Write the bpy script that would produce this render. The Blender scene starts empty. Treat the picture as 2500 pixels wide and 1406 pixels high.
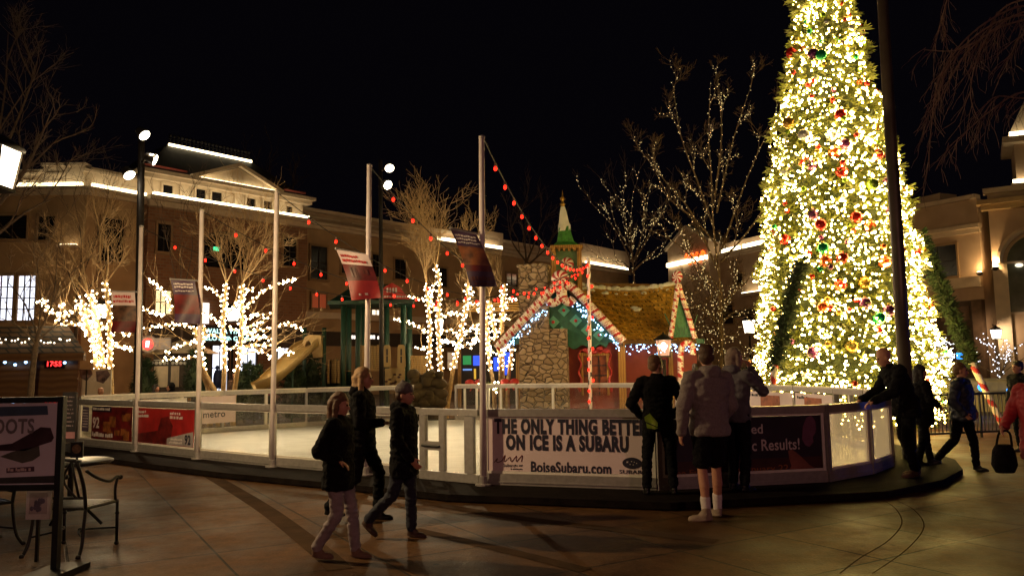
import bpy, math, random
import numpy as np
from mathutils import Vector, Matrix
R = math.radians
SC = bpy.context.scene
COL = SC.collection
# ------------------------------------------------------------------ camera
FPX = 1900.0; CX, CY = 1250.0, 703.0; HC = 1.69
TILT = math.atan(193 / FPX); ROLL = 0.015
_f = np.array([0, math.cos(TILT), math.sin(TILT)])
_r0 = np.array([1.0, 0, 0]); _u0 = np.array([0, -math.sin(TILT), math.cos(TILT)])
_r = _r0 * math.cos(ROLL) - _u0 * math.sin(ROLL)
_u = _u0 * math.cos(ROLL) + _r0 * math.sin(ROLL)
EYE = np.array([0, 0, HC])
cam = bpy.data.cameras.new('camera'); camo = bpy.data.objects.new('camera', cam); COL.objects.link(camo)
camo.matrix_world = Matrix(((_r[0], _u[0], -_f[0], 0), (_r[1], _u[1], -_f[1], 0), (_r[2], _u[2], -_f[2], HC), (0, 0, 0, 1)))
cam.sensor_fit = 'HORIZONTAL'; cam.sensor_width = 36.0; cam.lens = 36.0 * FPX / 2500.0
cam.clip_start = 0.05; cam.clip_end = 600
SC.camera = camo
# ------------------------------------------------------------------ night sky
W = bpy.data.worlds.new('World'); SC.world = W; W.use_nodes = True
_nt = W.node_tree; _bg = _nt.nodes['Background']
_sky = _nt.nodes.new('ShaderNodeTexSky'); _sky.sky_type = 'NISHITA'; _sky.sun_disc = False
_sky.sun_elevation = R(-7); _sky.sun_rotation = R(200)
_mx = _nt.nodes.new('ShaderNodeMixRGB'); _mx.blend_type = 'ADD'; _mx.inputs[0].default_value = 1.0
_mx.inputs[2].default_value = (0.0135, 0.0105, 0.0190, 1)
_nt.links.new(_sky.outputs[0], _mx.inputs[1]); _nt.links.new(_mx.outputs[0], _bg.inputs[0])
_bg.inputs[1].default_value = 0.10
# ------------------------------------------------------------------ exposure / renderer
SC.view_settings.view_transform = 'Standard'; SC.view_settings.look = 'None'
SC.view_settings.exposure = 0.0; SC.view_settings.gamma = 1.0
try:
    SC.cycles.use_denoising = True
    SC.cycles.sample_clamp_indirect = 4.0
    SC.cycles.max_bounces = 6; SC.cycles.diffuse_bounces = 2; SC.cycles.glossy_bounces = 3
    SC.cycles.transparent_max_bounces = 24; SC.cycles.transmission_bounces = 4
    SC.cycles.caustics_reflective = False; SC.cycles.caustics_refractive = False
    SC.cycles.use_light_tree = True
except Exception:
    pass

# ------------------------------------------------------------------ where a sight line meets a depth / level
def ray(px, py): return _f + _r * (px - CX) / FPX + _u * (CY - py) / FPX
def at(px, py, Y):
    d = ray(px, py); return EYE + d * (Y / d[1])
def atz(px, py, z):
    d = ray(px, py); return EYE + d * ((z - HC) / d[2])
V = lambda *a: np.array(a, float)
def nrm(v):
    v = np.asarray(v, float); l = np.linalg.norm(v); return v / l if l > 1e-9 else v

# ------------------------------------------------------------------ materials
_M = {}
def mat(name, col, rough=.6, metal=0., var=.18, scale=6., bump=0., bscale=40., coat=0., spec=.5):
    if name in _M: return _M[name]
    m = bpy.data.materials.new(name); m.use_nodes = True; nt = m.node_tree; b = nt.nodes['Principled BSDF']
    b.inputs['Roughness'].default_value = rough; b.inputs['Metallic'].default_value = metal
    b.inputs['Coat Weight'].default_value = coat; b.inputs['Specular IOR Level'].default_value = spec
    tc = nt.nodes.new('ShaderNodeTexCoord')
    n = nt.nodes.new('ShaderNodeTexNoise'); n.inputs['Scale'].default_value = scale; n.inputs['Detail'].default_value = 5
    nt.links.new(tc.outputs['Object'], n.inputs['Vector'])
    cr = nt.nodes.new('ShaderNodeValToRGB')
    cr.color_ramp.elements[0].position = .3; cr.color_ramp.elements[1].position = .7
    cr.color_ramp.elements[0].color = tuple(c * (1 - var) for c in col) + (1,)
    cr.color_ramp.elements[1].color = tuple(min(1, c * (1 + var)) for c in col) + (1,)
    nt.links.new(n.outputs['Fac'], cr.inputs[0]); nt.links.new(cr.outputs[0], b.inputs['Base Color'])
    if bump:
        n2 = nt.nodes.new('ShaderNodeTexNoise'); n2.inputs['Scale'].default_value = bscale; n2.inputs['Detail'].default_value = 4
        bp = nt.nodes.new('ShaderNodeBump'); bp.inputs['Strength'].default_value = bump; bp.inputs['Distance'].default_value = .02
        nt.links.new(tc.outputs['Object'], n2.inputs['Vector']); nt.links.new(n2.outputs['Fac'], bp.inputs['Height'])
        nt.links.new(bp.outputs[0], b.inputs['Normal'])
    _M[name] = m; return m
def emat(name, col, s):
    if name in _M: return _M[name]
    m = bpy.data.materials.new(name); m.use_nodes = True; nt = m.node_tree; b = nt.nodes['Principled BSDF']
    b.inputs['Base Color'].default_value = tuple(col) + (1,); b.inputs['Roughness'].default_value = .4
    b.inputs['Emission Color'].default_value = tuple(col) + (1,); b.inputs['Emission Strength'].default_value = s
    _M[name] = m; return m
def wood(name, c1, c2, scale=3., axis='Z', rough=.55):
    m = mat(name, c1, rough); nt = m.node_tree; b = nt.nodes['Principled BSDF']
    tc = nt.nodes.new('ShaderNodeTexCoord'); w = nt.nodes.new('ShaderNodeTexWave'); w.bands_direction = axis
    w.inputs['Scale'].default_value = scale; w.inputs['Distortion'].default_value = 3; w.inputs['Detail'].default_value = 3
    cr = nt.nodes.new('ShaderNodeValToRGB'); cr.color_ramp.elements[0].color = tuple(c1) + (1,); cr.color_ramp.elements[1].color = tuple(c2) + (1,)
    nt.links.new(tc.outputs['Object'], w.inputs['Vector']); nt.links.new(w.outputs['Fac'], cr.inputs[0]); nt.links.new(cr.outputs[0], b.inputs['Base Color'])
    return m
def glass_mat(name, tint, refl=.12, rough=.03, film=0.):
    m = bpy.data.materials.new(name); m.use_nodes = True; nt = m.node_tree; nt.nodes.clear()
    o = nt.nodes.new('ShaderNodeOutputMaterial'); t = nt.nodes.new('ShaderNodeBsdfTransparent'); t.inputs[0].default_value = tuple(tint) + (1,)
    g = nt.nodes.new('ShaderNodeBsdfGlossy'); g.inputs['Roughness'].default_value = rough; g.inputs['Color'].default_value = (.9, .9, .9, 1)
    lw = nt.nodes.new('ShaderNodeLayerWeight'); pw = nt.nodes.new('ShaderNodeMath'); pw.operation = 'POWER'; pw.inputs[1].default_value = 3.5
    fr = nt.nodes.new('ShaderNodeMath'); fr.operation = 'MULTIPLY_ADD'; fr.inputs[1].default_value = .45; fr.inputs[2].default_value = .03
    nt.links.new(lw.outputs['Facing'], pw.inputs[0]); nt.links.new(pw.outputs[0], fr.inputs[0])
    mx = nt.nodes.new('ShaderNodeMixShader'); nt.links.new(fr.outputs[0], mx.inputs[0]); nt.links.new(t.outputs[0], mx.inputs[1]); nt.links.new(g.outputs[0], mx.inputs[2])
    last = mx
    if film > .2:
        tl = nt.nodes.new('ShaderNodeBsdfTranslucent'); tl.inputs[0].default_value = (.85, .80, .72, 1); m3 = nt.nodes.new('ShaderNodeMixShader'); m3.inputs[0].default_value = film * .8; nt.links.new(mx.outputs[0], m3.inputs[1]); nt.links.new(tl.outputs[0], m3.inputs[2]); mx = m3; last = mx; film = .08
    if film:
        d = nt.nodes.new('ShaderNodeBsdfDiffuse'); d.inputs[0].default_value = (.7, .66, .62, 1)
        n = nt.nodes.new('ShaderNodeTexNoise'); n.inputs['Scale'].default_value = 2.5; n.inputs['Detail'].default_value = 8
        mr = nt.nodes.new('ShaderNodeMapRange'); mr.inputs[1].default_value = .35; mr.inputs[2].default_value = .75; mr.inputs[3].default_value = film * .4; mr.inputs[4].default_value = film * 1.6
        tc = nt.nodes.new('ShaderNodeTexCoord'); nt.links.new(tc.outputs['Object'], n.inputs['Vector']); nt.links.new(n.outputs['Fac'], mr.inputs[0])
        m2 = nt.nodes.new('ShaderNodeMixShader'); nt.links.new(mr.outputs[0], m2.inputs[0]); nt.links.new(mx.outputs[0], m2.inputs[1]); nt.links.new(d.outputs[0], m2.inputs[2]); last = m2
    nt.links.new(last.outputs[0], o.inputs[0]); _M[name] = m; return m
def brick_mat(name, c1, c2, mortar, sx=.5, rough=.8, size=.02, bw=.5, rh=.25, axes='XZ'):
    m = mat(name, c1, rough); nt = m.node_tree; b = nt.nodes['Principled BSDF']
    tc = nt.nodes.new('ShaderNodeTexCoord'); sep = nt.nodes.new('ShaderNodeSeparateXYZ'); cb = nt.nodes.new('ShaderNodeCombineXYZ')
    br = nt.nodes.new('ShaderNodeTexBrick'); br.inputs['Color1'].default_value = tuple(c1) + (1,); br.inputs['Color2'].default_value = tuple(c2) + (1,)
    br.inputs['Mortar'].default_value = tuple(mortar) + (1,); br.inputs['Scale'].default_value = sx; br.inputs['Mortar Size'].default_value = size
    br.inputs['Brick Width'].default_value = bw; br.inputs['Row Height'].default_value = rh
    nt.links.new(tc.outputs['Object'], sep.inputs[0])
    ad = nt.nodes.new('ShaderNodeMath'); ad.operation = 'ADD'
    nt.links.new(sep.outputs['X'], ad.inputs[0]); nt.links.new(sep.outputs['Y'], ad.inputs[1])
    nt.links.new(ad.outputs[0], cb.inputs[0]); nt.links.new(sep.outputs['Z'], cb.inputs[1]); nt.links.new(cb.outputs[0], br.inputs['Vector'])
    nt.links.new(br.outputs[0], b.inputs['Base Color'])
    return m
def stone_mat(name, c1, c2, mortar, scale=2.6, edge=.045, metric='CHEBYCHEV', bumpd=.06):
    m = mat(name, c1, .85); nt = m.node_tree; b = nt.nodes['Principled BSDF']
    tc = nt.nodes.new('ShaderNodeTexCoord')
    mp = nt.nodes.new('ShaderNodeMapping'); mp.inputs['Scale'].default_value = (1, 1, 1.35)
    ns = nt.nodes.new('ShaderNodeTexNoise'); ns.inputs['Scale'].default_value = 1.7
    va = nt.nodes.new('ShaderNodeVectorMath'); va.operation = 'MULTIPLY_ADD'; va.inputs[1].default_value = (.25, .25, .25)
    nt.links.new(tc.outputs['Object'], mp.inputs[0]); nt.links.new(tc.outputs['Object'], ns.inputs['Vector'])
    nt.links.new(ns.outputs['Color'], va.inputs[0]); nt.links.new(mp.outputs[0], va.inputs[2])
    v1 = nt.nodes.new('ShaderNodeTexVoronoi'); v1.feature = 'DISTANCE_TO_EDGE'; v1.inputs['Scale'].default_value = scale
    v2 = nt.nodes.new('ShaderNodeTexVoronoi'); v2.feature = 'F1'; v2.inputs['Scale'].default_value = scale
    for v in (v1, v2): nt.links.new(va.outputs[0], v.inputs['Vector'])
    sp = nt.nodes.new('ShaderNodeSeparateColor'); nt.links.new(v2.outputs['Color'], sp.inputs[0])
    cr = nt.nodes.new('ShaderNodeValToRGB'); cr.color_ramp.elements[0].color = tuple(c1) + (1,); cr.color_ramp.elements[1].color = tuple(c2) + (1,)
    nt.links.new(sp.outputs[0], cr.inputs[0])
    mr = nt.nodes.new('ShaderNodeMapRange'); mr.inputs[1].default_value = edge * .4; mr.inputs[2].default_value = edge
    nt.links.new(v1.outputs['Distance'], mr.inputs[0])
    mx = nt.nodes.new('ShaderNodeMixRGB'); mx.inputs[1].default_value = tuple(mortar) + (1,)
    nt.links.new(mr.outputs[0], mx.inputs[0]); nt.links.new(cr.outputs[0], mx.inputs[2]); nt.links.new(mx.outputs[0], b.inputs['Base Color'])
    bp = nt.nodes.new('ShaderNodeBump'); bp.inputs['Strength'].default_value = .9; bp.inputs['Distance'].default_value = bumpd
    m3 = nt.nodes.new('ShaderNodeMapRange'); m3.inputs[1].default_value = 0; m3.inputs[2].default_value = .16
    nt.links.new(v1.outputs['Distance'], m3.inputs[0]); nt.links.new(m3.outputs[0], bp.inputs['Height']); nt.links.new(bp.outputs[0], b.inputs['Normal'])
    return m

# ------------------------------------------------------------------ mesh builder: world-coordinate shapes into ONE mesh object
ORG = {}
_ICO = None
def _ico():
    t = (1 + 5 ** .5) / 2
    v = np.array([(-1, t, 0), (1, t, 0), (-1, -t, 0), (1, -t, 0), (0, -1, t), (0, 1, t), (0, -1, -t), (0, 1, -t), (t, 0, -1), (t, 0, 1), (-t, 0, -1), (-t, 0, 1)], float)
    v /= np.linalg.norm(v[0])
    f = [(0, 11, 5), (0, 5, 1), (0, 1, 7), (0, 7, 10), (0, 10, 11), (1, 5, 9), (5, 11, 4), (11, 10, 2), (10, 7, 6), (7, 1, 8), (3, 9, 4), (3, 4, 2), (3, 2, 6), (3, 6, 8), (3, 8, 9), (4, 9, 5), (2, 4, 11), (6, 2, 10), (8, 6, 7), (9, 8, 1)]
    return v, f
ICO_V, ICO_F = _ico()
OCT_V = np.array([(1, 0, 0), (-1, 0, 0), (0, 1, 0), (0, -1, 0), (0, 0, 1), (0, 0, -1)], float)
OCT_F = [(0, 2, 4), (2, 1, 4), (1, 3, 4), (3, 0, 4), (2, 0, 5), (1, 2, 5), (3, 1, 5), (0, 3, 5)]
class MB:
    def __init__(s): s.v = []; s.f = []; s.m = []; s.cur = 0
    def mi(s, i): s.cur = i; return s
    def add(s, vs, fs, m=None):
        o = len(s.v); s.v += [tuple(map(float, q)) for q in vs]; s.f += [tuple(o + i for i in f) for f in fs]
        s.m += [s.cur if m is None else m] * len(fs); return s
    def box(s, x0, x1, y0, y1, z0, z1):
        return s.add([(x0, y0, z0), (x1, y0, z0), (x1, y1, z0), (x0, y1, z0), (x0, y0, z1), (x1, y0, z1), (x1, y1, z1), (x0, y1, z1)],
                     [(0, 3, 2, 1), (4, 5, 6, 7), (0, 1, 5, 4), (1, 2, 6, 5), (2, 3, 7, 6), (3, 0, 4, 7)])
    def obox(s, c, ax, ay, az):
        c, ax, ay, az = map(lambda q: np.asarray(q, float), (c, ax, ay, az))
        vs = [c + sx * ax + sy * ay + sz * az for sz in (-1, 1) for sx, sy in ((-1, -1), (1, -1), (1, 1), (-1, 1))]
        fs = [(0, 3, 2, 1), (4, 5, 6, 7), (0, 1, 5, 4), (1, 2, 6, 5), (2, 3, 7, 6), (3, 0, 4, 7)]
        if np.dot(np.cross(ax, ay), az) < 0: fs = [tuple(reversed(f)) for f in fs]
        return s.add(vs, fs)
    def bar(s, p, q, w, h=None, up=(0, 0, 1)):
        p, q = np.asarray(p, float), np.asarray(q, float); d = q - p; u = nrm(d); h = w if h is None else h
        side = np.cross(u, up)
        if np.linalg.norm(side) < 1e-3: side = np.cross(u, (0, 1, 0))
        side = nrm(side); up2 = np.cross(side, u)
        return s.obox((p + q) / 2, d / 2, side * w / 2, up2 * h / 2)
    def tube(s, pts, rad, n=8, cap=True, stripe=None, flat=1.0):
        pts = [np.asarray(p, float) for p in pts]; k = len(pts)
        if np.isscalar(rad): rad = [rad] * k
        t0 = nrm(pts[1] - pts[0]); a = np.cross(t0, (0, 0, 1))
        if np.linalg.norm(a) < 1e-2: a = np.cross(t0, (0, 1, 0))
        a = nrm(a); o = len(s.v); acc = 0; S = []
        for i, p in enumerate(pts):
            t = nrm(pts[min(i + 1, k - 1)] - pts[max(i - 1, 0)]); a = nrm(a - t * np.dot(a, t)); b = np.cross(t, a)
            if i: acc += np.linalg.norm(p - pts[i - 1])
            S.append(acc)
            for j in range(n):
                th = 2 * math.pi * j / n; s.v.append(tuple(p + (a * math.cos(th) + b * math.sin(th) * flat) * rad[i]))
        for i in range(k - 1):
            for j in range(n):
                s.f.append((o + i * n + j, o + i * n + (j + 1) % n, o + (i + 1) * n + (j + 1) % n, o + (i + 1) * n + j))
                s.m.append(s.cur if stripe is None else stripe((S[i] + S[i + 1]) / 2, (j + .5) / n))
        if cap:
            s.f.append(tuple(o + j for j in reversed(range(n)))); s.f.append(tuple(o + (k - 1) * n + j for j in range(n))); s.m += [s.cur] * 2
        return s
    def cyl(s, p, q, r0, r1=None, n=12): return s.tube([p, q], [r0, r0 if r1 is None else r1], n)
    def lathe(s, c, prof, n=16, ax=(0, 0, 1)):
        ax = nrm(ax); a = np.cross(ax, (0, 1, 0))
        if np.linalg.norm(a) < 1e-2: a = np.cross(ax, (1, 0, 0))
        a = nrm(a); b = np.cross(ax, a); o = len(s.v); c = np.asarray(c, float)
        for r, z in prof:
            for j in range(n):
                th = 2 * math.pi * j / n; s.v.append(tuple(c + ax * z + (a * math.cos(th) + b * math.sin(th)) * r))
        k = len(prof)
        for i in range(k - 1):
            for j in range(n):
                s.f.append((o + i * n + j, o + i * n + (j + 1) % n, o + (i + 1) * n + (j + 1) % n, o + (i + 1) * n + j)); s.m.append(s.cur)
        s.f.append(tuple(o + j for j in reversed(range(n)))); s.f.append(tuple(o + (k - 1) * n + j for j in range(n))); s.m += [s.cur] * 2
        return s
    def ball(s, c, r, seg=12, rings=8, sc=(1, 1, 1)):
        c = np.asarray(c, float); o = len(s.v)
        prof = [(math.sin(math.pi * i / rings), -math.cos(math.pi * i / rings)) for i in range(1, rings)]
        s.v.append(tuple(c - V(0, 0, r * sc[2])))
        for q, z in prof:
            for j in range(seg):
                th = 2 * math.pi * j / seg; s.v.append(tuple(c + V(q * math.cos(th) * sc[0], q * math.sin(th) * sc[1], z * sc[2]) * r))
        s.v.append(tuple(c + V(0, 0, r * sc[2]))); L = len(prof)
        for j in range(seg):
            s.f.append((o, o + 1 + (j + 1) % seg, o + 1 + j)); s.m.append(s.cur)
            for i in range(L - 1):
                s.f.append((o + 1 + i * seg + j, o + 1 + i * seg + (j + 1) % seg, o + 1 + (i + 1) * seg + (j + 1) % seg, o + 1 + (i + 1) * seg + j)); s.m.append(s.cur)
            s.f.append((o + 1 + (L - 1) * seg + j, o + 1 + (L - 1) * seg + (j + 1) % seg, o + 1 + L * seg)); s.m.append(s.cur)
        return s
    def ico(s, c, r, sc=(1, 1, 1)): return s.add(np.asarray(c) + ICO_V * r * np.array(sc), ICO_F)
    def octa(s, c, r): return s.add(np.asarray(c) + OCT_V * r, OCT_F)
    def prism(s, poly, off):
        poly = [np.asarray(p, float) for p in poly]; off = np.asarray(off, float); n = len(poly)
        nn = sum((np.cross(poly[i] - poly[0], poly[i + 1] - poly[0]) for i in range(1, n - 1)), V(0, 0, 0))
        if np.dot(nn, off) > 0: poly = poly[::-1]
        return s.add(poly + [p + off for p in poly], [tuple(range(n)), tuple(reversed(range(n, 2 * n)))] + [((i + 1) % n, i, n + i, n + (i + 1) % n) for i in range(n)])
    def wbox(s, w, u0, u1, z0, z1, n0, n1):
        a = w.p(u0, 0, n0); b = w.p(u1, 0, n0); d = w.n * (n1 - n0)
        vs = [a + V(0, 0, z0), b + V(0, 0, z0), b + d + V(0, 0, z0), a + d + V(0, 0, z0), a + V(0, 0, z1), b + V(0, 0, z1), b + d + V(0, 0, z1), a + d + V(0, 0, z1)]
        fs = [(0, 3, 2, 1), (4, 5, 6, 7), (0, 1, 5, 4), (1, 2, 6, 5), (2, 3, 7, 6), (3, 0, 4, 7)]
        if np.cross(b - a, d)[2] < 0: fs = [tuple(reversed(f)) for f in fs]
        return s.add(vs, fs)
    def build(s, name, mats, parent=None, smooth=False, origin=None, link=True):
        vs = np.array(s.v, float).reshape(-1, 3)
        if parent is not None: org = ORG[parent.name]
        elif origin is not None: org = np.asarray(origin, float)
        else:
            lo, hi = vs.min(0), vs.max(0); org = V((lo[0] + hi[0]) / 2, (lo[1] + hi[1]) / 2, lo[2])
        me = bpy.data.meshes.new(name); me.from_pydata((vs - org).tolist(), [], s.f)
        if not isinstance(mats, (list, tuple)): mats = [mats]
        for m in mats: me.materials.append(m)
        if len(mats) > 1: me.polygons.foreach_set('material_index', s.m)
        if smooth: me.polygons.foreach_set('use_smooth', [True] * len(s.f))
        me.update()
        o = bpy.data.objects.new(name, me); COL.objects.link(o)
        if parent is None: o.location = org
        else: o.parent = parent
        ORG[o.name] = org; return o
def tag(o, label=None, cat=None, group=None, kind=None):
    if label: o['label'] = label
    if cat: o['category'] = cat
    if group: o['group'] = group
    if kind: o['kind'] = kind
    return o
def thing(name, loc, label, cat, group=None):
    o = bpy.data.objects.new(name, None); COL.objects.link(o); o.empty_display_size = .2
    o.location = loc; ORG[o.name] = np.asarray(loc, float); return tag(o, label, cat, group)
def copy_tree(o, loc, rz=0., label=None, parent=None):
    c = o.copy(); COL.objects.link(c)
    if parent is None:
        c.location = loc; c.rotation_euler = (0, 0, rz)
        if label: c['label'] = label
    else: c.parent = parent
    for ch in list(o.children): copy_tree(ch, None, 0, None, c)
    return c
def cloud(name, centers, r, m, parent=None, octa=True, stuff=True, elong=None):
    bv, bf = (OCT_V, OCT_F) if octa else (ICO_V, ICO_F)
    c = np.asarray(centers, float); nb = len(bv); rr = np.asarray(r, float).reshape(-1, 1, 1) if not np.isscalar(r) else r
    vs = (c[:, None, :] + bv[None] * rr).reshape(-1, 3); fa = np.array(bf)
    fs = (fa[None] + (np.arange(len(c)) * nb)[:, None, None]).reshape(-1, 3)
    b = MB(); b.v = [tuple(q) for q in vs]; b.f = [tuple(int(i) for i in q) for q in fs]; b.m = [0] * len(fs)
    o = b.build(name, m, parent, smooth=True)
    if stuff: o['kind'] = 'stuff'
    return o
class Wall:
    """a vertical plane through two plan points; n points to the camera side"""
    def __init__(s, P0, P1):
        s.a = V(P0[0], P0[1], 0); s.b = V(P1[0], P1[1], 0); s.L = np.linalg.norm(s.b - s.a); s.d = (s.b - s.a) / s.L
        n = V(s.d[1], -s.d[0], 0)
        if np.dot(n, -s.a) < 0: n = -n
        s.n = n
    def p(s, u, z, off=0.): return s.a + s.d * u + s.n * off + V(0, 0, z)
    def uv(s, px, py, off=0.):
        d = ray(px, py); a = s.a + s.n * off; t = np.dot(a - EYE, s.n) / np.dot(d, s.n); q = EYE + d * t
        return float(np.dot(q - s.a, s.d)), float(q[2])
    def rect(s, x0, y0, x1, y1, off=0.):
        u0, za = s.uv(x0, (y0 + y1) / 2, off); u1, _ = s.uv(x1, (y0 + y1) / 2, off); xm = (x0 + x1) / 2
        return u0, u1, s.uv(xm, y1, off)[1], s.uv(xm, y0, off)[1]
def text(parent, name, body, m, o, right, up, h, width=None, depth=.004, bold=.0, align='LEFT', shear=0.):
    """flat lettering standing on a surface: o = lower-left corner (or centre), h = capital height"""
    cu = bpy.data.curves.new('lettering', 'FONT'); cu.body = body; cu.extrude = 0.0; cu.offset = bold; cu.align_x = 'LEFT'; cu.resolution_u = 3; cu.shear = shear; cu.space_character = 1.0 + bold * 2.2
    ob = bpy.data.objects.new('lettering', cu); COL.objects.link(ob)
    dg = bpy.context.evaluated_depsgraph_get(); me = bpy.data.meshes.new_from_object(ob.evaluated_get(dg))
    bpy.data.objects.remove(ob); bpy.data.curves.remove(cu)
    n = len(me.vertices); co = np.empty(n * 3); me.vertices.foreach_get('co', co); co = co.reshape(-1, 3)
    fs = [tuple(p.vertices) for p in me.polygons]; bpy.data.meshes.remove(me)
    co[:, 1] *= h / .70
    x0, x1 = co[:, 0].min(), co[:, 0].max(); co[:, 0] -= x0
    sx = (width / (x1 - x0)) if width else h / .70
    co[:, 0] *= sx
    if align == 'CENTER': co[:, 0] -= (x1 - x0) * sx / 2
    right = nrm(right); up = nrm(up); nn = np.cross(right, up); o = np.asarray(o, float)
    P = o + co[:, :1] * right + co[:, 1:2] * up + nn * depth
    b = MB(); b.add(P, fs); return b.build(name, m, parent)
def point(parent, loc, power, col, rad=.06, name='lamp_light'):
    l = bpy.data.lights.new(name, 'POINT'); l.energy = power; l.color = col; l.shadow_soft_size = rad
    o = bpy.data.objects.new(name, l); COL.objects.link(o); o.parent = parent; o.location = np.asarray(loc) - ORG[parent.name]; return o
def spot(parent, loc, target, power, col, ang=100, blend=.6, rad=.08, name='lamp_light'):
    l = bpy.data.lights.new(name, 'SPOT'); l.energy = power; l.color = col; l.shadow_soft_size = rad; l.spot_size = R(ang); l.spot_blend = blend
    o = bpy.data.objects.new(name, l); COL.objects.link(o); o.parent = parent; o.location = np.asarray(loc) - ORG[parent.name]
    o.rotation_euler = Vector(np.asarray(target, float) - np.asarray(loc, float)).to_track_quat('-Z', 'Y').to_euler(); return o
def smoothline(pts, k=6):
    P = [np.asarray(p, float) for p in pts]; out = []
    for i in range(len(P) - 1):
        p0 = P[max(i - 1, 0)]; p1 = P[i]; p2 = P[i + 1]; p3 = P[min(i + 2, len(P) - 1)]
        for j in range(k):
            t = j / k; out.append(.5 * ((2 * p1) + (-p0 + p2) * t + (2 * p0 - 5 * p1 + 4 * p2 - p3) * t * t + (-p0 + 3 * p1 - 3 * p2 + p3) * t ** 3))
    out.append(P[-1]); return out
# ================================================================== shared materials
ALU = mat('brushed_aluminium', (.42, .39, .38), .38, .55, .12, 14)
WHITE = mat('white_paint', (.72, .68, .62), .5, 0, .08, 9)
BLACKM = mat('black_iron', (.012, .011, .011), .38, .3, .3, 20)
DARKP = mat('dark_bronze_paint', (.035, .028, .024), .45, .4, .25, 8)
CLOTHBK = mat('black_cloth', (.0055, .005, .006), .95, 0, .5, 12, .9, 34, spec=.12)
RED = mat('red_vinyl', (.30, .014, .014), .5, 0, .25, 4)
DRED = mat('dark_red_print', (.11, .008, .008), .5, 0, .55, 5)
PURP = mat('purple_print', (.05, .022, .055), .5, 0, .35, 5)
DPURP = mat('dark_purple_print', (.016, .008, .022), .45, 0, .4, 4)
CREAM = mat('cream_paint', (.62, .5, .34), .6, 0, .1, 7)
SKIN = mat('skin', (.44, .21, .13), .55, 0, .1, 30)
INK = mat('navy_ink', (.012, .010, .03), .6, 0, .1, 9)
PALETXT = mat('pale_lettering', (.6, .52, .52), .6, 0, .08, 9)
BANNERW = mat('white_banner_vinyl', (.70, .56, .58), .42, 0, .05, 3)
WARM = emat('warm_white_bulb', (1.0, .69, .20), 50.0)
BIRCHB = emat('warm_white_tree_bulb', (1.0, .80, .48), 44.0)
FAINTB = emat('small_clear_bulb', (1.0, .74, .32), 2.0)
REDB = emat('red_bulb', (1.0, .013, .005), 4.5)
ICEB = emat('cool_white_bulb', (.36, .64, 1.0), 6.0)
STRIP = emat('warm_light_strip', (1.0, .80, .46), 7.0)
PANE_DK = mat('dark_window_glass', (.012, .011, .012), .12, 0, .3, 3)
PANE_LIT = emat('lit_window', (1.0, .86, .62), 1.6)
GLASS = glass_mat('rink_glass', (.95, .95, .92), film=.025)
GREENP = mat('green_paint', (.012, .044, .027), .5, 0, .2, 8)
GOLDW = wood('golden_wood', (.42, .22, .045), (.26, .12, .02), 4, 'X')
BARK = mat('grey_bark', (.16, .11, .07), .9, 0, .35, 14, .5, 60)
BIRCH = mat('pale_birch_bark', (.50, .33, .15), .8, 0, .3, 10, .4, 40)
TWIG = mat('pale_twig', (.55, .38, .20), .85, 0, .25, 12)
DTWIG = mat('dark_twig', (.10, .065, .045), .9, 0, .3, 12)

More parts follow.
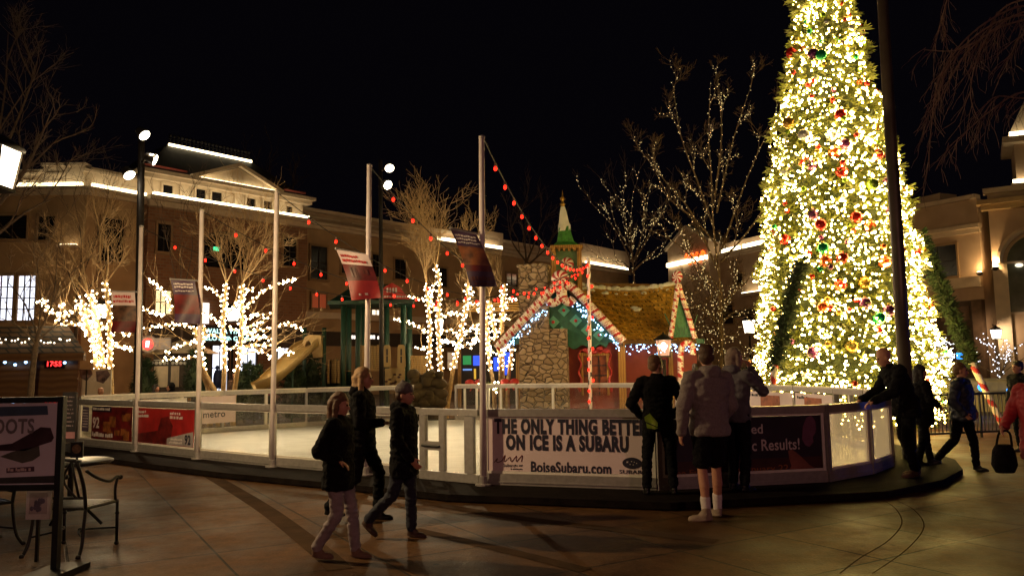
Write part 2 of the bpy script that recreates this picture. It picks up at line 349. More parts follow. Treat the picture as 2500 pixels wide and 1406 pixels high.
# ================================================================== ground
def paving():
    m = mat('stone_paving', (.17, .125, .085), .5); nt = m.node_tree; b = nt.nodes['Principled BSDF']
    tc = nt.nodes.new('ShaderNodeTexCoord'); mp = nt.nodes.new('ShaderNodeMapping'); mp.inputs['Rotation'].default_value = (0, 0, R(59))
    nt.links.new(tc.outputs['Object'], mp.inputs[0])
    br = nt.nodes.new('ShaderNodeTexBrick'); br.offset = 0.0; br.inputs['Scale'].default_value = 1; br.inputs['Brick Width'].default_value = 1.2; br.inputs['Row Height'].default_value = 1.2
    br.inputs['Mortar Size'].default_value = .014; br.inputs['Mortar Smooth'].default_value = .3
    br.inputs['Color1'].default_value = (.130, .063, .026, 1); br.inputs['Color2'].default_value = (.088, .043, .017, 1); br.inputs['Mortar'].default_value = (.022, .014, .008, 1)
    nt.links.new(mp.outputs[0], br.inputs['Vector'])
    n = nt.nodes.new('ShaderNodeTexNoise'); n.inputs['Scale'].default_value = .9; n.inputs['Detail'].default_value = 9; n.inputs['Roughness'].default_value = .65
    nt.links.new(tc.outputs['Object'], n.inputs['Vector'])
    cr = nt.nodes.new('ShaderNodeValToRGB'); cr.color_ramp.elements[0].position = .3; cr.color_ramp.elements[0].color = (.34, .34, .34, 1); cr.color_ramp.elements[1].position = .64
    nt.links.new(n.outputs['Fac'], cr.inputs[0])
    mx = nt.nodes.new('ShaderNodeMixRGB'); mx.blend_type = 'MULTIPLY'; mx.inputs[0].default_value = 1
    nt.links.new(br.outputs['Color'], mx.inputs[1]); nt.links.new(cr.outputs[0], mx.inputs[2])
    n3 = nt.nodes.new('ShaderNodeTexNoise'); n3.inputs['Scale'].default_value = 45; n3.inputs['Detail'].default_value = 3
    nt.links.new(tc.outputs['Object'], n3.inputs['Vector'])
    m3 = nt.nodes.new('ShaderNodeMapRange'); m3.inputs[3].default_value = .62; m3.inputs[4].default_value = 1.38; nt.links.new(n3.outputs['Fac'], m3.inputs[0])
    mm = nt.nodes.new('ShaderNodeMixRGB'); mm.blend_type = 'MULTIPLY'; mm.inputs[0].default_value = 1
    nt.links.new(mx.outputs[0], mm.inputs[1]); nt.links.new(m3.outputs[0], mm.inputs[2]); n4 = nt.nodes.new('ShaderNodeTexNoise'); n4.inputs['Scale'].default_value = 5.5; n4.inputs['Detail'].default_value = 9; n4.inputs['Roughness'].default_value = .7; nt.links.new(tc.outputs['Object'], n4.inputs['Vector'])
    m4 = nt.nodes.new('ShaderNodeMapRange'); m4.inputs[1].default_value = .32; m4.inputs[2].default_value = .62; m4.inputs[3].default_value = .62; m4.inputs[4].default_value = 1.18; nt.links.new(n4.outputs['Fac'], m4.inputs[0])
    vg = nt.nodes.new('ShaderNodeTexVoronoi'); vg.inputs['Scale'].default_value = 2.3; vg.inputs['Randomness'].default_value = 1; nt.links.new(tc.outputs['Object'], vg.inputs['Vector'])
    mg = nt.nodes.new('ShaderNodeMapRange'); mg.inputs[1].default_value = .05; mg.inputs[2].default_value = .085; mg.inputs[3].default_value = .4; mg.inputs[4].default_value = 1.0; nt.links.new(vg.outputs['Distance'], mg.inputs[0])
    mk = nt.nodes.new('ShaderNodeMath'); mk.operation = 'MULTIPLY'; nt.links.new(m4.outputs[0], mk.inputs[0]); nt.links.new(mg.outputs[0], mk.inputs[1])
    mz = nt.nodes.new('ShaderNodeMixRGB'); mz.blend_type = 'MULTIPLY'; mz.inputs[0].default_value = 1; nt.links.new(mm.outputs[0], mz.inputs[1]); nt.links.new(mk.outputs[0], mz.inputs[2]); nt.links.new(mz.outputs[0], b.inputs['Base Color'])
    rr = nt.nodes.new('ShaderNodeMapRange'); rr.inputs[1].default_value = .3; rr.inputs[2].default_value = .7; rr.inputs[3].default_value = .34; rr.inputs[4].default_value = .70; b.inputs['Specular IOR Level'].default_value = .13
    nt.links.new(n.outputs['Fac'], rr.inputs[0]); nt.links.new(rr.outputs[0], b.inputs['Roughness'])
    bp = nt.nodes.new('ShaderNodeBump'); bp.inputs['Strength'].default_value = .5; bp.inputs['Distance'].default_value = .01
    ad = nt.nodes.new('ShaderNodeMath'); ad.operation = 'MULTIPLY_ADD'; ad.inputs[1].default_value = -1.0; nt.links.new(br.outputs['Fac'], ad.inputs[0]); nt.links.new(n3.outputs['Fac'], ad.inputs[2])
    nt.links.new(ad.outputs[0], bp.inputs['Height']); nt.links.new(bp.outputs[0], b.inputs['Normal'])
    return m
b = MB(); b.add([(-160, -40, 0), (160, -40, 0), (160, 260, 0), (-160, 260, 0)], [(0, 1, 2, 3)])
tag(b.build('plaza_paving', paving()), kind='structure')
def strip(mb, pix, w, z=.004):
    P = [atz(x, y, 0) for x, y in pix]; P = smoothline(P, 5); L = []; Rr = []
    for i, p in enumerate(P):
        t = nrm(P[min(i + 1, len(P) - 1)] - P[max(i - 1, 0)]); s = V(-t[1], t[0], 0) * w / 2
        L.append(p + s + V(0, 0, z)); Rr.append(p - s + V(0, 0, z))
    n = len(P); mb.add(L + Rr, [(n + i, n + i + 1, i + 1, i) for i in range(n - 1)])
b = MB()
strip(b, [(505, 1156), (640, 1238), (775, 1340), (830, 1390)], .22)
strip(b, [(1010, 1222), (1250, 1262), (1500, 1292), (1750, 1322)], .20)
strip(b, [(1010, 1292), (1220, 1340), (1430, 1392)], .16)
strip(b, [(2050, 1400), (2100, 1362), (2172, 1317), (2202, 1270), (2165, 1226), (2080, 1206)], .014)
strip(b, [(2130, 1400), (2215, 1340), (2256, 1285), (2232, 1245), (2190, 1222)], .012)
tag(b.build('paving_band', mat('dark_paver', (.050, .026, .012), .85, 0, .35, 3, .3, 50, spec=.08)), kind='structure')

# ================================================================== rink: ice, ledge, boards
NEAR = [(-9.75, 17.7), (-7.78, 16.21), (-5.88, 14.67), (-4.07, 13.31), (-2.24, 12.14), (-1.40, 11.61), (-.43, 10.93), (1.85, 10.19), (4.21, 10.68), (5.10, 11.36), (5.80, 12.2)]
FAR = [(6.22, 13.1), (6.42, 14.3), (6.40, 15.6), (6.18, 17.2), (5.65, 18.8), (4.44, 21.3), (2.22, 22.7), (.1, 23.4), (-1.75, 23.9), (-3.0, 23.7), (-5.84, 22.1), (-7.6, 20.5), (-9.0, 18.75)]
RINK = NEAR + FAR
def offset_poly(P, d):
    out = []; n = len(P); c = np.mean(P, 0)
    for i in range(n):
        a, b_, e = map(lambda q: np.array(q, float), (P[i - 1], P[i], P[(i + 1) % n]))
        t = nrm(nrm(b_ - a) + nrm(e - b_)); nn = V(t[1], -t[0])
        if np.dot(nn, b_ - c) < 0: nn = -nn
        out.append(b_ + nn * d)
    return out
b = MB(); b.prism([(x, y, .02) for x, y in offset_poly(RINK, .95)], (0, 0, .08))
tag(b.build('rink_ledge_pavement', mat('black_rubber_mat', (.010, .007, .006), .8, 0, .45, 7, .4, 50, spec=.05)), kind='structure')
icem = mat('white_ice', (.78, .78, .76), .36, 0, .10, 1.4, .12, 5, spec=.5)
def scratch_ice(m):
    nt = m.node_tree; b = nt.nodes['Principled BSDF']; tc = nt.nodes.new('ShaderNodeTexCoord'); base = b.inputs['Base Color'].links[0].from_socket; prev = base
    for rot, sc in ((.5, (1.2, 30, 1)), (-.9, (1.6, 38, 1)), (1.7, (.9, 24, 1))):
        mp = nt.nodes.new('ShaderNodeMapping'); mp.inputs['Rotation'].default_value = (0, 0, rot); mp.inputs['Scale'].default_value = sc
        n = nt.nodes.new('ShaderNodeTexNoise'); n.inputs['Scale'].default_value = 1; n.inputs['Detail'].default_value = 6; n.inputs['Roughness'].default_value = .7
        mr = nt.nodes.new('ShaderNodeMapRange'); mr.inputs[1].default_value = .40; mr.inputs[2].default_value = .56; mr.inputs[3].default_value = .80; mr.inputs[4].default_value = 1.04
        mx = nt.nodes.new('ShaderNodeMixRGB'); mx.blend_type = 'MULTIPLY'; mx.inputs[0].default_value = 1
        nt.links.new(tc.outputs['Object'], mp.inputs[0]); nt.links.new(mp.outputs[0], n.inputs['Vector']); nt.links.new(n.outputs['Fac'], mr.inputs[0]); nt.links.new(prev, mx.inputs[1]); nt.links.new(mr.outputs[0], mx.inputs[2]); prev = mx.outputs[0]
    nt.links.new(prev, b.inputs['Base Color'])
scratch_ice(icem)
b = MB(); b.prism([(x, y, .104) for x, y in offset_poly(RINK, -.06)], (0, 0, .026))
tag(b.build('ice_water_surface', icem), kind='structure')

def scribble(mb, w, u0, u1, z, n0, rng, h=.012, k=9):
    """an illegible printed line: a row of short uneven strokes"""
    u = u0
    while u < u1:
        l = min(rng.uniform(.35, 1.6) * h, u1 - u); dz = rng.uniform(-.25, .3) * h
        mb.wbox(w, u, u + l, z - h * .5 + dz * .3, z + h * .5 + dz, n0, n0 + .002); u += l + h * rng.choice([.18, .2, .3, .9])
PANELG = 'rink barrier panels'
def panel(P0, P1, label, bead=True, top=1.12, glass=True, bottom=.10):
    w = Wall(P0, P1); L = w.L
    t = thing('rink_barrier_panel', (*((w.a + w.b)[:2] / 2), bottom), label, 'barrier panel', PANELG)
    m = MB(); m.wbox(w, .032, L - .032, bottom, bottom + .15, -.05, .05); m.wbox(w, .032, L - .032, bottom + .035, bottom + .05, .0502, .062); m.build('bottom_rail', ALU, t)
    m = MB(); m.wbox(w, .032, L - .032, top - .10, top, -.06, .06); m.build('top_rail', ALU, t)
    m = MB(); m.wbox(w, -.03, .03, bottom, top + .01, -.055, .055); m.build('post', ALU, t)
    if bead:
        m = MB(); z0, z1 = bottom + .152, top - .102
        m.wbox(w, .034, .075, z0, z1, -.012, .03); m.wbox(w, L - .075, L - .034, z0, z1, -.012, .03)
        m.wbox(w, .076, L - .076, z0, z0 + .032, -.012, .03); m.wbox(w, .076, L - .076, z1 - .028, z1, -.012, .03); m.build('edge_bead', WHITE, t)
    if glass:
        m = MB(); m.wbox(w, .034, L - .034, bottom + .152, top - .102, -.006, .004); m.build('glass_pane', GLASS, t)
    return t, w
rg = random.Random(4)
# -- near side
t, w = panel(NEAR[0], NEAR[1], 'rink barrier panel at the left tip with dark red poster and narrow purple notice')
m = MB(); u0, u1, z0, z1 = w.rect(228, 1003, 326, 1086); m.wbox(w, u0, u1, .28, .98, .032, .04); po = m.build('poster', DRED, t)
m = MB()
for k in range(9): 
    uc = u0 + (u1 - u0) * rg.uniform(.35, .95); zc = rg.uniform(.35, .85); m.obox(w.p(uc, zc, .043), w.d * rg.uniform(.05, .16), w.n * .001 * (1 + .1 * k), V(0, 0, rg.uniform(.05, .12)))
m.build('printed_picture', mat('orange_brown_print', (.22, .07, .02), .5, 0, .7, 6), po)
m = MB(); m.wbox(w, u0, u0 + (u1 - u0) * .5, .86, .98, .041, .0425); m.build('dark_strip', DPURP, po)
m = MB(); scribble(m, w, u0 + .05, u0 + (u1 - u0) * .46, .92, .044, rg, .05); scribble(m, w, u0 + .05, u0 + (u1 - u0) * .55, .37, .044, rg, .08); m.build('printed_line', PALETXT, po)
text(po, 'lettering', '92', PALETXT, w.p(u0 + .06, .52, .044), w.d, (0, 0, 1), .22, .30, bold=.03)
m = MB(); q0, q1, _, _ = w.rect(204, 1003, 220, 1080); m.wbox(w, q0, q1, .42, .95, .032, .038); no = m.build('notice', mat('purple_grey_print', (.10, .07, .12), .5, 0, .3, 6), t)
m = MB()
for k in range(7): scribble(m, w, q0 + .03, q1 - .03, .88 - k * .06, .039, rg, .018)
m.build('printed_line', PALETXT, no)
t, w = panel(NEAR[1], NEAR[2], 'rink barrier panel with a bright red poster and grey corner reading 92')
m = MB(); L = w.L; m.wbox(w, .09, L - .09, .29, .98, .032, .04); po = m.build('poster', RED, t)
m = MB(); m.prism([w.p(.095 + (L - .19) * .02, .30, .041), w.p(.095 + (L - .19) * .62, .30, .041), w.p(.095 + (L - .19) * .66, .66, .041), w.p(.095 + (L - .19) * .58, .84, .041), w.p(.095 + (L - .19) * .45, .80, .041), w.p(.095 + (L - .19) * .40, .55, .041), w.p(.095 + (L - .19) * .03, .46, .041)], w.n * .002); m.build('printed_picture', DRED, po)
m = MB(); m.prism([w.p(L * .56, .30, .0405), w.p(L - .10, .30, .0405), w.p(L - .10, .58, .0405), w.p(L * .56, .42, .0405)], w.n * .0035); m.build('grey_corner', mat('grey_print', (.33, .29, .3), .5, 0, .2, 5), po)
text(po, 'lettering', '92', INK, w.p(L * .84, .34, .047), w.d, (0, 0, 1), .17, .22, bold=.03)
m = MB()
for (a, e, z) in ((.06, .2, .90), (.06, .25, .82), (.60, .76, .90), (.60, .80, .82)): scribble(m, w, L * a, L * e, z, .044, rg, .045)
scribble(m, w, L * .62, L * .80, .41, .047, rg, .03); scribble(m, w, L * .60, L * .80, .35, .047, rg, .03); m.build('printed_line', PALETXT, po)
panel(NEAR[2], NEAR[3], 'clear glass rink barrier panel between the second and third white poles')
panel(NEAR[3], NEAR[4], 'clear glass rink barrier panel left of the blonde walker')
t, w = panel(NEAR[4], NEAR[5], 'short clear glass rink barrier panel behind the child in the beanie')
# gate
w = Wall(NEAR[5], NEAR[6]); L = w.L
t = thing('rink_gate', (*((w.a + w.b)[:2] / 2), .1), 'metal rink gate with a latch bar and H shaped frame beside the white banner', 'gate')
m = MB(); m.wbox(w, .035, L - .06, .10, .22, -.04, .04); m.build('bottom_rail', ALU, t); m = MB(); m.wbox(w, .035, L - .06, 1.02, 1.11, -.05, .05); m.build('top_rail', ALU, t)
for (x0, x1) in ((1024, 1041), (1075, 1087), (1137, 1158)):
    u0, u1, _, _ = w.rect(x0, 1010, x1, 1160); m = MB(); m.wbox(w, max(u0, .036), u1, .225, 1.015, -.035, .035); m.build('stile', ALU, t)
u0, u1, z0, z1 = w.rect(1041, 1076, 1075, 1098)
m = MB(); m.wbox(w, u0 - .004, u1 + .004, z0, z1, -.03, .03); lr = m.build('lock_rail', ALU, t)
m = MB(); m.cyl(w.p(u0 - .05, (z0 + z1) / 2, .05), w.p(u1 + .02, (z0 + z1) / 2, .05), .016, n=8); m.build('latch_bar', BLACKM, lr)
for x0, x1, y0, y1 in ((1041, 1075, 1012, 1076), (1041, 1075, 1098, 1152), (1087, 1137, 1012, 1158), (1158, 1172, 1012, 1162)):
    u0, u1, z0, z1 = w.rect(x0, y0, x1, y1); m = MB(); m.wbox(w, u0, min(u1, L - .06), max(z0, .225), min(z1, 1.015), -.004, .004); m.build('glass_pane', GLASS, t)
# white sponsor panel
t, w = panel(NEAR[6], NEAR[7], 'rink barrier panel with a big white car advert in heavy navy capitals', glass=False)
L = w.L; m = MB(); m.wbox(w, .078, L - .078, .286, .986, -.005, .02); po = m.build('advert_banner', BANNERW, t)
def wtext(par, w, x0, y0, x1, y1, body, mm, bold=.02, off=.024, name='lettering'):
    u0, u1, z0, z1 = w.rect(x0, y0, x1, y1, off); return text(par, name, body, mm, w.p(u0, z0, off), w.d, (0, 0, 1), z1 - z0, u1 - u0, depth=.001, bold=bold)
wtext(po, w, 1207, 1023, 1582, 1058, 'THE ONLY THING BETTER', INK, .058)
wtext(po, w, 1235, 1064, 1534, 1098, 'ON ICE IS A SUBARU', INK, .058)
wtext(po, w, 1296, 1128, 1492, 1154, 'BoiseSubaru.com', INK, .03)
wtext(po, w, 1512, 1147, 1580, 1156, 'SUBARU', INK, .015)
wtext(po, w, 1229, 1131, 1257, 1139, 'Subaru', INK, .01)
uo, zo = w.uv(1543, 1130, .02)
m = MB(); m.lathe(w.p(uo, zo, .021), [(.001, 0), (.125, 0), (.125, .004), (.001, .004)], 24, w.n)
m.v = [tuple(np.array(q) * (1, 1, 1) - V(0, 0, (q[2] - zo) * .42)) for q in m.v]; em = m.build('oval_emblem', INK, po)
m = MB()
for du, dz, rr in ((-.06, .012, .02), (-.005, .022, .012), (.03, .014, .012), (.06, 0, .012), (.015, -.02, .012), (-.025, -.016, .012)):
    m.prism([w.p(uo + du + rr * math.cos(a) * (1 if k % 2 else .35), zo + dz + rr * math.sin(a) * (.8 if k % 2 else .3), .0255) for k, a in enumerate([i * math.pi / 4 for i in range(8)])], w.n * .001)
m.build('emblem_star', PALETXT, em)
m = MB(); pp = [(1208, 1128), (1216, 1118), (1214, 1127), (1226, 1124), (1234, 1110), (1232, 1126), (1246, 1115), (1250, 1126), (1262, 1112), (1262, 1126), (1276, 1110), (1274, 1126)]
m.tube(smoothline([w.p(*w.uv(*q), .022) for q in pp], 4), .006, 5); m.build('script_mark', mat('dark_red_ink', (.12, .02, .02), .6), po)
m = MB(); a0, a1, zz, _ = w.rect(1258, 1131, 1277, 1139); scribble(m, w, a0, a1, zz + .02, .021, rg, .022); a0, a1, zz, _ = w.rect(1248, 1141, 1277, 1147); scribble(m, w, a0, a1, zz + .015, .021, rg, .014); m.build('printed_line', INK, po)
# dark purple sponsor panel
t, w = panel(NEAR[7], NEAR[8], 'rink barrier panel with a dark purple advert showing a face and clasped hand', glass=False)
L = w.L; m = MB(); m.wbox(w, .078, L - .078, .286, .986, -.005, .02); po = m.build('advert_banner', DPURP, t)
wtext(po, w, 1819, 1035, 1862, 1058, 'hed', PALETXT, .012); wtext(po, w, 1829, 1071, 1952, 1098, 'ic Results!', PALETXT, .012)
m = MB(); m.wbox(w, .08, L - .08, .288, .44, .0205, .0215); m.build('maroon_strip', mat('maroon_print', (.045, .008, .008), .5, 0, .3, 5), po)
OR = mat('orange_lettering', (.30, .09, .02), .6)
wtext(po, w, 1652, 1146, 1716, 1160, 'en Enr', OR, .01); wtext(po, w, 1786, 1136, 1925, 1151, 'es January 22', OR, .01)
fp = [(1958, 1072), (1960, 1040), (1968, 1020), (1980, 1013), (1990, 1028), (1992, 1046), (1990, 1056), (1984, 1066), (1986, 1078), (1976, 1090), (1966, 1086)]
m = MB(); m.prism([w.p(*w.uv(*q, .021), .0215) for q in fp], w.n * .002); m.build('printed_face', mat('purple_skin_print', (.15, .05, .10), .5, 0, .3, 5), po)
hp = [(1924, 1100), (1932, 1096), (1944, 1104), (1960, 1118), (1976, 1134), (1996, 1146), (1998, 1152), (1960, 1148), (1944, 1146), (1930, 1156), (1926, 1152), (1932, 1136), (1927, 1120)]
m = MB(); m.prism([w.p(*w.uv(*q, .021), .0215) for q in hp], w.n * .002); m.build('printed_hand', mat('warm_skin_print', (.22, .07, .05), .5, 0, .3, 5), po)
# curved corner panels
milk = glass_mat('scuffed_glass', (.92, .90, .86), film=.42)
for i, lab in ((8, 'scuffed rink barrier panel at the corner right of the purple advert'), (9, 'short curved rink corner panel under the leaning man')):
    t, w = panel(NEAR[i], NEAR[i + 1], lab)
    for ch in t.children:
        if ch.name.startswith('glass_pane'): ch.data.materials[0] = milk
# -- far side
ring = [NEAR[-1]] + FAR + [NEAR[0]]
for i in range(len(ring) - 1):
    if i == 9: continue
    a, c = ring[i], ring[i + 1]
    if a[0] > c[0]: a, c = c, a
    mid = ('on the right side of the ice' if c[0] > 4.3 else 'in front of the gingerbread cottage') if c[0] > -1 else 'in front of the playground'
    lab = {0: 'rink panel at the corner beside the leaning man', 1: 'rink panel on the right side of the ice, next past the corner', 2: 'rink panel on the right side of the ice nearest the big lit tree trunk', 3: 'pale rink panel with a red print under the fir on the right', 4: 'pale rink panel behind the woman on the phone', 5: 'rink panel behind the grey hoodie man on the far side of the ice', 6: 'glass rink panel in front of the cottage right wall', 7: 'glass rink panel in front of the stone chimney', 8: 'white slatted end panel of the far rink barrier left of the cottage',
           10: 'far rink panel in front of the playground climbing wall, beside the gap', 11: 'far rink panel in front of the yellow slide', 12: 'white far rink panel with a metro notice in front of the hut', 13: 'solid white far rink panel in front of the seated couple'}[i]
    t, w = panel(a, c, lab, bead=False, top=1.17)
    m = MB(); m.wbox(w, .034, w.L - .034, 1.171, 1.20, -.065, .065); m.build('cap_rail', WHITE, t)
    m = MB(); m.wbox(w, w.L / 2 - .035, w.L / 2 + .035, .252, 1.068, -.04, .04); m.build('middle_post', WHITE, t)
    if i in (13, 12):
        m = MB(); m.wbox(w, .04, w.L * .93 if i == 13 else w.L * .55, .27, 1.05, .042, .05); m.build('white_board', WHITE, t)
    if i in (3, 4):
        m = MB(); m.wbox(w, .06, w.L - .06, .30, 1.04, .042, .05); po = m.build('pale_banner', BANNERW, t)
        m = MB(); m.obox(w.p(w.L * .5, .8, .054), w.d * .35, w.n * .002, V(0, 0, .16)); m.build('printed_picture', mat('rust_print', (.3, .09, .05), .5, 0, .5, 8), po)
        m = MB(); scribble(m, w, .15, w.L * .4, .95, .052, rg, .05); m.build('printed_line', INK, po)
    if i == 8:
        m = MB()
        for k in range(4): m.wbox(w, .25 + k * .38, .31 + k * .38, .255, 1.066, -.03, .03) if abs(.28 + k * .38 - w.L / 2) > .08 else None
        m.build('upright_slat', WHITE, t)
    if i == 12:
        u0, u1, z0, z1 = w.rect(490, 975, 575, 1032, .06)
        m = MB(); m.wbox(w, u0, u1, max(z0, .2), 1.06, .051, .062); po = m.build('notice', BANNERW, t)
        wtext(po, w, 493, 984, 558, 994, 'our Choice', mat('grey_ink', (.05, .05, .06), .6), .012, .064); wtext(po, w, 496, 1002, 550, 1018, 'metro', mat('grey_ink', (.05, .05, .06), .6), .02, .064)

# ================================================================== white poles, hanging banners, red festoons
POLEM = mat('white_pole_paint', (.80, .70, .70), .42, .1, .12, 4)
POLES = []
for (tx, ty, bx, by, Y, lab) in ((345, 555, 332, 1100, 16.08, 'white flag pole furthest left, in front of the dark floodlight mast'), (493, 515, 482, 1118, 14.52, 'white flag pole with a maroon banner in front of the lit birches'),
                                 (676, 470, 664, 1137, 13.17, 'bare white flag pole in front of the yellow slide, without banner'), (902, 407, 893, 1156, 12.0, 'white flag pole behind the blonde walker carrying a pink and red banner'), (1176, 338, 1180, 1181, 10.78, 'tallest looking white flag pole beside the white car advert')):
    top = at(tx, ty, Y); bot = at(bx, by, Y); bot[2] = .1
    t = thing('flag_pole', bot, lab, 'pole', 'white flag poles along the rink')
    m = MB(); m.tube([bot, (bot + top) / 2, top], [.045, .043, .04], 14); m.build('shaft', POLEM, t, True)
    m = MB(); m.lathe(top, [(.001, -.005), (.046, -.005), (.046, .03), (.02, .045), (.001, .046)], 12); m.build('pole_cap', ALU, t, True)
    m = MB(); m.lathe(bot, [(.11, .002), (.11, .02), (.055, .025), (.055, .12), (.046, .125)], 14); m.build('base_flange', ALU, t)
    POLES.append((bot, top))
def pole_x(i, z): b0, t0 = POLES[i]; return b0 + (t0 - b0) * ((z - b0[2]) / (t0[2] - b0[2]))
def hang_banner(i, quad, label, mats, bands, marks, sway):
    Y = POLES[i][0][1] - .14; tl, tr, br_, bl = [at(x, y, Y) for x, y in quad]
    bl = bl - V(0, sway * .5, 0); br_ = br_ - V(0, sway * .5, 0)
    t = thing('pole_banner', (tl + tr) / 2, label, 'banner', 'banners hung on the flag poles')
    NU, NV = 8, 18
    def S(u, v):
        p = (tl * (1 - u) + tr * u) * (1 - v) + (bl * (1 - u) + br_ * u) * v
        return p + V(0, .03 * math.sin(u * 5 + v * 4) * (.3 + v), 0) + V(.025 * math.sin(v * math.pi), 0, 0)
    m = MB(); vs = []
    for off in (0, .006):
        vs += [S(a / NU, c / NV) + V(0, off, 0) for c in range(NV + 1) for a in range(NU + 1)]
    N = (NU + 1) * (NV + 1); idx = lambda a, c: c * (NU + 1) + a
    for c in range(NV):
        k = sum(1 for e in bands if c / NV >= e)
        for a in range(NU):
            m_i = k
            q = (idx(a, c), idx(a, c + 1), idx(a + 1, c + 1), idx(a + 1, c))
            m.f.append(q); m.m.append(m_i); m.f.append(tuple(N + z for z in reversed(q))); m.m.append(m_i)
    m.v = [tuple(q) for q in vs]; cl = m.build('cloth', mats, t, True)
    for mm, lines in marks:
        m = MB()
        for (v, u0, u1, h) in lines:
            u = u0
            while u < u1:
                l = min(rg.uniform(.03, .11), u1 - u)
                dv = .006 * math.sin(u * 20)
                m.add([S(u, v + dv) - V(0, .012, 0), S(u, v + h + dv) - V(0, .012, 0), S(u + l, v + h + dv) - V(0, .012, 0), S(u + l, v + dv) - V(0, .012, 0)], [(0, 1, 2, 3)]); u += l + .02
        m.build('printed_mark', mm, cl)
    pp = pole_x(i, tr[2] + .02)
    m = MB(); m.cyl(tl + V(0, 0, .015), pp, .014, n=8); m.ball(tl + V(0, 0, .015), .022, 8, 6); m.build('bracket_arm', ALU, t)
PINK = mat('pale_pink_print', (.68, .55, .56), .5, 0, .06, 4)
REDTXT = mat('red_lettering', (.45, .03, .03), .6)
hang_banner(0, [(270, 712), (329, 714), (329, 811), (274, 812)], 'small banner with a white top and red foot at the far left pole', [PINK, mat('brown_photo_print', (.10, .045, .025), .5, 0, .8, 7), DRED], [.31, .72], [(REDTXT, [(.08, .1, .85, .07), (.2, .06, .95, .06)])], .05)
hang_banner(1, [(416, 683), (476, 686), (488, 790), (428, 790)], 'maroon banner with wavy white lines and a red middle', [PURP, DRED, PURP], [.3, .74], [(PALETXT, [(.07, .1, .9, .035), (.14, .1, .9, .035), (.24, .1, .9, .02)])], .05)
hang_banner(2 + 1, [(821, 609), (898, 622), (931, 727), (861, 735)], 'windblown pink and red banner beside the playground roof', [PINK, DRED, RED], [.26, .60], [(REDTXT, [(.08, .06, .62, .05), (.17, .06, .85, .055)]), (PALETXT, [(.88, .3, .38, .04), (.88, .5, .6, .04)]), (mat('dusky_print', (.09, .02, .018), .5, 0, .4, 9), [(.34, .2, .42, .2), (.36, .62, .8, .12)])], .12)
hang_banner(4, [(1100, 560), (1163, 572), (1214, 700), (1149, 703)], 'windblown purple and orange banner on the pole nearest the camera', [PURP, mat('orange_brown_print', (.22, .07, .02), .5, 0, .7, 6), DRED, PURP], [.25, .58, .72], [(PALETXT, [(.07, .08, .9, .03), (.13, .08, .85, .03), (.20, .08, .95, .02)]), (mat('dusky_print', (.3, .12, .1)), [(.82, .1, .9, .07), (.93, .2, .8, .04)])], .15)
# far candy-wound pole
cb = at(1440, 944, 22.45); ct = at(1437, 632, 22.45); cb[2] = .1
t = thing('striped_pole', cb, 'thin white pole with a dark spiral in front of the cottage window', 'pole')
m = MB(); m.tube([cb + (ct - cb) * k / 40 for k in range(41)], .052, 10, stripe=lambda s, a: 1 if ((s / .34 + a) % 1) < .14 else 0); m.build('shaft', [POLEM, DARKP], t, True)
m = MB(); m.ball(ct, .07, 10, 8); m.build('finial_ball', POLEM, t, True)
FEST = ['red festoon string from the nearest tall white pole to the cottage', 'red festoon string running from the pink bannered pole', 'red festoon string running from the bare white pole', 'red festoon string running from the maroon bannered pole', 'red festoon string running from the white pole furthest left']
WIREM = mat('black_wire', (.02, .018, .016), .6)
REDS = mat('red_socket', (.05, .01, .01), .5)
for k, (i, sag) in enumerate(((4, .75), (3, 1.3), (2, 1.35), (1, 1.3), (0, 1.3))):
    a = POLES[i][1] + V(.04, .02, -.03); e = ct + V(0, 0, -.08 - .03 * k); L = np.linalg.norm(e - a); n = 40
    P = [a + (e - a) * s - V(0, 0, 4 * sag * s * (1 - s)) for s in np.linspace(0, 1, n + 1)]
    t = thing('red_festoon', a, FEST[k], 'string lights', 'red festoon lights over the ice')
    m = MB(); m.tube(P, .008, 5); m.build('wire', WIREM, t)
    nb = int(L / .62)
    for j in range(1, nb):
        s = j / nb; q = a + (e - a) * s - V(0, 0, 4 * sag * s * (1 - s))
        m = MB(); m.cyl(q, q - V(0, 0, .055), .018, n=6); so = m.build('socket', REDS, t)
        m = MB(); m.ball(q - V(0, 0, .09), .026, 8, 6, (1, 1, 1.4)); m.build('bulb', REDB, so, True)
t = thing('red_festoon', cb + V(0, 0, .5), 'red lights wound up the striped pole in front of the cottage', 'string lights', 'red festoon lights over the ice')
m = MB(); m.tube([cb + (ct - cb) * s + .062 * V(math.cos(s * 40), math.sin(s * 40), 0) for s in np.linspace(.02, 1, 120)], .006, 4); m.build('wire', WIREM, t)
for j in range(15):
    s = .06 + j * .064; q = cb + (ct - cb) * s + .085 * V(math.cos(j * 2.1), -abs(math.sin(j * 2.1)), 0); m = MB(); m.ball(q, .033, 8, 6, (1, 1, 1.4)); m.build('bulb', REDB, t, True)
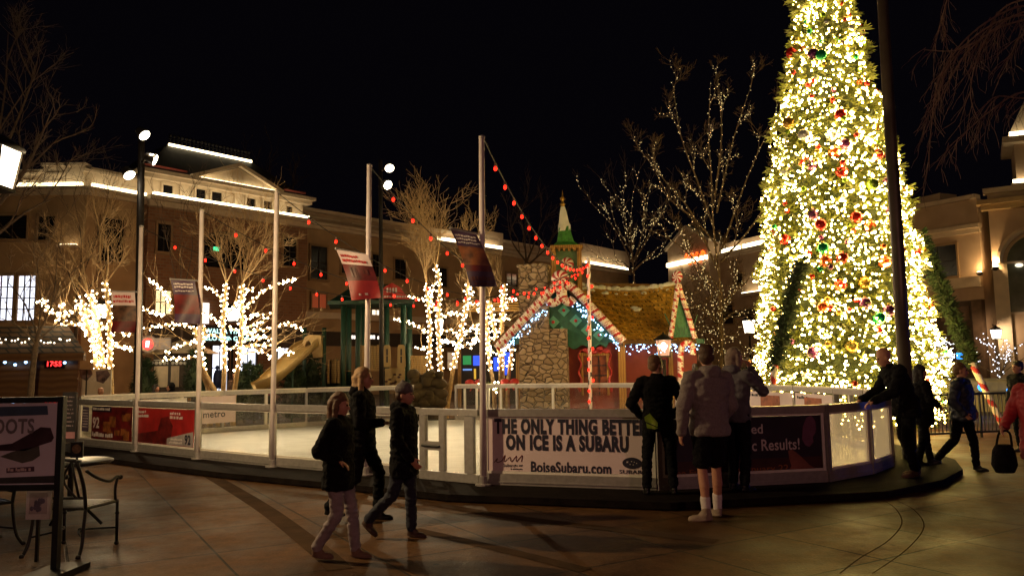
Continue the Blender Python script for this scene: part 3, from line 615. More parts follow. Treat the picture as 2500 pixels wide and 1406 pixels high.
# ================================================================== buildings round the square
STUCCO = mat('tan_stucco', (.40, .27, .15), .85, 0, .16, 1.2, .3, 20)
STUCCO3 = mat('brown_stucco_trim', (.30, .20, .11), .85, 0, .12, 1.5)
STUCCO2 = mat('pale_stucco', (.46, .34, .24), .85, 0, .12, 1.0, .3, 20)
BRICKM = brick_mat('brown_brick', (.26, .125, .065), (.19, .085, .045), (.22, .16, .11), 1.0, .85, .02, .45, .16)
TRIM = mat('cream_trim', (.60, .50, .38), .7, 0, .1, 2)
SLATE = mat('dark_slate', (.022, .018, .018), .6, 0, .4, 3, .4, 12)
LEADR = mat('dull_red_strip', (.20, .04, .03), .6)
LITW = emat('lit_shop_window', (1.0, .88, .66), 1.5)
LITW2 = emat('cool_lit_window', (.82, .86, 1.0), 1.7)
def window(w, x0, y0, x1, y1, par, lit=None, bars=(1, 2), surround=None, name='window'):
    u0, u1, z0, z1 = w.rect(x0, y0, x1, y1); g = .10; surround = surround or STUCCO3
    m = MB(); m.wbox(w, u0 - g, u0, z0, z1, .005, .12); m.wbox(w, u1, u1 + g, z0, z1, .005, .12); m.wbox(w, u0 - g, u1 + g, z1 + .002, z1 + g + .05, .005, .14); m.wbox(w, u0 - g * 1.4, u1 + g * 1.4, z0 - .12, z0 - .002, .005, .2)
    f = m.build(name, surround, par)
    m = MB(); m.wbox(w, u0 + .002, u1 - .002, z0 + .002, z1 - .002, .006, .03); p = m.build('pane', lit or PANE_DK, f)
    m = MB(); nx, nz = bars
    for k in range(1, nx + 1):
        c = u0 + (u1 - u0) * k / (nx + 1); m.wbox(w, c - .025, c + .025, z0 + .003, z1 - .003, .031, .07)
    for k in range(1, nz + 1):
        c = z0 + (z1 - z0) * k / (nz + 1); m.wbox(w, u0 + .003, u1 - .003, c - .02, c + .02, .0315, .06)
    if nx + nz: m.build('glazing_bar', DARKP, f)
    return f
def wallpart(ws, H, par, m, back=7.0, z0=0., name='wall'):
    """one solid block behind a chain of facade lines"""
    F = [ws[0].a] + [w.b for w in ws]; B = [q - (ws[min(i, len(ws) - 1)].n) * back for i, q in enumerate(F)]
    b = MB(); b.prism([q + V(0, 0, z0) for q in F] + [q + V(0, 0, z0) for q in reversed(B)], (0, 0, H - z0)); return b.build(name, m, par)
def ledge(ws, z, par, h=.35, out=.45, name='cornice', m=TRIM, strip=True, s=None):
    b = MB()
    for w in ws:
        b.wbox(w, -.1, w.L + .1, z - h, z - h * .45, .004, out * .55); b.wbox(w, -.15, w.L + .15, z - h * .45 + .002, z, .004, out)
    c = b.build(name, m, par)
    if strip:
        b = MB()
        for w in ws: b.wbox(w, .1, w.L - .1, z + .004, z + .20, .16, .34)
        b.build('light_strip', s or STRIP, par)
    return c
# ---- far left block
w0 = Wall((-30, 36.8), (-20.4, 36.8)); w1 = Wall((-20.4, 36.8), (-18.75, 39.2))
t = thing('stucco_building', (-25, 38, 0), 'tan building at the far left with a panelled parapet above a lit ledge', 'building')
zl = w0.uv(100, 460)[1]
wallpart([w0, w1], zl, t, STUCCO); ledge([w0, w1], zl, t, s=emat('soft_light_strip', (1, .80, .46), 4.2))
zt = w0.uv(100, 418)[1]
def inset(w, o): return Wall((w.a - w.n * o)[:2], (w.b - w.n * o)[:2])
i0, i1 = inset(w0, .35), inset(w1, .35)
wallpart([i0, i1], zt, t, TRIM, 1.2, zl + .01, 'parapet')
m = MB()
for x0, x1, y in ((112, 165, 408), (168, 210, 408)):
    u0, u1, _, _ = i0.rect(x0, 410, x1, 455); m.wbox(i0, u0, u1, zl + .02, zt + .28, .004, .2); m.wbox(i0, u0 - .1, u1 + .1, zt + .282, zt + .42, -.3, .3)
m.build('parapet_pier', TRIM, t)
m = MB()
for w, x0, x1 in ((i0, 20, 65), (i0, 118, 160), (i0, 30, 100)):
    u0, u1, z0, z1 = w.rect(x0, 425, x1, 448); m.wbox(w, u0, u1, z0, z0 + .1, .203, .26); m.wbox(w, u0, u1, z1 - .1, z1, .203, .26)
m.wbox(i1, .3, i1.L - .3, zl + .35, zl + .5, .004, .1); m.wbox(i1, .3, i1.L - .3, zl + 1.0, zl + 1.12, .004, .1); m.wbox(i1, -.1, i1.L, zt - .002, zt + .14, -.2, .18); m.wbox(i0, 0, i0.L - .2, zt + .003, zt + .14, -.2, .18)
m.build('parapet_panel', TRIM, t)
for q in ((-6, 527, 68, 585), (95, 529, 136, 587)): window(w0, *q, t, bars=(1, 1))
window(w1, 246, 535, 300, 640, t, bars=(1, 3))
for q in ((-12, 674, 34, 782), (46, 674, 88, 782)): window(w0, *q, t, lit=LITW2, bars=(2, 3))
u, z = w0.uv(172, 600); m = MB(); m.wbox(w0, u - .45, u + .45, z - .1, z, .01, .4); sh = m.build('light_shelf', TRIM, t); m = MB(); m.wbox(w0, u - .4, u + .4, z + .003, z + .05, .08, .3); m.build('light_strip', emat('dim_light_strip', (1, .78, .45), 4), t)
m = MB(); zz = w0.uv(100, 800)[1]; m.wbox(w0, 3, w0.L, zz - .3, zz, .004, .5); m.wbox(w0, 3, w0.L, .02, zz - .302, .004, .12); m.build('shop_front', BRICKM, t)
# ---- mansard pavilion
wp = Wall((-18.4, 38.9), (-12.2, 46.0))
t = thing('mansard_building', (-16, 44, 0), 'brick pavilion with a dark mansard roof, lit pediment and glowing ledge', 'building')
zl = wp.uv(560, 509)[1]
wallpart([wp], zl, t, BRICKM); 
ledge([wp], zl, t, .5, .6)
za = wp.uv(560, 465)[1]
ip = inset(wp, .5); wallpart([ip], za, t, TRIM, 6.4, zl + .01, 'attic_wall')
m = MB(); m.wbox(ip, -.35, ip.L + .35, za + .002, za + .22, -.5, .45); m.wbox(ip, -.5, ip.L + .5, za + .222, za + .42, -.5, .65); m.build('eave_cornice', TRIM, t)
# pediment
a0, _ = ip.uv(468, 432); a1, _ = ip.uv(672, 478); ac = (a0 + a1) / 2; zp = za + .43; zx = ip.uv(572, 412)[1]
m = MB(); m.prism([ip.p(a0, zp, .3), ip.p(a1, zp, .3), ip.p(ac, zx, .3)], -ip.n * .8); pd = m.build('pediment', TRIM, t)
m = MB()
for p, q in ((a0 - .2, ac), (a1 + .2, ac)): m.bar(ip.p(p, zp + .02, .42), ip.p(q, zx + .16, .42), .3, .2)
m.build('raking_cornice', TRIM, pd)
m = MB(); m.lathe(ip.p(ac, (zp * 1.9 + zx * 1.1) / 3, .305), [(.34, 0), (.42, 0), (.42, .08), (.34, .08)], 20, ip.n); m.build('round_medallion', TRIM, pd)
m = MB(); m.wbox(ip, a0 + .3, a1 - .3, zp + .003, zp + .05, .42, .5); m.build('light_strip', STRIP, pd)
# mansard roof + cresting
r0 = ip.p(-.2, za + .43, .2); r1 = ip.p(ip.L + .2, za + .43, .2); rb0 = r0 - ip.n * 6; rb1 = r1 - ip.n * 6
c0u, cz = inset(wp, 2.6).uv(410, 352); c1u, _ = inset(wp, 2.6).uv(612, 396); iq = inset(wp, 2.6)
t0 = iq.p(c0u, cz); t1 = iq.p(c1u, cz); tb0 = t0 - ip.n * 2.5; tb1 = t1 - ip.n * 2.5
m = MB(); m.add([r0, r1, rb1, rb0, t0, t1, tb1, tb0], [(0, 1, 5, 4), (1, 2, 6, 5), (2, 3, 7, 6), (3, 0, 4, 7), (4, 5, 6, 7), (3, 2, 1, 0)]); rf = m.build('roof', SLATE, t)
m = MB(); m.bar(t0 + ip.n * .1 - V(0, 0, .05), t1 + ip.n * .1 - V(0, 0, .05), .1, .14); m.build('light_strip', STRIP, rf)
m = MB(); n = 22
for k in range(n):
    p = t0 + (t1 - t0) * (k + .5) / n; m.bar(p + V(0, 0, .03), p + V(0, 0, .45), .05); m.ball(p + V(0, 0, .5), .1, 6, 4)
m.bar(t0 + V(0, 0, .32), t1 + V(0, 0, .32), .05); m.build('roof_cresting', BLACKM, rf)
for a, c in ((-.2, .9 * a0), (a1 + .6, ip.L + .2)): m = MB(); m.bar(ip.p(a, za + .75, -.05), ip.p(c, za + .75, -.05), .10, .10); m.build('red_strip', LEADR, rf)
for a, c in ((.05, a0 * .85), (a1 + .3, ip.L - .1)): m = MB(); m.wbox(ip, a, c, za + .424, za + .48, .3, .42); m.build('light_strip', emat('soft_light_strip', (1, .80, .46), 4.2), rf)
for q in ((396, 453, 420, 478), (477, 463, 500, 490), (515, 470, 540, 495), (600, 485, 622, 512), (642, 492, 662, 517), (697, 505, 712, 525)): window(ip, *q, t, bars=(0, 0), surround=TRIM)
for x in (448, 580, 684): u, _ = ip.uv(x, 470); m = MB(); m.wbox(ip, u - .25, u + .25, zl + .02, za, .004, .16); m.build('pilaster', TRIM, t)
for q in ((383, 548, 415, 615), (690, 580, 722, 650)): window(wp, *q, t, bars=(1, 1))
# big arched opening
u0, u1, z0, z1 = wp.rect(498, 600, 604, 655); uc = (u0 + u1) / 2; rr = (u1 - u0) / 2
m = MB(); pts = [wp.p(u0, z0, .005), wp.p(u1, z0, .005)] + [wp.p(uc + rr * math.cos(a), z1 + rr * .45 * math.sin(a), .005) for a in np.linspace(0, math.pi, 14)]
m.prism(pts, wp.n * .03); f = m.build('arched_window', PANE_DK, t)
m = MB(); m.tube([wp.p(uc + (rr + .1) * math.cos(a), z1 + (rr * .45 + .1) * math.sin(a), .06) for a in np.linspace(0, math.pi, 16)], .12, 6); m.wbox(wp, uc - .06, uc + .06, z0, z1 + rr * .44, .036, .08); m.build('arch_frame', DARKP, f)
u0, u1, z0, z1 = wp.rect(519, 604, 533, 613); m = MB(); m.wbox(wp, u0, u1, z0, z1, .1, .16); m.build('green_sign_lamp', emat('green_glow', (.03, 1, .42), 2.2), t)
window(wp, 378, 710, 416, 766, t, lit=emat('yellow_lit_window', (1, .80, .42), 1.3), bars=(2, 1))
u0, u1, z0, z1 = wp.rect(489, 740, 506, 790); m = MB(); m.wbox(wp, u0, u1, z0, z1, .05, .2); m.build('upright_lit_sign', emat('white_sign_face', (1, .93, .82), 1.6), t)
zs = wp.uv(560, 840)[1]
m = MB(); m.wbox(wp, .2, wp.L - .2, zs - .1, zs + 1.0, .004, .25); fas = m.build('shop_fascia', mat('dark_fascia', (.03, .02, .016), .6, 0, .2, 2), t)
SIGNT = emat('teal_white_letters', (.55, 1.0, .95), 1.7)
def wsign(par, w, x0, y0, x1, y1, body, mm, off=.27, bold=.03):
    u0, u1, z0, z1 = w.rect(x0, y0, x1, y1, off); return text(par, 'shop_lettering', body, mm, w.p(u0, z0, off), w.d, (0, 0, 1), z1 - z0, u1 - u0, depth=.01, bold=bold)
wsign(fas, wp, 500, 803, 612, 814, 'WALLA WALLA', SIGNT); wsign(fas, wp, 497, 821, 612, 831, 'CLOTHING CO.', SIGNT)
for q in ((516, 842, 553, 955), (584, 850, 622, 950), (676, 850, 712, 905)): window(wp, *q, t, lit=LITW2, bars=(1, 1), surround=DARKP, name='shop_window')
for (x, y, hh) in ((530, 925, 1.1), (540, 930, .9), (600, 920, 1.2)):
    m = MB(); u, z = wp.uv(x, y, .3); m.ball(wp.p(u, z, .3), .22, 8, 6, (1, 1, hh * 2.2)); m.ball(wp.p(u, z + hh * .55, .3), .12, 8, 6); m.build('shop_mannequin', mat('navy_goods', (.02, .05, .2), .6, 0, .3, 6), t)
# ---- long middle range
wa, wb = Wall((-13.2, 48.2), (-.8, 62)), Wall((-.8, 62), (11.6, 77))
t = thing('long_stucco_building', (0, 66, 0), 'long tan terrace running from the mansard pavilion to behind the cottage', 'building')
zl = wa.uv(860, 558)[1]
wallpart([wa, wb], zl, t, STUCCO); ledge([wa, wb], zl, t, .4, .5, strip=False)
ia, ib = inset(wa, .5), inset(wb, .5); zt = wa.uv(860, 530)[1]
wallpart([ia, ib], zt, t, STUCCO2, 1.5, zl + .01, 'parapet')
m = MB()
for w in (ia, ib):
    m.wbox(w, -.1, w.L, zt + .003, zt + .22, -.35, .3)
    for k in range(5): c = w.L * (k + .5) / 5; m.wbox(w, c - w.L * .075, c + w.L * .075, zl + .5, zt - .35, .004, .12)
m.build('parapet_panel', TRIM, t)
m = MB(); u0, _ = wa.uv(1062, 582); m.wbox(wa, u0, wa.L - .3, zl + .004, zl + .26, .16, .4); m.build('light_strip', STRIP, t); m = MB(); u0, _ = wb.uv(1425, 655); m.wbox(wb, u0, wb.L - .6, zl + .004, zl + .26, .16, .4); m.build('light_strip', STRIP, t)
m = MB(); u0, u1, _, _ = ia.rect(1168, 570, 1222, 590); m.wbox(ia, u0, u1, zl + .1, zt + .7, .005, .3); m.build('parapet_pier', STUCCO2, t); m = MB(); u0, u1, _, _ = ib.rect(1412, 610, 1530, 650); m.wbox(ib, u0, u1, zl + .1, zt + 1.2, .005, .3); m.build('parapet_pier', STUCCO2, t)
for q in ((757, 602, 797, 682), (832, 612, 862, 668), (907, 622, 926, 676), (962, 634, 990, 682), (1064, 655, 1090, 700)): window(wa, *q, t, bars=(1, 1))
for q in ((1235, 668, 1262, 700), (1300, 680, 1322, 712)): window(wb, *q, t, bars=(1, 1))
for q in ((683, 712, 708, 775),): window(wa, *q, t, bars=(1, 1))
window(wa, 760, 718, 795, 752, t, lit=emat('reddish_lit_window', (1, .25, .12), .05), bars=(1, 0))
window(wa, 906, 757, 928, 783, t, lit=LITW, bars=(1, 0)); 
zs = wa.uv(880, 812)[1]; m = MB(); m.wbox(wa, .5, wa.L, zs - .9, zs, .004, .3); fas = m.build('shop_fascia', mat('dark_fascia', (.03, .02, .016)), t)
m = MB()
for x0, x1 in ((846, 880), (890, 928), (690, 712)):
    u0, u1, z0, z1 = wa.rect(x0, 817, x1, 829, .3); scribble(m, wa, u0, u1, (z0 + z1) / 2, .305, rg, (z1 - z0) * .7)
m.build('lit_sign_letters', emat('white_sign_face', (1, .93, .82), 1.6), fas)
m = MB(); zc = wa.uv(800, 790)[1]; m.wbox(wa, 0, wa.L, zc + .3, zc + .7, .004, .25); m.wbox(wb, 0, wb.L, zc + .3, zc + .7, .004, .25); m.build('string_course', TRIM, t)
for q in ((1090, 860, 1125, 900), (1130, 855, 1165, 915)): window(wa, *q, t, lit=emat('dim_shop_window', (1, .7, .42), .35), bars=(1, 1), name='shop_window')
arc = thing('arcade_booth', at(1190, 940, 36), 'booth with glowing blue and green panels behind the lit birches', 'booth')
wz = Wall(at(1120, 900, 36)[:2], at(1256, 900, 36)[:2])
m = MB(); u0, u1, z0, z1 = wz.rect(1118, 850, 1262, 965); m.wbox(wz, u0, u1, 0, z1 + .6, -2, -.1); m.build('body', mat('dark_fascia', (.03, .02, .016)), arc)
m = MB(); m.wbox(wz, u0 - .3, u1 + .3, z1 + .602, z1 + .8, -2.3, .5); m.build('roof', SLATE, arc)
GRN, BLU = emat('green_glow', (.03, 1, .42), 2.2), emat('blue_glow', (.02, .10, 1), 1.0)
for (x0, y0, x1, y1, mm) in ((1130, 868, 1150, 890, emat('dim_green_glow', (.02, .5, .16), .3)), (1155, 868, 1172, 892, BLU), (1205, 872, 1222, 905, BLU), (1222, 860, 1246, 915, BLU), (1130, 900, 1152, 904, emat('pale_blue_glow', (.2, .4, 1), .8)), (1157, 900, 1162, 925, emat('amber_glow', (1, .6, .06), .5))):
    u0, u1, z0, z1 = wz.rect(x0, y0, x1, y1); m = MB(); m.wbox(wz, u0, u1, z0, z1, -.098, -.04); m.build('glowing_panel', mm, arc)
# ---- gabled building at the right, running toward the camera
wc = Wall((15.2, 72.2), (26, 47))
t = thing('gabled_building', (20, 62, 0), 'stucco range with small gable and orange neon sign, left of the big fir', 'building')
zl = wc.uv(1830, 606)[1]
wallpart([wc], zl, t, STUCCO2); ledge([wc], zl, t, .4, .5, strip=False)
ic = inset(wc, .5); zt = wc.uv(1850, 572)[1]; wallpart([ic], zt, t, STUCCO2, 1.5, zl + .01, 'parapet')
for x0, x1 in ((1770, 1812), (1822, 1893)): a, _ = wc.uv(x0, 610); c, _ = wc.uv(x1, 600); m = MB(); m.wbox(wc, a, c, zl + .004, zl + .34, .16, .4); m.build('light_strip', STRIP, t)
a, _ = wc.uv(1657, 640); c, _ = wc.uv(1757, 610); zg = wc.uv(1705, 642)[1]; zs_ = wc.uv(1660, 614)[1]; zx = wc.uv(1697, 562)[1]
m = MB(); m.wbox(wc, a, c, 0, zs_, .005, 1.2); m.prism([wc.p(a, zs_ + .002, 1.2), wc.p(c, zs_ + .002, 1.2), wc.p((a + c) / 2, zx, 1.2)], -wc.n * 3); gb = m.build('gable_front', STUCCO2, t)
m = MB()
for p in (a - .3, c + .3): m.bar(wc.p(p, zs_ + .1, 1.1), wc.p((a + c) / 2, zx + .2, 1.1), .5, .25)
m.build('raking_cornice', TRIM, gb)
m = MB(); m.wbox(wc, a + .1, c - .1, zg - .1, zg + .25, 1.202, 1.45); m.build('light_strip', STRIP, gb)
m = MB(); u0, u1, z0, z1 = wc.rect(1674, 616, 1722, 642, 1.3)
m.tube(smoothline([wc.p(u0 + (u1 - u0) * s, z0 + (z1 - z0) * (.5 + .45 * math.sin(s * 23)), 1.32) for s in np.linspace(0, 1, 16)], 3), .13, 5); m.build('neon_sign', emat('orange_neon', (1, .12, .012), 3.), gb)
for q in ((1800, 667, 1816, 696), (1882, 642, 1906, 682), (1770, 745, 1792, 790)): window(wc, *q, t, bars=(0, 1))
a, za_ = wc.uv(1820, 718); c, _ = wc.uv(1880, 716); m = MB(); m.wbox(wc, a, c, za_ - .25, za_, .005, .8); m.build('light_shelf', TRIM, t); m = MB(); m.wbox(wc, a + .1, c - .1, za_ + .003, za_ + .10, .2, .5); m.build('light_strip', STRIP, t)
m = MB(); zc = wc.uv(1800, 760)[1]; m.wbox(wc, 0, wc.L, zc - .5, zc, .005, .6); m.build('canopy', DARKP, t)
# ---- right-hand building
wd = Wall((25.6, 48.2), (27.35, 45.2)); we = Wall((27.0, 43.4), (31.5, 40.6))
t = thing('arched_building', (29, 46, 0), 'stucco building at the right edge with an arched window and a lantern tower', 'building')
wd2 = Wall((22.8, 50.5), (26.9, 44.2))
zl = wd2.uv(2300, 560)[1]; zt = wd2.uv(2300, 500)[1]
wallpart([wd2], zt, t, STUCCO2, 6); ledge([wd2], zl, t, .5, .4, strip=False)
m = MB(); m.wbox(wd2, -.2, wd2.L, zt + .003, zt + .25, -.4, .25); m.build('coping', TRIM, t)
window(wd2, 2245, 602, 2338, 678, t, bars=(1, 1))
ub, zb = wd2.uv(2300, 700); m = MB(); m.wbox(wd2, 0, wd2.L, zb - .2, zb + .4, .005, .35); m.build('string_course', TRIM, t)
u0, u1, z0, z1 = wd2.rect(2292, 735, 2412, 940); m = MB(); m.wbox(wd2, u0, u1, .02, z1, .005, .08); dr = m.build('door_recess', mat('dark_timber', (.05, .03, .018), .6, 0, .3, 3), t)
m = MB(); m.wbox(wd2, u0 + .3, u0 + (u1 - u0) * .7, z1 - 1.1, z1 - .3, .085, .12); m.wbox(wd2, u0 + (u1 - u0) * .8, u1, .03, z1, .085, .4); m.build('door_panel', mat('worn_timber', (.12, .075, .045), .7, 0, .3, 3), dr)
zt2 = we.uv(2450, 470)[1]; wallpart([we], zt2, t, STUCCO2, 7, name='front_wall')
zc = we.uv(2450, 512)[1]; m = MB(); m.wbox(we, -.35, we.L, zc, zc + .3, .005, .5); m.wbox(we, -.55, we.L, zc + .302, zc + .55, .005, .75); m.build('cornice', mat('gold_lit_trim', (.5, .36, .18), .7, 0, .1, 3), t)  # gold light falling on this cornice is put into its trim colour
m = MB(); m.wbox(we, -.2, we.L, zt2 + .003, zt2 + .3, -.3, .2); m.build('coping', TRIM, t)
u0, z0 = we.uv(2468, 765); _, z1 = we.uv(2490, 640); rr = 1.5; uc = u0 + rr
arch = [we.p(u0, z0, .006), we.p(u0 + 2 * rr, z0, .006)] + [we.p(uc + rr * math.cos(a), z1 + rr * math.sin(a), .006) for a in np.linspace(0, math.pi, 18)]
m = MB(); m.prism(arch, we.n * .03); f = m.build('arched_window', mat('grey_green_glass', (.10, .11, .09), .15, 0, .3, 2), t)
m = MB(); m.tube([we.p(uc + (rr + .35) * math.cos(a), z1 + (rr + .35) * math.sin(a), .1) for a in np.linspace(0, math.pi, 20)], .35, 6, flat=.5); m.wbox(we, u0 - .7, u0, .05, z1, .005, .2); m.wbox(we, uc - .05, uc + .05, z0, z1 + rr, .04, .1); m.wbox(we, u0, u0 + 2 * rr, z1 - .06, z1 + .06, .04, .1); m.wbox(we, u0, u0 + 2 * rr, z0 - .05, z0 + .06, .04, .1); m.build('arch_frame', TRIM, f)
m = MB(); u, z = we.uv(2488, 648); m.ball(we.p(u, z, .12), .16, 10, 6, (1.4, 1, .7)); m.build('room_lamp', LITW, f)
# lantern tower
x0 = at(2474, 400, 43.5)[0]; zA = at(2472, 445, 43.5)[2]; zB = at(2472, 352, 43.5)[2]
def tbox(mb, l, r_, f, bk, z0, z1):
    """box in the tower's own turned frame: l..r_ along its front, f..bk into depth"""
    P = V(x0, 43.5, 0); dx = V(.94, -.34, 0); dy = V(.34, .94, 0) * 1.0 + V(.22, 0, 0); c = P + dx * (l + r_) / 2 + dy * (f + bk) / 2
    mb.obox(c + V(0, 0, (z0 + z1) / 2), dx * (r_ - l) / 2, dy * (bk - f) / 2, V(0, 0, (z1 - z0) / 2)); return c
m = MB(); tbox(m, 0, 5, 0, 4, zt2 - 1.0, zA - .1); tbox(m, .1, 4.9, .1, 3.9, zA - .09, zB); tp = m.build('tower', STUCCO2, t)
m = MB(); tbox(m, -.45, 5.5, -.45, 3.6, zB + .002, zB + .35); cq = m.build('cornice', TRIM, tp)
m = MB(); tbox(m, -.2, 5.25, -.2, 4.1, zA - .3, zA - .095); m.build('lower_cornice', TRIM, tp)
for (z0_, z1_, f0) in ((zB + .354, zB + .6, -.4), (zA - .09, zA + .12, -.18)): m = MB(); tbox(m, -.1, 5.2, f0, f0 + .14, z0_, z1_); m.build('light_strip', STRIP, tp)
m = MB(); c = V(0, 0, 0); P = V(x0, 43.5, 0); dx = V(.94, -.34, 0); dy = V(.56, .94, 0); m.add([P + V(0, 0, zB + .36) + dx * u_ + dy * v_ for u_, v_ in ((-.2, -.1), (5.2, -.1), (5.2, 3.4), (-.2, 3.4))] + [P + dx * 2.5 + dy * 1.7 + V(0, 0, zB + 6.3)], [(0, 1, 4), (1, 2, 4), (2, 3, 4), (3, 0, 4), (3, 2, 1, 0)]); m.build('roof', TRIM, tp)
m = MB(); tbox(m, .6, 4.4, .04, .12, zA + .5, zB - .5); m.build('tower_panel', TRIM, tp)
# wall lamps of the right-hand building
def sconce(w, px, py, par_label, power, up=True):
    u, z = w.uv(px, py); c = w.p(u, z, .3); t = thing('wall_lamp', w.p(u, z, 0), par_label, 'wall lamp')
    m = MB(); m.lathe(c, [(.05, -.14), (.16, -.06), (.18, .06)], 12); m.bar(w.p(u, z - .06, .0), c - V(0, 0, .06), .05); m.build('bowl', DARKP, t)
    m = MB(); m.ball(c + V(0, 0, .05), .14, 10, 6, (1, 1, .6)); m.build('lamp_bulb', emat('amber_lamp', (1, .66, .25), 9), t, True)
    point(t, c + V(0, 0, .35), power, (1, .62, .25), .05)
sconce(we, 2430, 656, 'amber uplight on the wall beside the arched window', 150)
sconce(wd2, 2398, 668, 'small bright wall light left of the amber uplight', 25)

wbl = V(13.4, 12.6, 0); t = thing('neon_totem', wbl, 'dark totem with upright blue neon tubes standing outside the frame at the right', 'sign')
m = MB(); m.box(13.42, 13.7, 12.0, 13.2, 0, 2.6); m.build('body', DARKP, t)
for k in range(4): m = MB(); m.cyl((13.38, 12.2 + k * .25, .9 + .2 * (k % 2)), (13.38, 12.2 + k * .25, 2.4), .03, n=8); m.build('neon_tube', emat('blue_neon', (.05, .14, 1), 9), t)
point(t, (13.1, 12.6, 1.7), 14, (.10, .16, 1), .2)
# ================================================================== lamps
def glow_glass(name, col, s):
    m = bpy.data.materials.new(name); m.use_nodes = True; nt = m.node_tree; nt.nodes.clear()
    o = nt.nodes.new('ShaderNodeOutputMaterial'); a = nt.nodes.new('ShaderNodeAddShader'); t = nt.nodes.new('ShaderNodeBsdfTransparent'); e = nt.nodes.new('ShaderNodeEmission')
    t.inputs[0].default_value = (.8, .8, .8, 1); e.inputs[0].default_value = tuple(col) + (1,); e.inputs[1].default_value = s
    nt.links.new(t.outputs[0], a.inputs[0]); nt.links.new(e.outputs[0], a.inputs[1]); nt.links.new(a.outputs[0], o.inputs[0]); m.cycles.emission_sampling = 'NONE'; _M[name] = m; return m
LANT = glow_glass('frosted_lantern_glass', (1, .86, .66), 3.0)
def flood_mast(base, top, lamps, label, tgt, power, rad):
    t = thing('floodlight_mast', base, label, 'floodlight')
    m = MB(); m.tube([base, (base + top) / 2, top], [rad, rad * .9, rad * .8], 14); m.lathe(base, [(rad * 2, 0), (rad * 2, .05), (rad * 1.1, .3)], 14); m.build('shaft', DARKP, t, True)
    for (px, py, Y, tg, an) in lamps:
        c = at(px, py, Y); d = nrm(np.asarray(tg, float) - c); pz = base + (top - base) * ((c[2] - base[2]) / (top[2] - base[2]))
        m = MB(); m.lathe(c, [(.05, -.26), (.10, -.24), (.15, -.05), (.165, 0), (.15, -.004)], 16, d); m.bar(pz, c - d * .2, .05); h = m.build('lamp_head', DARKP, t, True)
        m = MB(); m.lathe(c, [(.001, .004), (.145, .004), (.12, .03), (.001, .045)], 16, d); m.build('lens', emat('floodlight_lens', (1, .88, .62), 14), h, True)
        spot(t, c + d * .09, tg, power, (1.0, .77, .46), an, .8, .09)
FP = 2450
tgc = (-1.2, 15.5, 0)
bL = at(338, 950, 20.0); bL[2] = 0; tL = at(346, 318, 20.0)
flood_mast(bL, tL, [(353, 331, 19.6, (-1.5, 17.5, 0), 58), (378, 391, 19.7, (3.2, 24, 2.2), 46), (316, 428, 19.7, (-4.5, 17.5, 0), 60)], 'tall dark floodlight mast with three lamps at the left end of the rink', tgc, FP, .105)
bM = at(932, 940, 25.0); bM[2] = 0; tM = at(929, 392, 25.0)
flood_mast(bM, tM, [(951, 411, 24.6, (-.5, 17.0, 0), 52), (947, 452, 24.6, (5.0, 14.8, 0), 44)], 'slim floodlight mast with two lamps behind the pink and red banner', tgc, FP, .078)
def lantern_head(t, c, s, mm=None):
    """four-sided street lantern hanging round c, about s tall"""
    m = MB(); w0, w1 = .24 * s, .33 * s
    for sx, sy in ((1, 1), (1, -1), (-1, 1), (-1, -1)): m.bar(c + V(sx * w0, sy * w0, -.45 * s), c + V(sx * w1, sy * w1, .32 * s), .035 * s)
    m.box(c[0] - w0 * 1.15, c[0] + w0 * 1.15, c[1] - w0 * 1.15, c[1] + w0 * 1.15, c[2] - .52 * s, c[2] - .45 * s)
    m.build('lantern_frame', BLACKM, t)
    m = MB(); m.lathe(c, [(w1 * 1.6, .32 * s), (w1 * 1.5, .37 * s), (w1 * .7, .55 * s), (.04 * s, .64 * s), (.05 * s, .70 * s), (.001, .75 * s)], 16); m.build('lantern_cap', BLACKM, t, True)
    m = MB(); k0, k1 = w0 * .96, w1 * .97; z0, z1 = c[2] - .448 * s, c[2] + .318 * s
    vs = [(c[0] + sx * k, c[1] + sy * k, z) for k, z in ((k0, z0), (k1, z1)) for sx, sy in ((-1, -1), (1, -1), (1, 1), (-1, 1))]
    m.add(vs, [(0, 1, 5, 4), (1, 2, 6, 5), (2, 3, 7, 6), (3, 0, 4, 7)]); m.build('lantern_glass', mm or LANT, t)
def street_lantern(base, h, label, power, col, arm=None, s=.75, group=None):
    base = np.asarray(base, float); t = thing('street_lantern', base, label, 'street lamp', group); c = base + V(0, 0, h)
    if arm is not None: c = c + np.asarray(arm, float)
    m = MB(); m.tube([base, base + V(0, 0, .5), base + V(0, 0, .52), base + V(0, 0, h - .5)], [.11, .10, .055, .045], 12); m.lathe(base, [(.17, 0), (.17, .12), (.12, .3), (.11, .32)], 12); m.build('post', BLACKM, t, True)
    if arm is not None:
        m = MB(); e = c + V(0, 0, -.6 * s); p = base + V(0, 0, h - .9); m.tube(smoothline([p, p + (e - p) * .5 + V(0, 0, -.12), e], 5), .03, 6); m.tube(smoothline([p + V(0, 0, .35), p + (e - p) * .6 + V(0, 0, .28), e], 5), .02, 6); m.build('bracket', BLACKM, t)
    lantern_head(t, c, s); point(t, c, power, col, .10); return t
AMB = (1.0, .45, .15)
ll = at(-14, 402, 9.0)
street_lantern((ll[0] - .75, 9.0, 0), ll[2], 'big white-glowing street lantern cut by the left edge of the photo', 1700, (1, .70, .34), arm=(.75, 0, 0), s=.60)
street_lantern((-3.5, -6.5, 0), 4.4, 'street lantern standing on the plaza behind the photographer, to the left', 290, (1, .46, .24), group='plaza lanterns')
street_lantern((5.5, -7.5, 0), 4.4, 'street lantern standing on the plaza behind the photographer, to the right', 1050, (1, .45, .41), group='plaza lanterns')
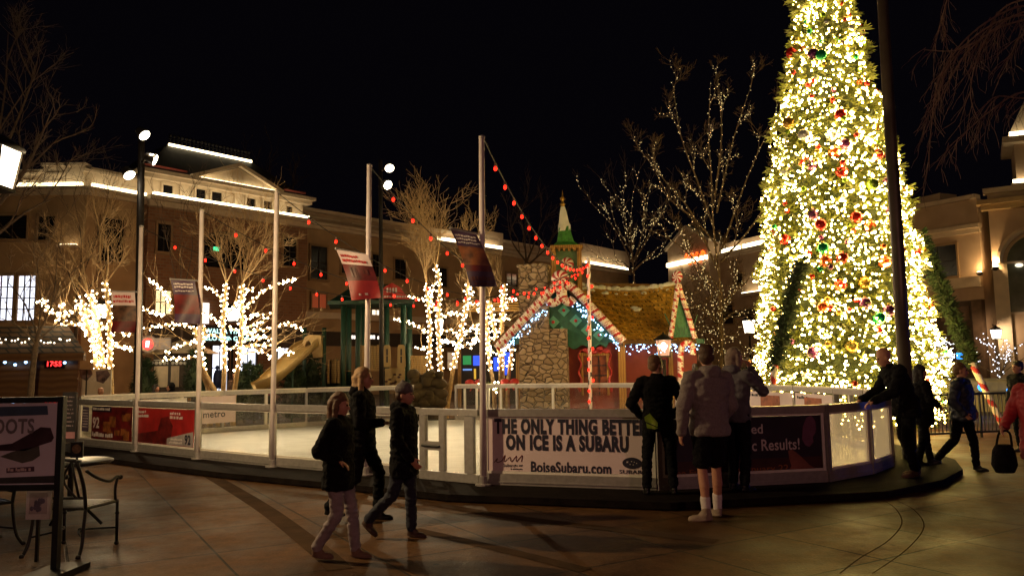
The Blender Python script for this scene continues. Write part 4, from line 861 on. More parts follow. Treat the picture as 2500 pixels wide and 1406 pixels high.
street_lantern((*at(1829, 795, 40)[:2], 0), at(1829, 795, 40)[2], 'distant glowing street lantern between the lit bare tree and the big lit tree', 350, AMB, s=.8)
lq = at(2432, 814, 42.5)
t = thing('wall_lantern', lq, 'glowing wall lantern beside the dark doorway of the right-hand building', 'wall lamp'); lantern_head(t, lq, .62); m = MB(); m.bar(lq + V(0, 0, .4), lq + V(.2, .6, .5), .05); m.build('bracket', BLACKM, t); point(t, lq, 160, (1, .66, .36), .1)
for (px, Y, lab) in ((238, 31, 'street lantern behind the densest lit birch clump'), (566, 34, 'street lantern behind the spreading birch before the mansard building'), (500, 42, 'street lantern close to the mansard building shopfront'), (1073, 44, 'street lantern behind the birches in the barrier gap'), (1600, 50, 'street lantern behind the cottage roof')):  # lanterns added to light the facades, tucked behind trees and roof
    q = at(px, 900, Y); street_lantern((q[0], q[1], 0), 4.2, lab, 265, AMB, s=.7, group='street lanterns along the shops')
q = at(2590, 900, 33); street_lantern((q[0], q[1], 0), 4.2, 'street lantern out past the right edge by the arched building', 110, AMB, s=.7, group='street lanterns along the shops')  # unseen lantern added to light the right-hand facade

# big dark mast between the fir and the corner of the rink
bR = at(2221, 1100, 12.95); bR[2] = .02; tR = at(2146, -140, 12.95)
t = thing('steel_mast', bR, 'thick dark mast rising out of frame in front of the giant fir', 'mast')
m = MB(); m.tube([bR, bR + (tR - bR) * .35, bR + (tR - bR) * .7, tR], [.112, .105, .095, .085], 20); m.build('shaft', mat('brown_mast_paint', (.10, .075, .055), .38, .3, .2, 3), t, True)
m = MB(); m.lathe(bR, [(.2, 0), (.2, .03), (.13, .05), (.12, .25), (.113, .26)], 20); m.build('base_flange', DARKP, t, True)
# ================================================================== trees
def limb(mb, P, r0, r1, n=6): mb.tube(P, [r0 + (r1 - r0) * i / (len(P) - 1) for i in range(len(P))], n, cap=False)
def grow(mb, p, d, L, r, lev, rng, up=.15, spread=.6, nodes=None, kids=(3, 5), seg=4, minr=.004):
    P = [p]; q = np.array(p, float); d = nrm(d)
    for i in range(seg):
        d = nrm(d + V(rng.gauss(0, .13), rng.gauss(0, .13), rng.gauss(0, .10) + up * .35)); q = q + d * L / seg; P.append(q)
    limb(mb, P, r, max(r * .45, minr), 5 if r > .015 else 3)
    if nodes is not None: nodes.append((lev, P))
    if lev <= 0: return
    for k in range(rng.randint(*kids)):
        i = rng.randint(1, seg); s = P[i]; ax = nrm(np.cross(d, V(rng.gauss(0, 1), rng.gauss(0, 1), rng.gauss(0, 1))))
        nd = nrm(d + ax * rng.uniform(.5, 1.2) * spread * 1.4); grow(mb, s, nd, L * rng.uniform(.45, .72), max(r * .5, minr), lev - 1, rng, up, spread, nodes, kids, seg, minr)
def wrap(P, rad, step, rng, rows=1):
    """bulb positions wound round a limb"""
    out = []; acc = 0; th = rng.uniform(0, 6)
    for i in range(len(P) - 1):
        a, b_ = P[i], P[i + 1]; L = np.linalg.norm(b_ - a); t = nrm(b_ - a); u = nrm(np.cross(t, V(.3, 1, .2))); v = np.cross(t, u); n = max(1, int(round(L / step * rows)))
        for k in range(n):
            th += 2.4; s = (k + rng.random()) / n; rr = rad * rng.uniform(.8, 1.35); out.append(a + (b_ - a) * s + (u * math.cos(th) + v * math.sin(th)) * rr)
    return out
def birch(base_y, trunks, lits, tops, label, slabel, seed, crown_h, Y):
    rng = random.Random(seed); b0 = at(*trunks[0][0], Y); b0[2] = 0; ZL = at(trunks[0][0][0], 905, Y)[2]
    t = thing('birch_tree', b0, label, 'tree', 'birches wrapped in lights'); bul = []
    for tr in trunks:
        P = [at(x, y, Y + rng.uniform(-.15, .15)) for x, y in tr]; P[0] = P[0].copy(); dz = P[0][2]
        P = [V(P[0][0] + (P[0][0] - P[1][0]) * .15, P[0][1], 0)] + P if dz > .05 else P
        S = smoothline(P, 4); m = MB(); limb(m, S, .085, .05, 8); m.build('trunk', BIRCH, t, True)
        S = S[5:]
        bul += [q for q in wrap(S, .085, .085, rng, 1.25) if q[2] > ZL]
    m = MB()
    for li in lits:
        k = rng.uniform(-.7, .7); P = [at(x, y, Y + k * i / (len(li) - 1)) for i, (x, y) in enumerate(li)]; S = smoothline(P, 4); limb(m, S, .03, .012, 5); bul += wrap(S, .045, .085, rng)
        for q in S[2::3]:
            if rng.random() < .8: grow(m, q, nrm(S[-1] - S[0]) + V(rng.uniform(-.6, .6), rng.uniform(-.4, .4), rng.uniform(-.1, .9)), rng.uniform(.7, 1.3), .009, 1, rng, .2, .6)
    for (x, y, dx, n, L) in tops:
        p = at(x, y, Y)
        for k in range(n): grow(m, p, V(dx + rng.uniform(-.55, .55), rng.uniform(-.4, .4), 1.0), L * .62 * rng.uniform(.7, 1.05), .026, 3, rng, .22, .6, kids=(4, 6))
    m.build('crown', TWIG, t)
    s = thing('tree_light_string', b0, slabel, 'string lights', 'warm lights wound round the birches'); 
    o = cloud('bulb', bul, np.array([rng.uniform(.024, .036) for _ in bul]), BIRCHB, s); return t
birch(0, [[(250, 972), (250, 890), (241, 810), (226, 745), (214, 715)], [(272, 972), (268, 870), (268, 790), (262, 730), (258, 692)], [(240, 972), (236, 900), (228, 840), (212, 790), (204, 750)]],
      [[(240, 800), (205, 775), (182, 730)], [(235, 785), (208, 750), (190, 722)], [(250, 860), (218, 825), (196, 788)], [(262, 800), (225, 785), (196, 800)], [(268, 832), (305, 850), (332, 862)], [(264, 850), (300, 846), (318, 852)], [(270, 800), (296, 812), (320, 819)], [(245, 825), (215, 800), (205, 765)], [(262, 762), (235, 745), (222, 712)], [(228, 800), (170, 790), (150, 810)],
       [(246, 770), (228, 735), (232, 715)], [(236, 840), (212, 812), (205, 800)], [(252, 890), (236, 868), (228, 850)], [(206, 745), (150, 770), (104, 742), (92, 738)], [(130, 800), (146, 765), (150, 738)], [(118, 770), (112, 740), (106, 730)], [(150, 800), (160, 770), (152, 745)]],
      [(214, 715, -.1, 3, 2.6), (258, 692, .05, 3, 2.8)], 'leaning clump of birch trunks behind the left end of the rink, densest with lights', 'densest warm lights, round the birch clump behind the left end of the rink', 5, 3, 23.0)
birch(0, [[(545, 965), (548, 880), (545, 800), (548, 745), (553, 690)], [(572, 960), (585, 865), (590, 790), (592, 690)], [(530, 968), (498, 905), (488, 862), (476, 802)], [(512, 968), (494, 905), (490, 850), (500, 800)]],
      [[(545, 800), (515, 772), (490, 760)], [(552, 770), (572, 748), (580, 735)], [(590, 762), (640, 712), (690, 690), (723, 681)], [(590, 800), (632, 790), (668, 760)], [(590, 812), (650, 803), (702, 790), (739, 806)], [(590, 832), (640, 824), (672, 836)], [(588, 850), (650, 842), (700, 862), (714, 858)], [(590, 790), (618, 770), (640, 767)], [(478, 802), (430, 790), (352, 803)], [(484, 832), (432, 846), (404, 862)], [(492, 870), (440, 874), (394, 878)], [(420, 756), (400, 712), (360, 680)], [(345, 752), (376, 764), (402, 771)], [(500, 800), (470, 782), (420, 800)], [(586, 865), (640, 858), (662, 876)], [(545, 830), (515, 815), (495, 832)], [(550, 742), (520, 708), (497, 704)], [(560, 800), (610, 818), (655, 822)], [(548, 860), (575, 845), (600, 850)], [(592, 735), (600, 715), (620, 705)]],
      [(553, 690, -.05, 3, 3.0), (592, 690, .2, 4, 3.2), (592, 690, .7, 2, 2.6)], 'spreading birch clump in front of the lettered clothing shop, pale twigs above', 'warm lights along the spreading birch in front of the lettered shop', 6, 3, 24.5)
birch(0, [[(1072, 992), (1048, 898), (1050, 812), (1041, 692)], [(1082, 995), (1075, 890), (1070, 790), (1074, 700), (1064, 650)], [(1092, 995), (1108, 890), (1122, 830), (1136, 760), (1142, 692)]],
      [[(1046, 816), (1012, 792), (962, 778)], [(1044, 732), (1012, 728), (992, 726)], [(1050, 850), (1012, 850)], [(1072, 780), (1100, 765), (1130, 770)], [(1120, 832), (1150, 802), (1172, 788)], [(1112, 850), (1150, 836), (1180, 826)], [(1076, 810), (1100, 805), (1116, 818)], [(1060, 760), (1052, 720), (1062, 690)], [(1136, 740), (1152, 720), (1150, 700)], [(1074, 840), (1084, 830), (1092, 836)], [(1116, 840), (1098, 835), (1086, 832)], [(1140, 745), (1165, 740), (1172, 750)]],
      [(1064, 650, .05, 5, 3.4), (1041, 692, -.4, 4, 3.0), (1142, 692, .1, 2, 2.4)], 'tall birch clump with three lit trunks in the gap of the far barrier', 'warm lights spiralling up the three trunks in the gap of the far barrier', 7, 3, 26.5)
birch(0, [[(1205, 940), (1194, 880), (1190, 800), (1184, 762)], [(1222, 940), (1222, 880), (1212, 830), (1202, 780), (1196, 735)], [(1240, 940), (1248, 870), (1252, 848)], [(1226, 800), (1230, 760), (1232, 692)]],
      [[(1190, 800), (1165, 815), (1150, 850)], [(1200, 830), (1225, 795), (1230, 740)], [(1212, 830), (1240, 820), (1252, 808)], [(1205, 860), (1185, 850), (1170, 862)], [(1196, 790), (1225, 778), (1245, 782)], [(1222, 870), (1236, 850), (1246, 832)], [(1220, 745), (1246, 732), (1262, 730)], [(1230, 735), (1222, 720), (1226, 700)], [(1190, 820), (1172, 808), (1160, 802)], [(1186, 775), (1176, 762), (1164, 758)]],
      [(1190, 760, 0, 2, 2.0)], 'short birch clump beside the left eave of the cottage', 'warm lights on the birch beside the left eave of the cottage', 8, 3, 27.5)
def bare_tree(trunk, limbs, Y, label, m_bark, seed, lights=None, r0=.15, kid_lev=2, kid_L=1.6, up=.15, every=3, cat='tree', step=.2, br=.018, sp=.55, group=None):
    rng = random.Random(seed); P = [at(x, y, Y) for x, y in trunk]; b0 = V(P[0][0], P[0][1], 0); P = [b0] + P
    t = thing('bare_tree', b0, label, cat, group); m = MB(); S = smoothline(P, 4); limb(m, S, r0, r0 * .6, 8); m.build('trunk', m_bark, t, True)
    m = MB(); nodes = []
    for li in limbs:
        k = rng.uniform(-1.4, 1.4); Q = smoothline([at(x, y, Y + k * i / (len(li) - 1)) for i, (x, y) in enumerate(li)], 4); limb(m, Q, r0 * .30, .010, 5); nodes.append((3, Q))
        for q in Q[2::every]:
            d = nrm(Q[-1] - Q[0]); grow(m, q, d + V(rng.uniform(-.8, .8), rng.uniform(-.5, .5), rng.uniform(-.1, .7)), kid_L * rng.uniform(.6, 1.1), r0 * .13, kid_lev, rng, up, sp, nodes, minr=.0045 * Y / 26)
    m.build('crown', m_bark, t)
    if lights:
        bul = []
        for lev, Q in nodes:
            if lev >= kid_lev - (1 if rng.random() < .45 else 0) or lev == 3: bul += wrap(Q, .035, step, rng)
        bul += wrap(S[4:], r0 * .9, step * .35, rng)
        s = thing('tree_light_string', b0, lights, 'string lights'); cloud('bulb', bul, np.array([br * rng.uniform(.8, 1.3) for _ in bul]), FAINTB, s)
    return t
bare_tree([(1764, 925), (1760, 800), (1758, 690)], [[(1758, 690), (1742, 560), (1736, 420), (1730, 330), (1735, 200)], [(1752, 660), (1688, 520), (1622, 440), (1556, 358)], [(1744, 560), (1702, 440), (1662, 330), (1642, 200)], [(1750, 520), (1788, 350), (1832, 215)], [(1760, 640), (1830, 560), (1880, 480), (1890, 430)], [(1745, 480), (1762, 330), (1752, 200)], [(1762, 610), (1826, 430), (1890, 290)], [(1754, 700), (1660, 600), (1570, 556)], [(1752, 600), (1690, 530), (1640, 490), (1590, 400)], [(1758, 720), (1700, 660), (1680, 600)], [(1760, 740), (1820, 690), (1850, 640)],
          [(1760, 800), (1720, 760), (1690, 750), (1680, 780)], [(1760, 790), (1800, 760), (1840, 790), (1850, 820)], [(1762, 830), (1740, 800), (1705, 800), (1700, 840)], [(1762, 830), (1790, 820), (1820, 850)], [(1760, 760), (1740, 720), (1720, 690)], [(1762, 760), (1790, 720), (1790, 680)], [(1760, 820), (1745, 780), (1735, 700)], [(1764, 850), (1790, 870), (1830, 880)], [(1764, 860), (1735, 850), (1715, 870)]],
          29, 'tall bare tree strung with sparse tiny lights, left of the big lit tree', mat('brown_bark', (.12, .075, .042), .9, 0, .3, 12), 21, 'sparse tiny lights following the limbs of the tall bare tree', .14, 3, .95, br=.014, sp=.7)
bare_tree([(1550, 800), (1548, 690)], [[(1548, 690), (1545, 640), (1530, 560), (1520, 450)], [(1542, 640), (1502, 560), (1455, 508)], [(1548, 640), (1570, 560), (1582, 488)], [(1546, 650), (1540, 560), (1545, 470)], [(1548, 660), (1590, 620), (1625, 590)], [(1545, 620), (1500, 540), (1490, 470)], [(1548, 640), (1585, 570), (1600, 520)], [(1548, 670), (1520, 640), (1480, 640)]],
          48, 'distant bare tree with tiny lights rising behind the cottage roof', BARK, 22, 'sparse tiny lights on the distant tree behind the cottage roof', .2, 2, 1.8, step=.3, br=.02)
bare_tree([(75, 960), (85, 860), (92, 820)], [[(92, 820), (60, 740), (20, 690)], [(92, 820), (120, 760), (150, 690)], [(88, 840), (50, 800), (10, 780)], [(92, 820), (100, 740), (90, 640)], [(92, 830), (140, 790), (180, 770)], [(92, 820), (130, 730), (140, 610)]], 19.4, 'dark bare street tree in front of the timber kiosk', BARK, 23, None, .09, 2, 1.2)
bare_tree([(-60, 960), (-50, 700), (-40, 560)], [[(-40, 560), (0, 400), (60, 250), (90, 150)], [(-45, 560), (20, 460), (100, 380), (150, 330)], [(-45, 560), (-20, 400), (10, 240), (20, 80)], [(-40, 540), (60, 420), (130, 260)], [(-40, 600), (60, 520), (140, 480)]], 26, 'large dim bare tree against the night sky at the left edge', DTWIG, 24, None, .25, 3, 2.2, every=4)
bare_tree([(180, 960), (190, 700)], [[(190, 700), (200, 600), (180, 480)], [(190, 700), (230, 600), (260, 500)], [(190, 720), (150, 620), (130, 540)], [(188, 740), (250, 660), (300, 560)]], 30, 'thin bare tree in front of the tan building, behind the lit clump', DTWIG, 25, None, .1, 2, 1.6)
bare_tree([(440, 960), (445, 760)], [[(445, 760), (440, 620), (450, 500)], [(445, 760), (420, 640), (400, 560)], [(445, 740), (480, 640), (500, 560)], [(445, 720), (470, 600), (455, 520)]], 29, 'thin bare tree between the red oval sign and the spreading birch', DTWIG, 28, None, .08, 2, 1.4)
bare_tree([(1290, 900), (1285, 640)], [[(1285, 640), (1280, 580), (1270, 520)], [(1285, 640), (1310, 580), (1322, 530)], [(1285, 640), (1250, 590), (1240, 540)], [(1285, 650), (1330, 610), (1350, 580)]], 58, 'dim bare tree above the long building, left of the cottage spire', DTWIG, 26, None, .3, 2, 2.6)
bare_tree([(690, 960), (690, 520)], [[(690, 520), (680, 470), (660, 430)], [(690, 520), (710, 470), (720, 450)], [(690, 530), (660, 480), (630, 460)]], 57, 'dark tree behind the right end of the mansard roof', DTWIG, 27, None, .3, 2, 2.2)
# weeping branches over the top right corner
rng = random.Random(31); b0 = at(2760, 900, 9.2); b0[2] = 0
t = thing('weeping_tree', b0, 'bare tree drooping its twigs into the top right corner', 'tree')
m = MB(); P = smoothline([b0, at(2750, 500, 9.2), at(2680, 150, 9.2), at(2600, 0, 9.2)], 5); limb(m, P, .16, .08, 8); m.build('trunk', BARK, t, True)
m = MB()
for li in ([(2620, 20), (2500, 15), (2420, 48), (2350, 105), (2300, 180), (2282, 240), (2272, 330), (2268, 400)], [(2620, 30), (2480, 40), (2400, 75), (2330, 140), (2300, 200), (2290, 260)], [(2600, 10), (2500, 0), (2440, 30), (2410, 90), (2380, 160), (2370, 240), (2392, 300)], [(2620, 240), (2500, 225), (2420, 270), (2350, 330), (2310, 365)], [(2600, 30), (2460, 60), (2370, 110), (2320, 125), (2255, 122)], [(2620, 60), (2500, 85), (2470, 130), (2450, 150)], [(2640, 0), (2500, 30), (2430, 70), (2360, 130), (2310, 210), (2300, 230)], [(2330, -60), (2312, 0), (2300, 50), (2302, 65)], [(2600, 230), (2500, 240), (2440, 235), (2410, 250)]):
    k = rng.uniform(-.5, .5); Q = smoothline([at(x, y, 9.2 + k * i / 6) for i, (x, y) in enumerate(li)], 5); limb(m, Q, .014, .004, 5)
    for q in Q[4::2]:
        for _ in range(2): grow(m, q + V(rng.uniform(-.03, .03), 0, rng.uniform(-.03, .03)), nrm(Q[-1] - Q[0]) * .7 + V(rng.uniform(-.5, .5), rng.uniform(-.4, .4), -.5), rng.uniform(.2, .5), .0045, 1, rng, -.4, .5, kids=(1, 3), minr=.002)
m.build('crown', mat('reddish_twig', (.13, .075, .055), .9, 0, .25, 12), t)

# ================================================================== the big lit fir
TB = at(2068, 1000, 19.4); TB[2] = 0
TY = TB[1]; AX = at(2003, -60, 19.4); LEAN = (AX[0] - TB[0]) / AX[2]
prof = [(0.25, 2.05), (1.0, 2.28), (2.2, 2.22), (3.2, 2.02), (4.2, 1.98), (5.2, 1.78), (6.2, 1.72), (7.2, 1.42), (8.0, 1.36), (8.6, 1.08), (9.6, 1.0), (10.6, .84), (11.6, .72), (13, .45), (14.4, .08)]
pz, pr = np.array([p[0] for p in prof]), np.array([p[1] for p in prof])
_g = np.random.default_rng(77).random((40, 26))
def trad(z, th):
    a = (th / (2 * math.pi) % 1) * 26; b_ = z / .42; i, j = int(b_), int(a); fu, fv = b_ - i, a - j; i = min(i, 38)
    q = (_g[i, j % 26] * (1 - fv) + _g[i, (j + 1) % 26] * fv) * (1 - fu) + (_g[i + 1, j % 26] * (1 - fv) + _g[i + 1, (j + 1) % 26] * fv) * fu
    saw = (z / 1.25 + .12 * math.sin(th * 3)) % 1
    return np.interp(z, pz, pr) * (.87 + .10 * (1 - saw)) - .14 + .40 * (q - .35)
def tpos(z, th, k=1.0): r = trad(z, th) * k; return V(TB[0] + LEAN * z * 1.0 + r * math.cos(th), TB[1] + r * math.sin(th), z)
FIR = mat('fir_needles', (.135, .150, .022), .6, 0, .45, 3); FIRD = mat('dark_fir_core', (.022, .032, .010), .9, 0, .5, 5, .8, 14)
t = thing('lit_fir_tree', TB, 'giant fir tree blazing with warm lights and coloured baubles beside the rink', 'tree')
m = MB(); m.tube([TB, TB + V(LEAN * 7, 0, 7), TB + V(LEAN * 14, 0, 14)], [.28, .16, .03], 10); m.build('trunk', BARK, t, True)
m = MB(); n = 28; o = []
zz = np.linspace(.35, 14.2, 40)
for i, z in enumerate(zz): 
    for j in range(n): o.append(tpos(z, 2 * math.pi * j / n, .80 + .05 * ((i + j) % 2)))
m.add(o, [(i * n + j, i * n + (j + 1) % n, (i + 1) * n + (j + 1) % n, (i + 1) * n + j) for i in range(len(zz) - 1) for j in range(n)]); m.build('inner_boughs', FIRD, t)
rng = np.random.default_rng(3); NT = 5600; vs = []; fs = []
zc = rng.uniform(.15, 14.2, NT * 3); keep = rng.random(NT * 3) < np.interp(zc, pz, pr) / 2.3; zc = zc[keep][:NT]
for z in zc:
    th = rng.uniform(0, 2 * math.pi); k = rng.uniform(.78, 1.06); c = tpos(z, th, k); out = nrm(V(math.cos(th), math.sin(th), rng.uniform(-.5, .35))); side = nrm(np.cross(out, (0, 0, 1))); upv = np.cross(side, out)
    L = rng.uniform(.16, .30)
    for q in range(8):
        a = rng.uniform(-1.15, 1.15); e = rng.uniform(-.6, .6); d = nrm(out * math.cos(a) + side * math.sin(a) + upv * e); w = nrm(np.cross(d, (rng.random(), rng.random(), 1))) * L * .085; l = L * rng.uniform(.6, 1.1); o0 = len(vs)
        vs += [c - w, c + w, c + d * l * .6 + w * .9, c + d * l, c + d * l * .6 - w * .9]; fs += [(o0, o0 + 1, o0 + 2, o0 + 3, o0 + 4)]
m = MB(); m.add(vs, fs); m.build('foliage', FIR, t)
rr = random.Random(9); bul = []
while len(bul) < 5200:
    z = rr.uniform(.2, 14); th = rr.uniform(0, 2 * math.pi)
    if rr.random() < np.interp(z, pz, pr) / 2.3 * (.42 + .58 * _g[int(z * 2.1) % 40, int(th * 3.8) % 26]): bul.append(tpos(z, th, rr.uniform(.98, 1.10)))
for _ in range(1100):
    th = rr.uniform(-2.5, -.55); z = rr.uniform(.3, 7.2) if rr.random() < .8 else rr.uniform(7, 12); bul.append(tpos(z, th, rr.uniform(.99, 1.09)))
s = thing('tree_light_string', TB, 'thousands of warm bulbs covering the giant fir tree', 'string lights')
cloud('bulb', bul, np.array([rr.uniform(.016, .031) for _ in bul]), WARM, s, octa=False)
BC = {'red': (.55, .02, .012), 'green': (.01, .30, .10), 'purple': (.16, .03, .14), 'silver': (.62, .62, .66), 'gold': (.55, .30, .04), 'orange': (.65, .10, .02), 'lime': (.24, .40, .03)}
BM = {k: mat(k + '_bauble', c, .16, .55, .05, 4, coat=.6) for k, c in BC.items()}
proto = {}
def bauble(col, big, pos):
    key = (col, big)
    g = ('large ' if big else 'small ') + col + ' baubles on the fir'
    if key not in proto:
        o = thing('tree_bauble', pos, f'{"large" if big else "small"} shiny {col} bauble hung on the giant lit fir tree', 'bauble', g); r = .145 if big else .07
        m = MB(); m.ball(pos, r, 14, 10); m.build('ball', BM[col], o, True); m = MB(); m.lathe(pos + V(0, 0, r * .97), [(r * .2, 0), (r * .2, r * .16), (.004, r * .2)], 8); m.build('cap', mat('gold_cap', (.6, .4, .1), .3, 1.), o, True); proto[key] = o; return o
    else: o = copy_tree(proto[key], pos)
    return o
def bpix(px, py):
    c = at(px, py, TY - 1.5)
    for _ in range(4):
        z = max(c[2], .2); r = trad(z, -1.6); dx = c[0] - TB[0] - LEAN * z; c = at(px, py, TY - math.sqrt(max(r * r - dx * dx, .02)) * 1.02)
    return c
BIG = []
for (x, y, c) in ((1932, 130, 'red'), (1962, 330, 'silver'), (2052, 280, 'red'), (2055, 420, 'red'), (2030, 332, 'silver'), (2062, 352, 'purple'), (2038, 372, 'orange'), (1962, 393, 'red'), (1982, 402, 'purple'), (2142, 378, 'red'), (1918, 415, 'silver'), (1984, 522, 'purple'), (2004, 549, 'red'), (2125, 553, 'orange'), (2010, 606, 'green'), (2015, 637, 'orange'), (2057, 630, 'red'), (2052, 697, 'red'), (2010, 750, 'orange'), (2112, 740, 'purple'), (2146, 776, 'green'), (2170, 758, 'purple'), (1915, 584, 'red'), (2265, 738, 'red'), (2005, 135, 'green'), (1985, 132, 'purple'), (2095, 65, 'red'), (1925, 300, 'gold'), (2112, 690, 'gold'), (1900, 840, 'silver'), (2090, 530, 'red'), (2160, 640, 'orange'), (2130, 450, 'lime'), (1950, 660, 'silver'), (1985, 860, 'purple'), (2080, 845, 'gold')):
    BIG.append((x, y, c, bauble(c, True, bpix(x, y))))
def place_words(x, y):
    v = 'near the top' if y < 200 else 'in the upper part' if y < 400 else 'at mid height' if y < 580 else 'in the lower half' if y < 710 else 'low down'
    ax = 2010 + (y / 900) * 60; d = (x - ax) / 150
    h = 'at the left edge' if d < -.55 else 'left of centre' if d < -.15 else 'in the centre' if d < .2 else 'right of centre' if d < .62 else 'beside the dark mast'
    return v + ' of the fir, ' + h
seen = {}
for x, y, c, o in BIG: seen.setdefault((c, place_words(x, y)), []).append((y, o))
for (c, w), L in seen.items():
    L.sort(key=lambda q: q[0])
    for i, (y, o) in enumerate(L): o['label'] = ('' if len(L) == 1 else ('upper ' if i == 0 else 'lower ' if i == len(L) - 1 else 'middle ')) + f'large {c} bauble {w}'
cs = list(BC)
for i in range(190):
    z = rr.uniform(.5, 11.8); th = rr.uniform(-math.pi * .97, -.03 * math.pi)
    bauble(rr.choice(cs + ['red', 'red', 'lime', 'silver']), False, tpos(z, th, 1.03))
# candy-striped props with garland, leaning on the fir
CANDY = [mat('candy_white', (.74, .66, .56), .4, 0, .05, 8), mat('candy_red', (.42, .02, .018), .4, 0, .1, 8)]
def prop(top, mid, foot, label, r=.075):
    t = thing('striped_prop', foot, label, 'prop pole'); n = 60
    P = [foot + (mid - foot) * i / n for i in range(n + 1)] + [mid + (top - mid) * i / n for i in range(1, n + 1)]
    m = MB(); m.tube(P, r, 12, stripe=lambda s, a: 1 if ((s / .42 + a) % 1) < .38 else 0); m.build('pole', CANDY, t, True)
    vs = []; fs = []; k = np.random.default_rng(5); L = np.linalg.norm(top - mid)
    for i in range(int(L * 420)):
        p = mid + (top - mid) * k.random(); th = k.uniform(0, 6.28); d = nrm(V(math.cos(th), math.sin(th), k.uniform(-.8, .8))); c = p + d * .10; l = k.uniform(.10, .2); w = nrm(np.cross(d, (k.random(), .3, 1))) * l * .13; o0 = len(vs); vs += [c - w, c + w, c + d * l * .6 + w, c + d * l, c + d * l * .6 - w]; fs.append((o0, o0 + 1, o0 + 2, o0 + 3, o0 + 4))
    m = MB(); m.tube([mid, top], .10, 8); m.build('garland_core', FIRD, t); m = MB(); m.add(vs, fs); m.build('garland', mat('dark_garland', (.025, .05, .014), .8, 0, .4, 5), t)
ft = at(2455, 1045, 18.6); ft[2] = 0
prop(at(2245, 570, 19.2), at(2372, 885, 18.75), ft, 'candy-striped prop with a dark garland, right of the giant fir')
fl = at(1868, 985, 18.3); fl[2] = 0
prop(at(1955, 640, 17.7), at(1893, 890, 18.1), fl, 'candy-striped prop with a dark garland, left of the giant fir')
# ================================================================== gingerbread cottage
SNOW = mat('white_snow', (.74, .72, .70), .7, 0, .06, 5, .5, 12)
STONE = stone_mat('chimney_stone', (.42, .30, .19), (.26, .17, .10), (.045, .03, .018), 4.4, .05)
REDWALL = mat('red_plaster', (.24, .035, .022), .7, 0, .12, 3, .2, 20)
PEPP = CANDY
EL, ER = at(1208, 842, 25.9), at(1519, 829, 25.1)
wg = Wall(EL[:2], ER[:2]); GL = wg.L; ez = (EL[2] + ER[2]) / 2
ua, zapex = wg.uv(1370, 688)
cot = thing('gingerbread_cottage', wg.p(GL / 2, 0, -1.5), 'red gingerbread cottage with candy cane gable, golden shingle roof, stone chimney and green spire', 'cottage')
pk = lambda x, y, o=0.: wg.p(*wg.uv(x, y, o), o)
u_l = wg.uv(1262, 900)[0]; u_r = wg.uv(1518, 900)[0]
# walls
m = MB(); m.prism([wg.p(u_l, 0, -.6), wg.p(u_r, 0, -.6), wg.p(u_r, ez, -.6), wg.p(u_l, ez, -.6)], -wg.n * 2.6); wl = m.build('wall', REDWALL, cot)
ww = Wall(at(1505, 900, 26.0)[:2], at(1712, 900, 26.0)[:2]); wze = ww.uv(1600, 828)[1]
m = MB(); m.wbox(ww, .25, ww.L - .1, 0, wze, -2.4, -.15); m.build('wing_wall', REDWALL, cot)
m = MB()
for (x0, x1) in ((1508, 1526),): u0, u1, _, _ = wg.rect(x0, 850, x1, 950); m.wbox(wg, u0, u1, 0, ez - .02, -.58, -.40)
u0, u1, _, _ = wg.rect(1254, 850, 1268, 950); m.wbox(wg, u0, u1, 0, ez - .3, -.58, -.40)
u0, u1, _, _ = ww.rect(1634, 850, 1644, 950); m.wbox(ww, u0, u1, 0, wze - .02, -.14, 0); m.build('corner_post', GOLDW, cot)
# gable
m = MB(); m.prism([wg.p(.15, ez - .02, -.35), wg.p(GL - .12, ez - .02, -.35), wg.p(ua, zapex - .10, -.35)], -wg.n * .24); gb = m.build('gable_board', mat('deep_green_paint', (.02, .105, .055), .55, 0, .25, 7), cot)
m = MB(); pts = []; 
for k in range(31): u = u_l + (GL - .45 - u_l) * k / 30; pts.append(wg.p(u, ez - .16 - .07 * math.sin(k * 1.1), -.345))
m.prism([wg.p(u_l, ez + .02, -.345)] + pts[1:-1] + [wg.p(GL - .45, ez + .02, -.345)], -wg.n * .2); m.build('scalloped_valance', _M['deep_green_paint'], gb)
DG = mat('mint_green_paint', (.10, .36, .22), .5, 0, .15, 9); DR = mat('red_candy_button', (.5, .02, .015), .3, 0, .1, 8)
for (x, y) in ((1377, 758), (1406, 783), (1351, 786), (1434, 806), (1400, 730), (1445, 772), (1463, 818), (1372, 812), (1430, 745)):
    u, z = wg.uv(x, y, -.34); h = .21
    if abs(u - ua) / (GL * .5) + (z - ez) / (zapex - ez) > .86: continue
    m = MB(); m.prism([wg.p(u - h, z, -.348), wg.p(u, z - h, -.348), wg.p(u + h, z, -.348), wg.p(u, z + h, -.348)], wg.n * .05); d = m.build('diamond_panel', DG, gb)
    m = MB(); m.lathe(wg.p(u, z, -.297), [(.055, 0), (.05, .025), (.02, .04), (.001, .042)], 12, wg.n); m.build('candy_button', DR, d)
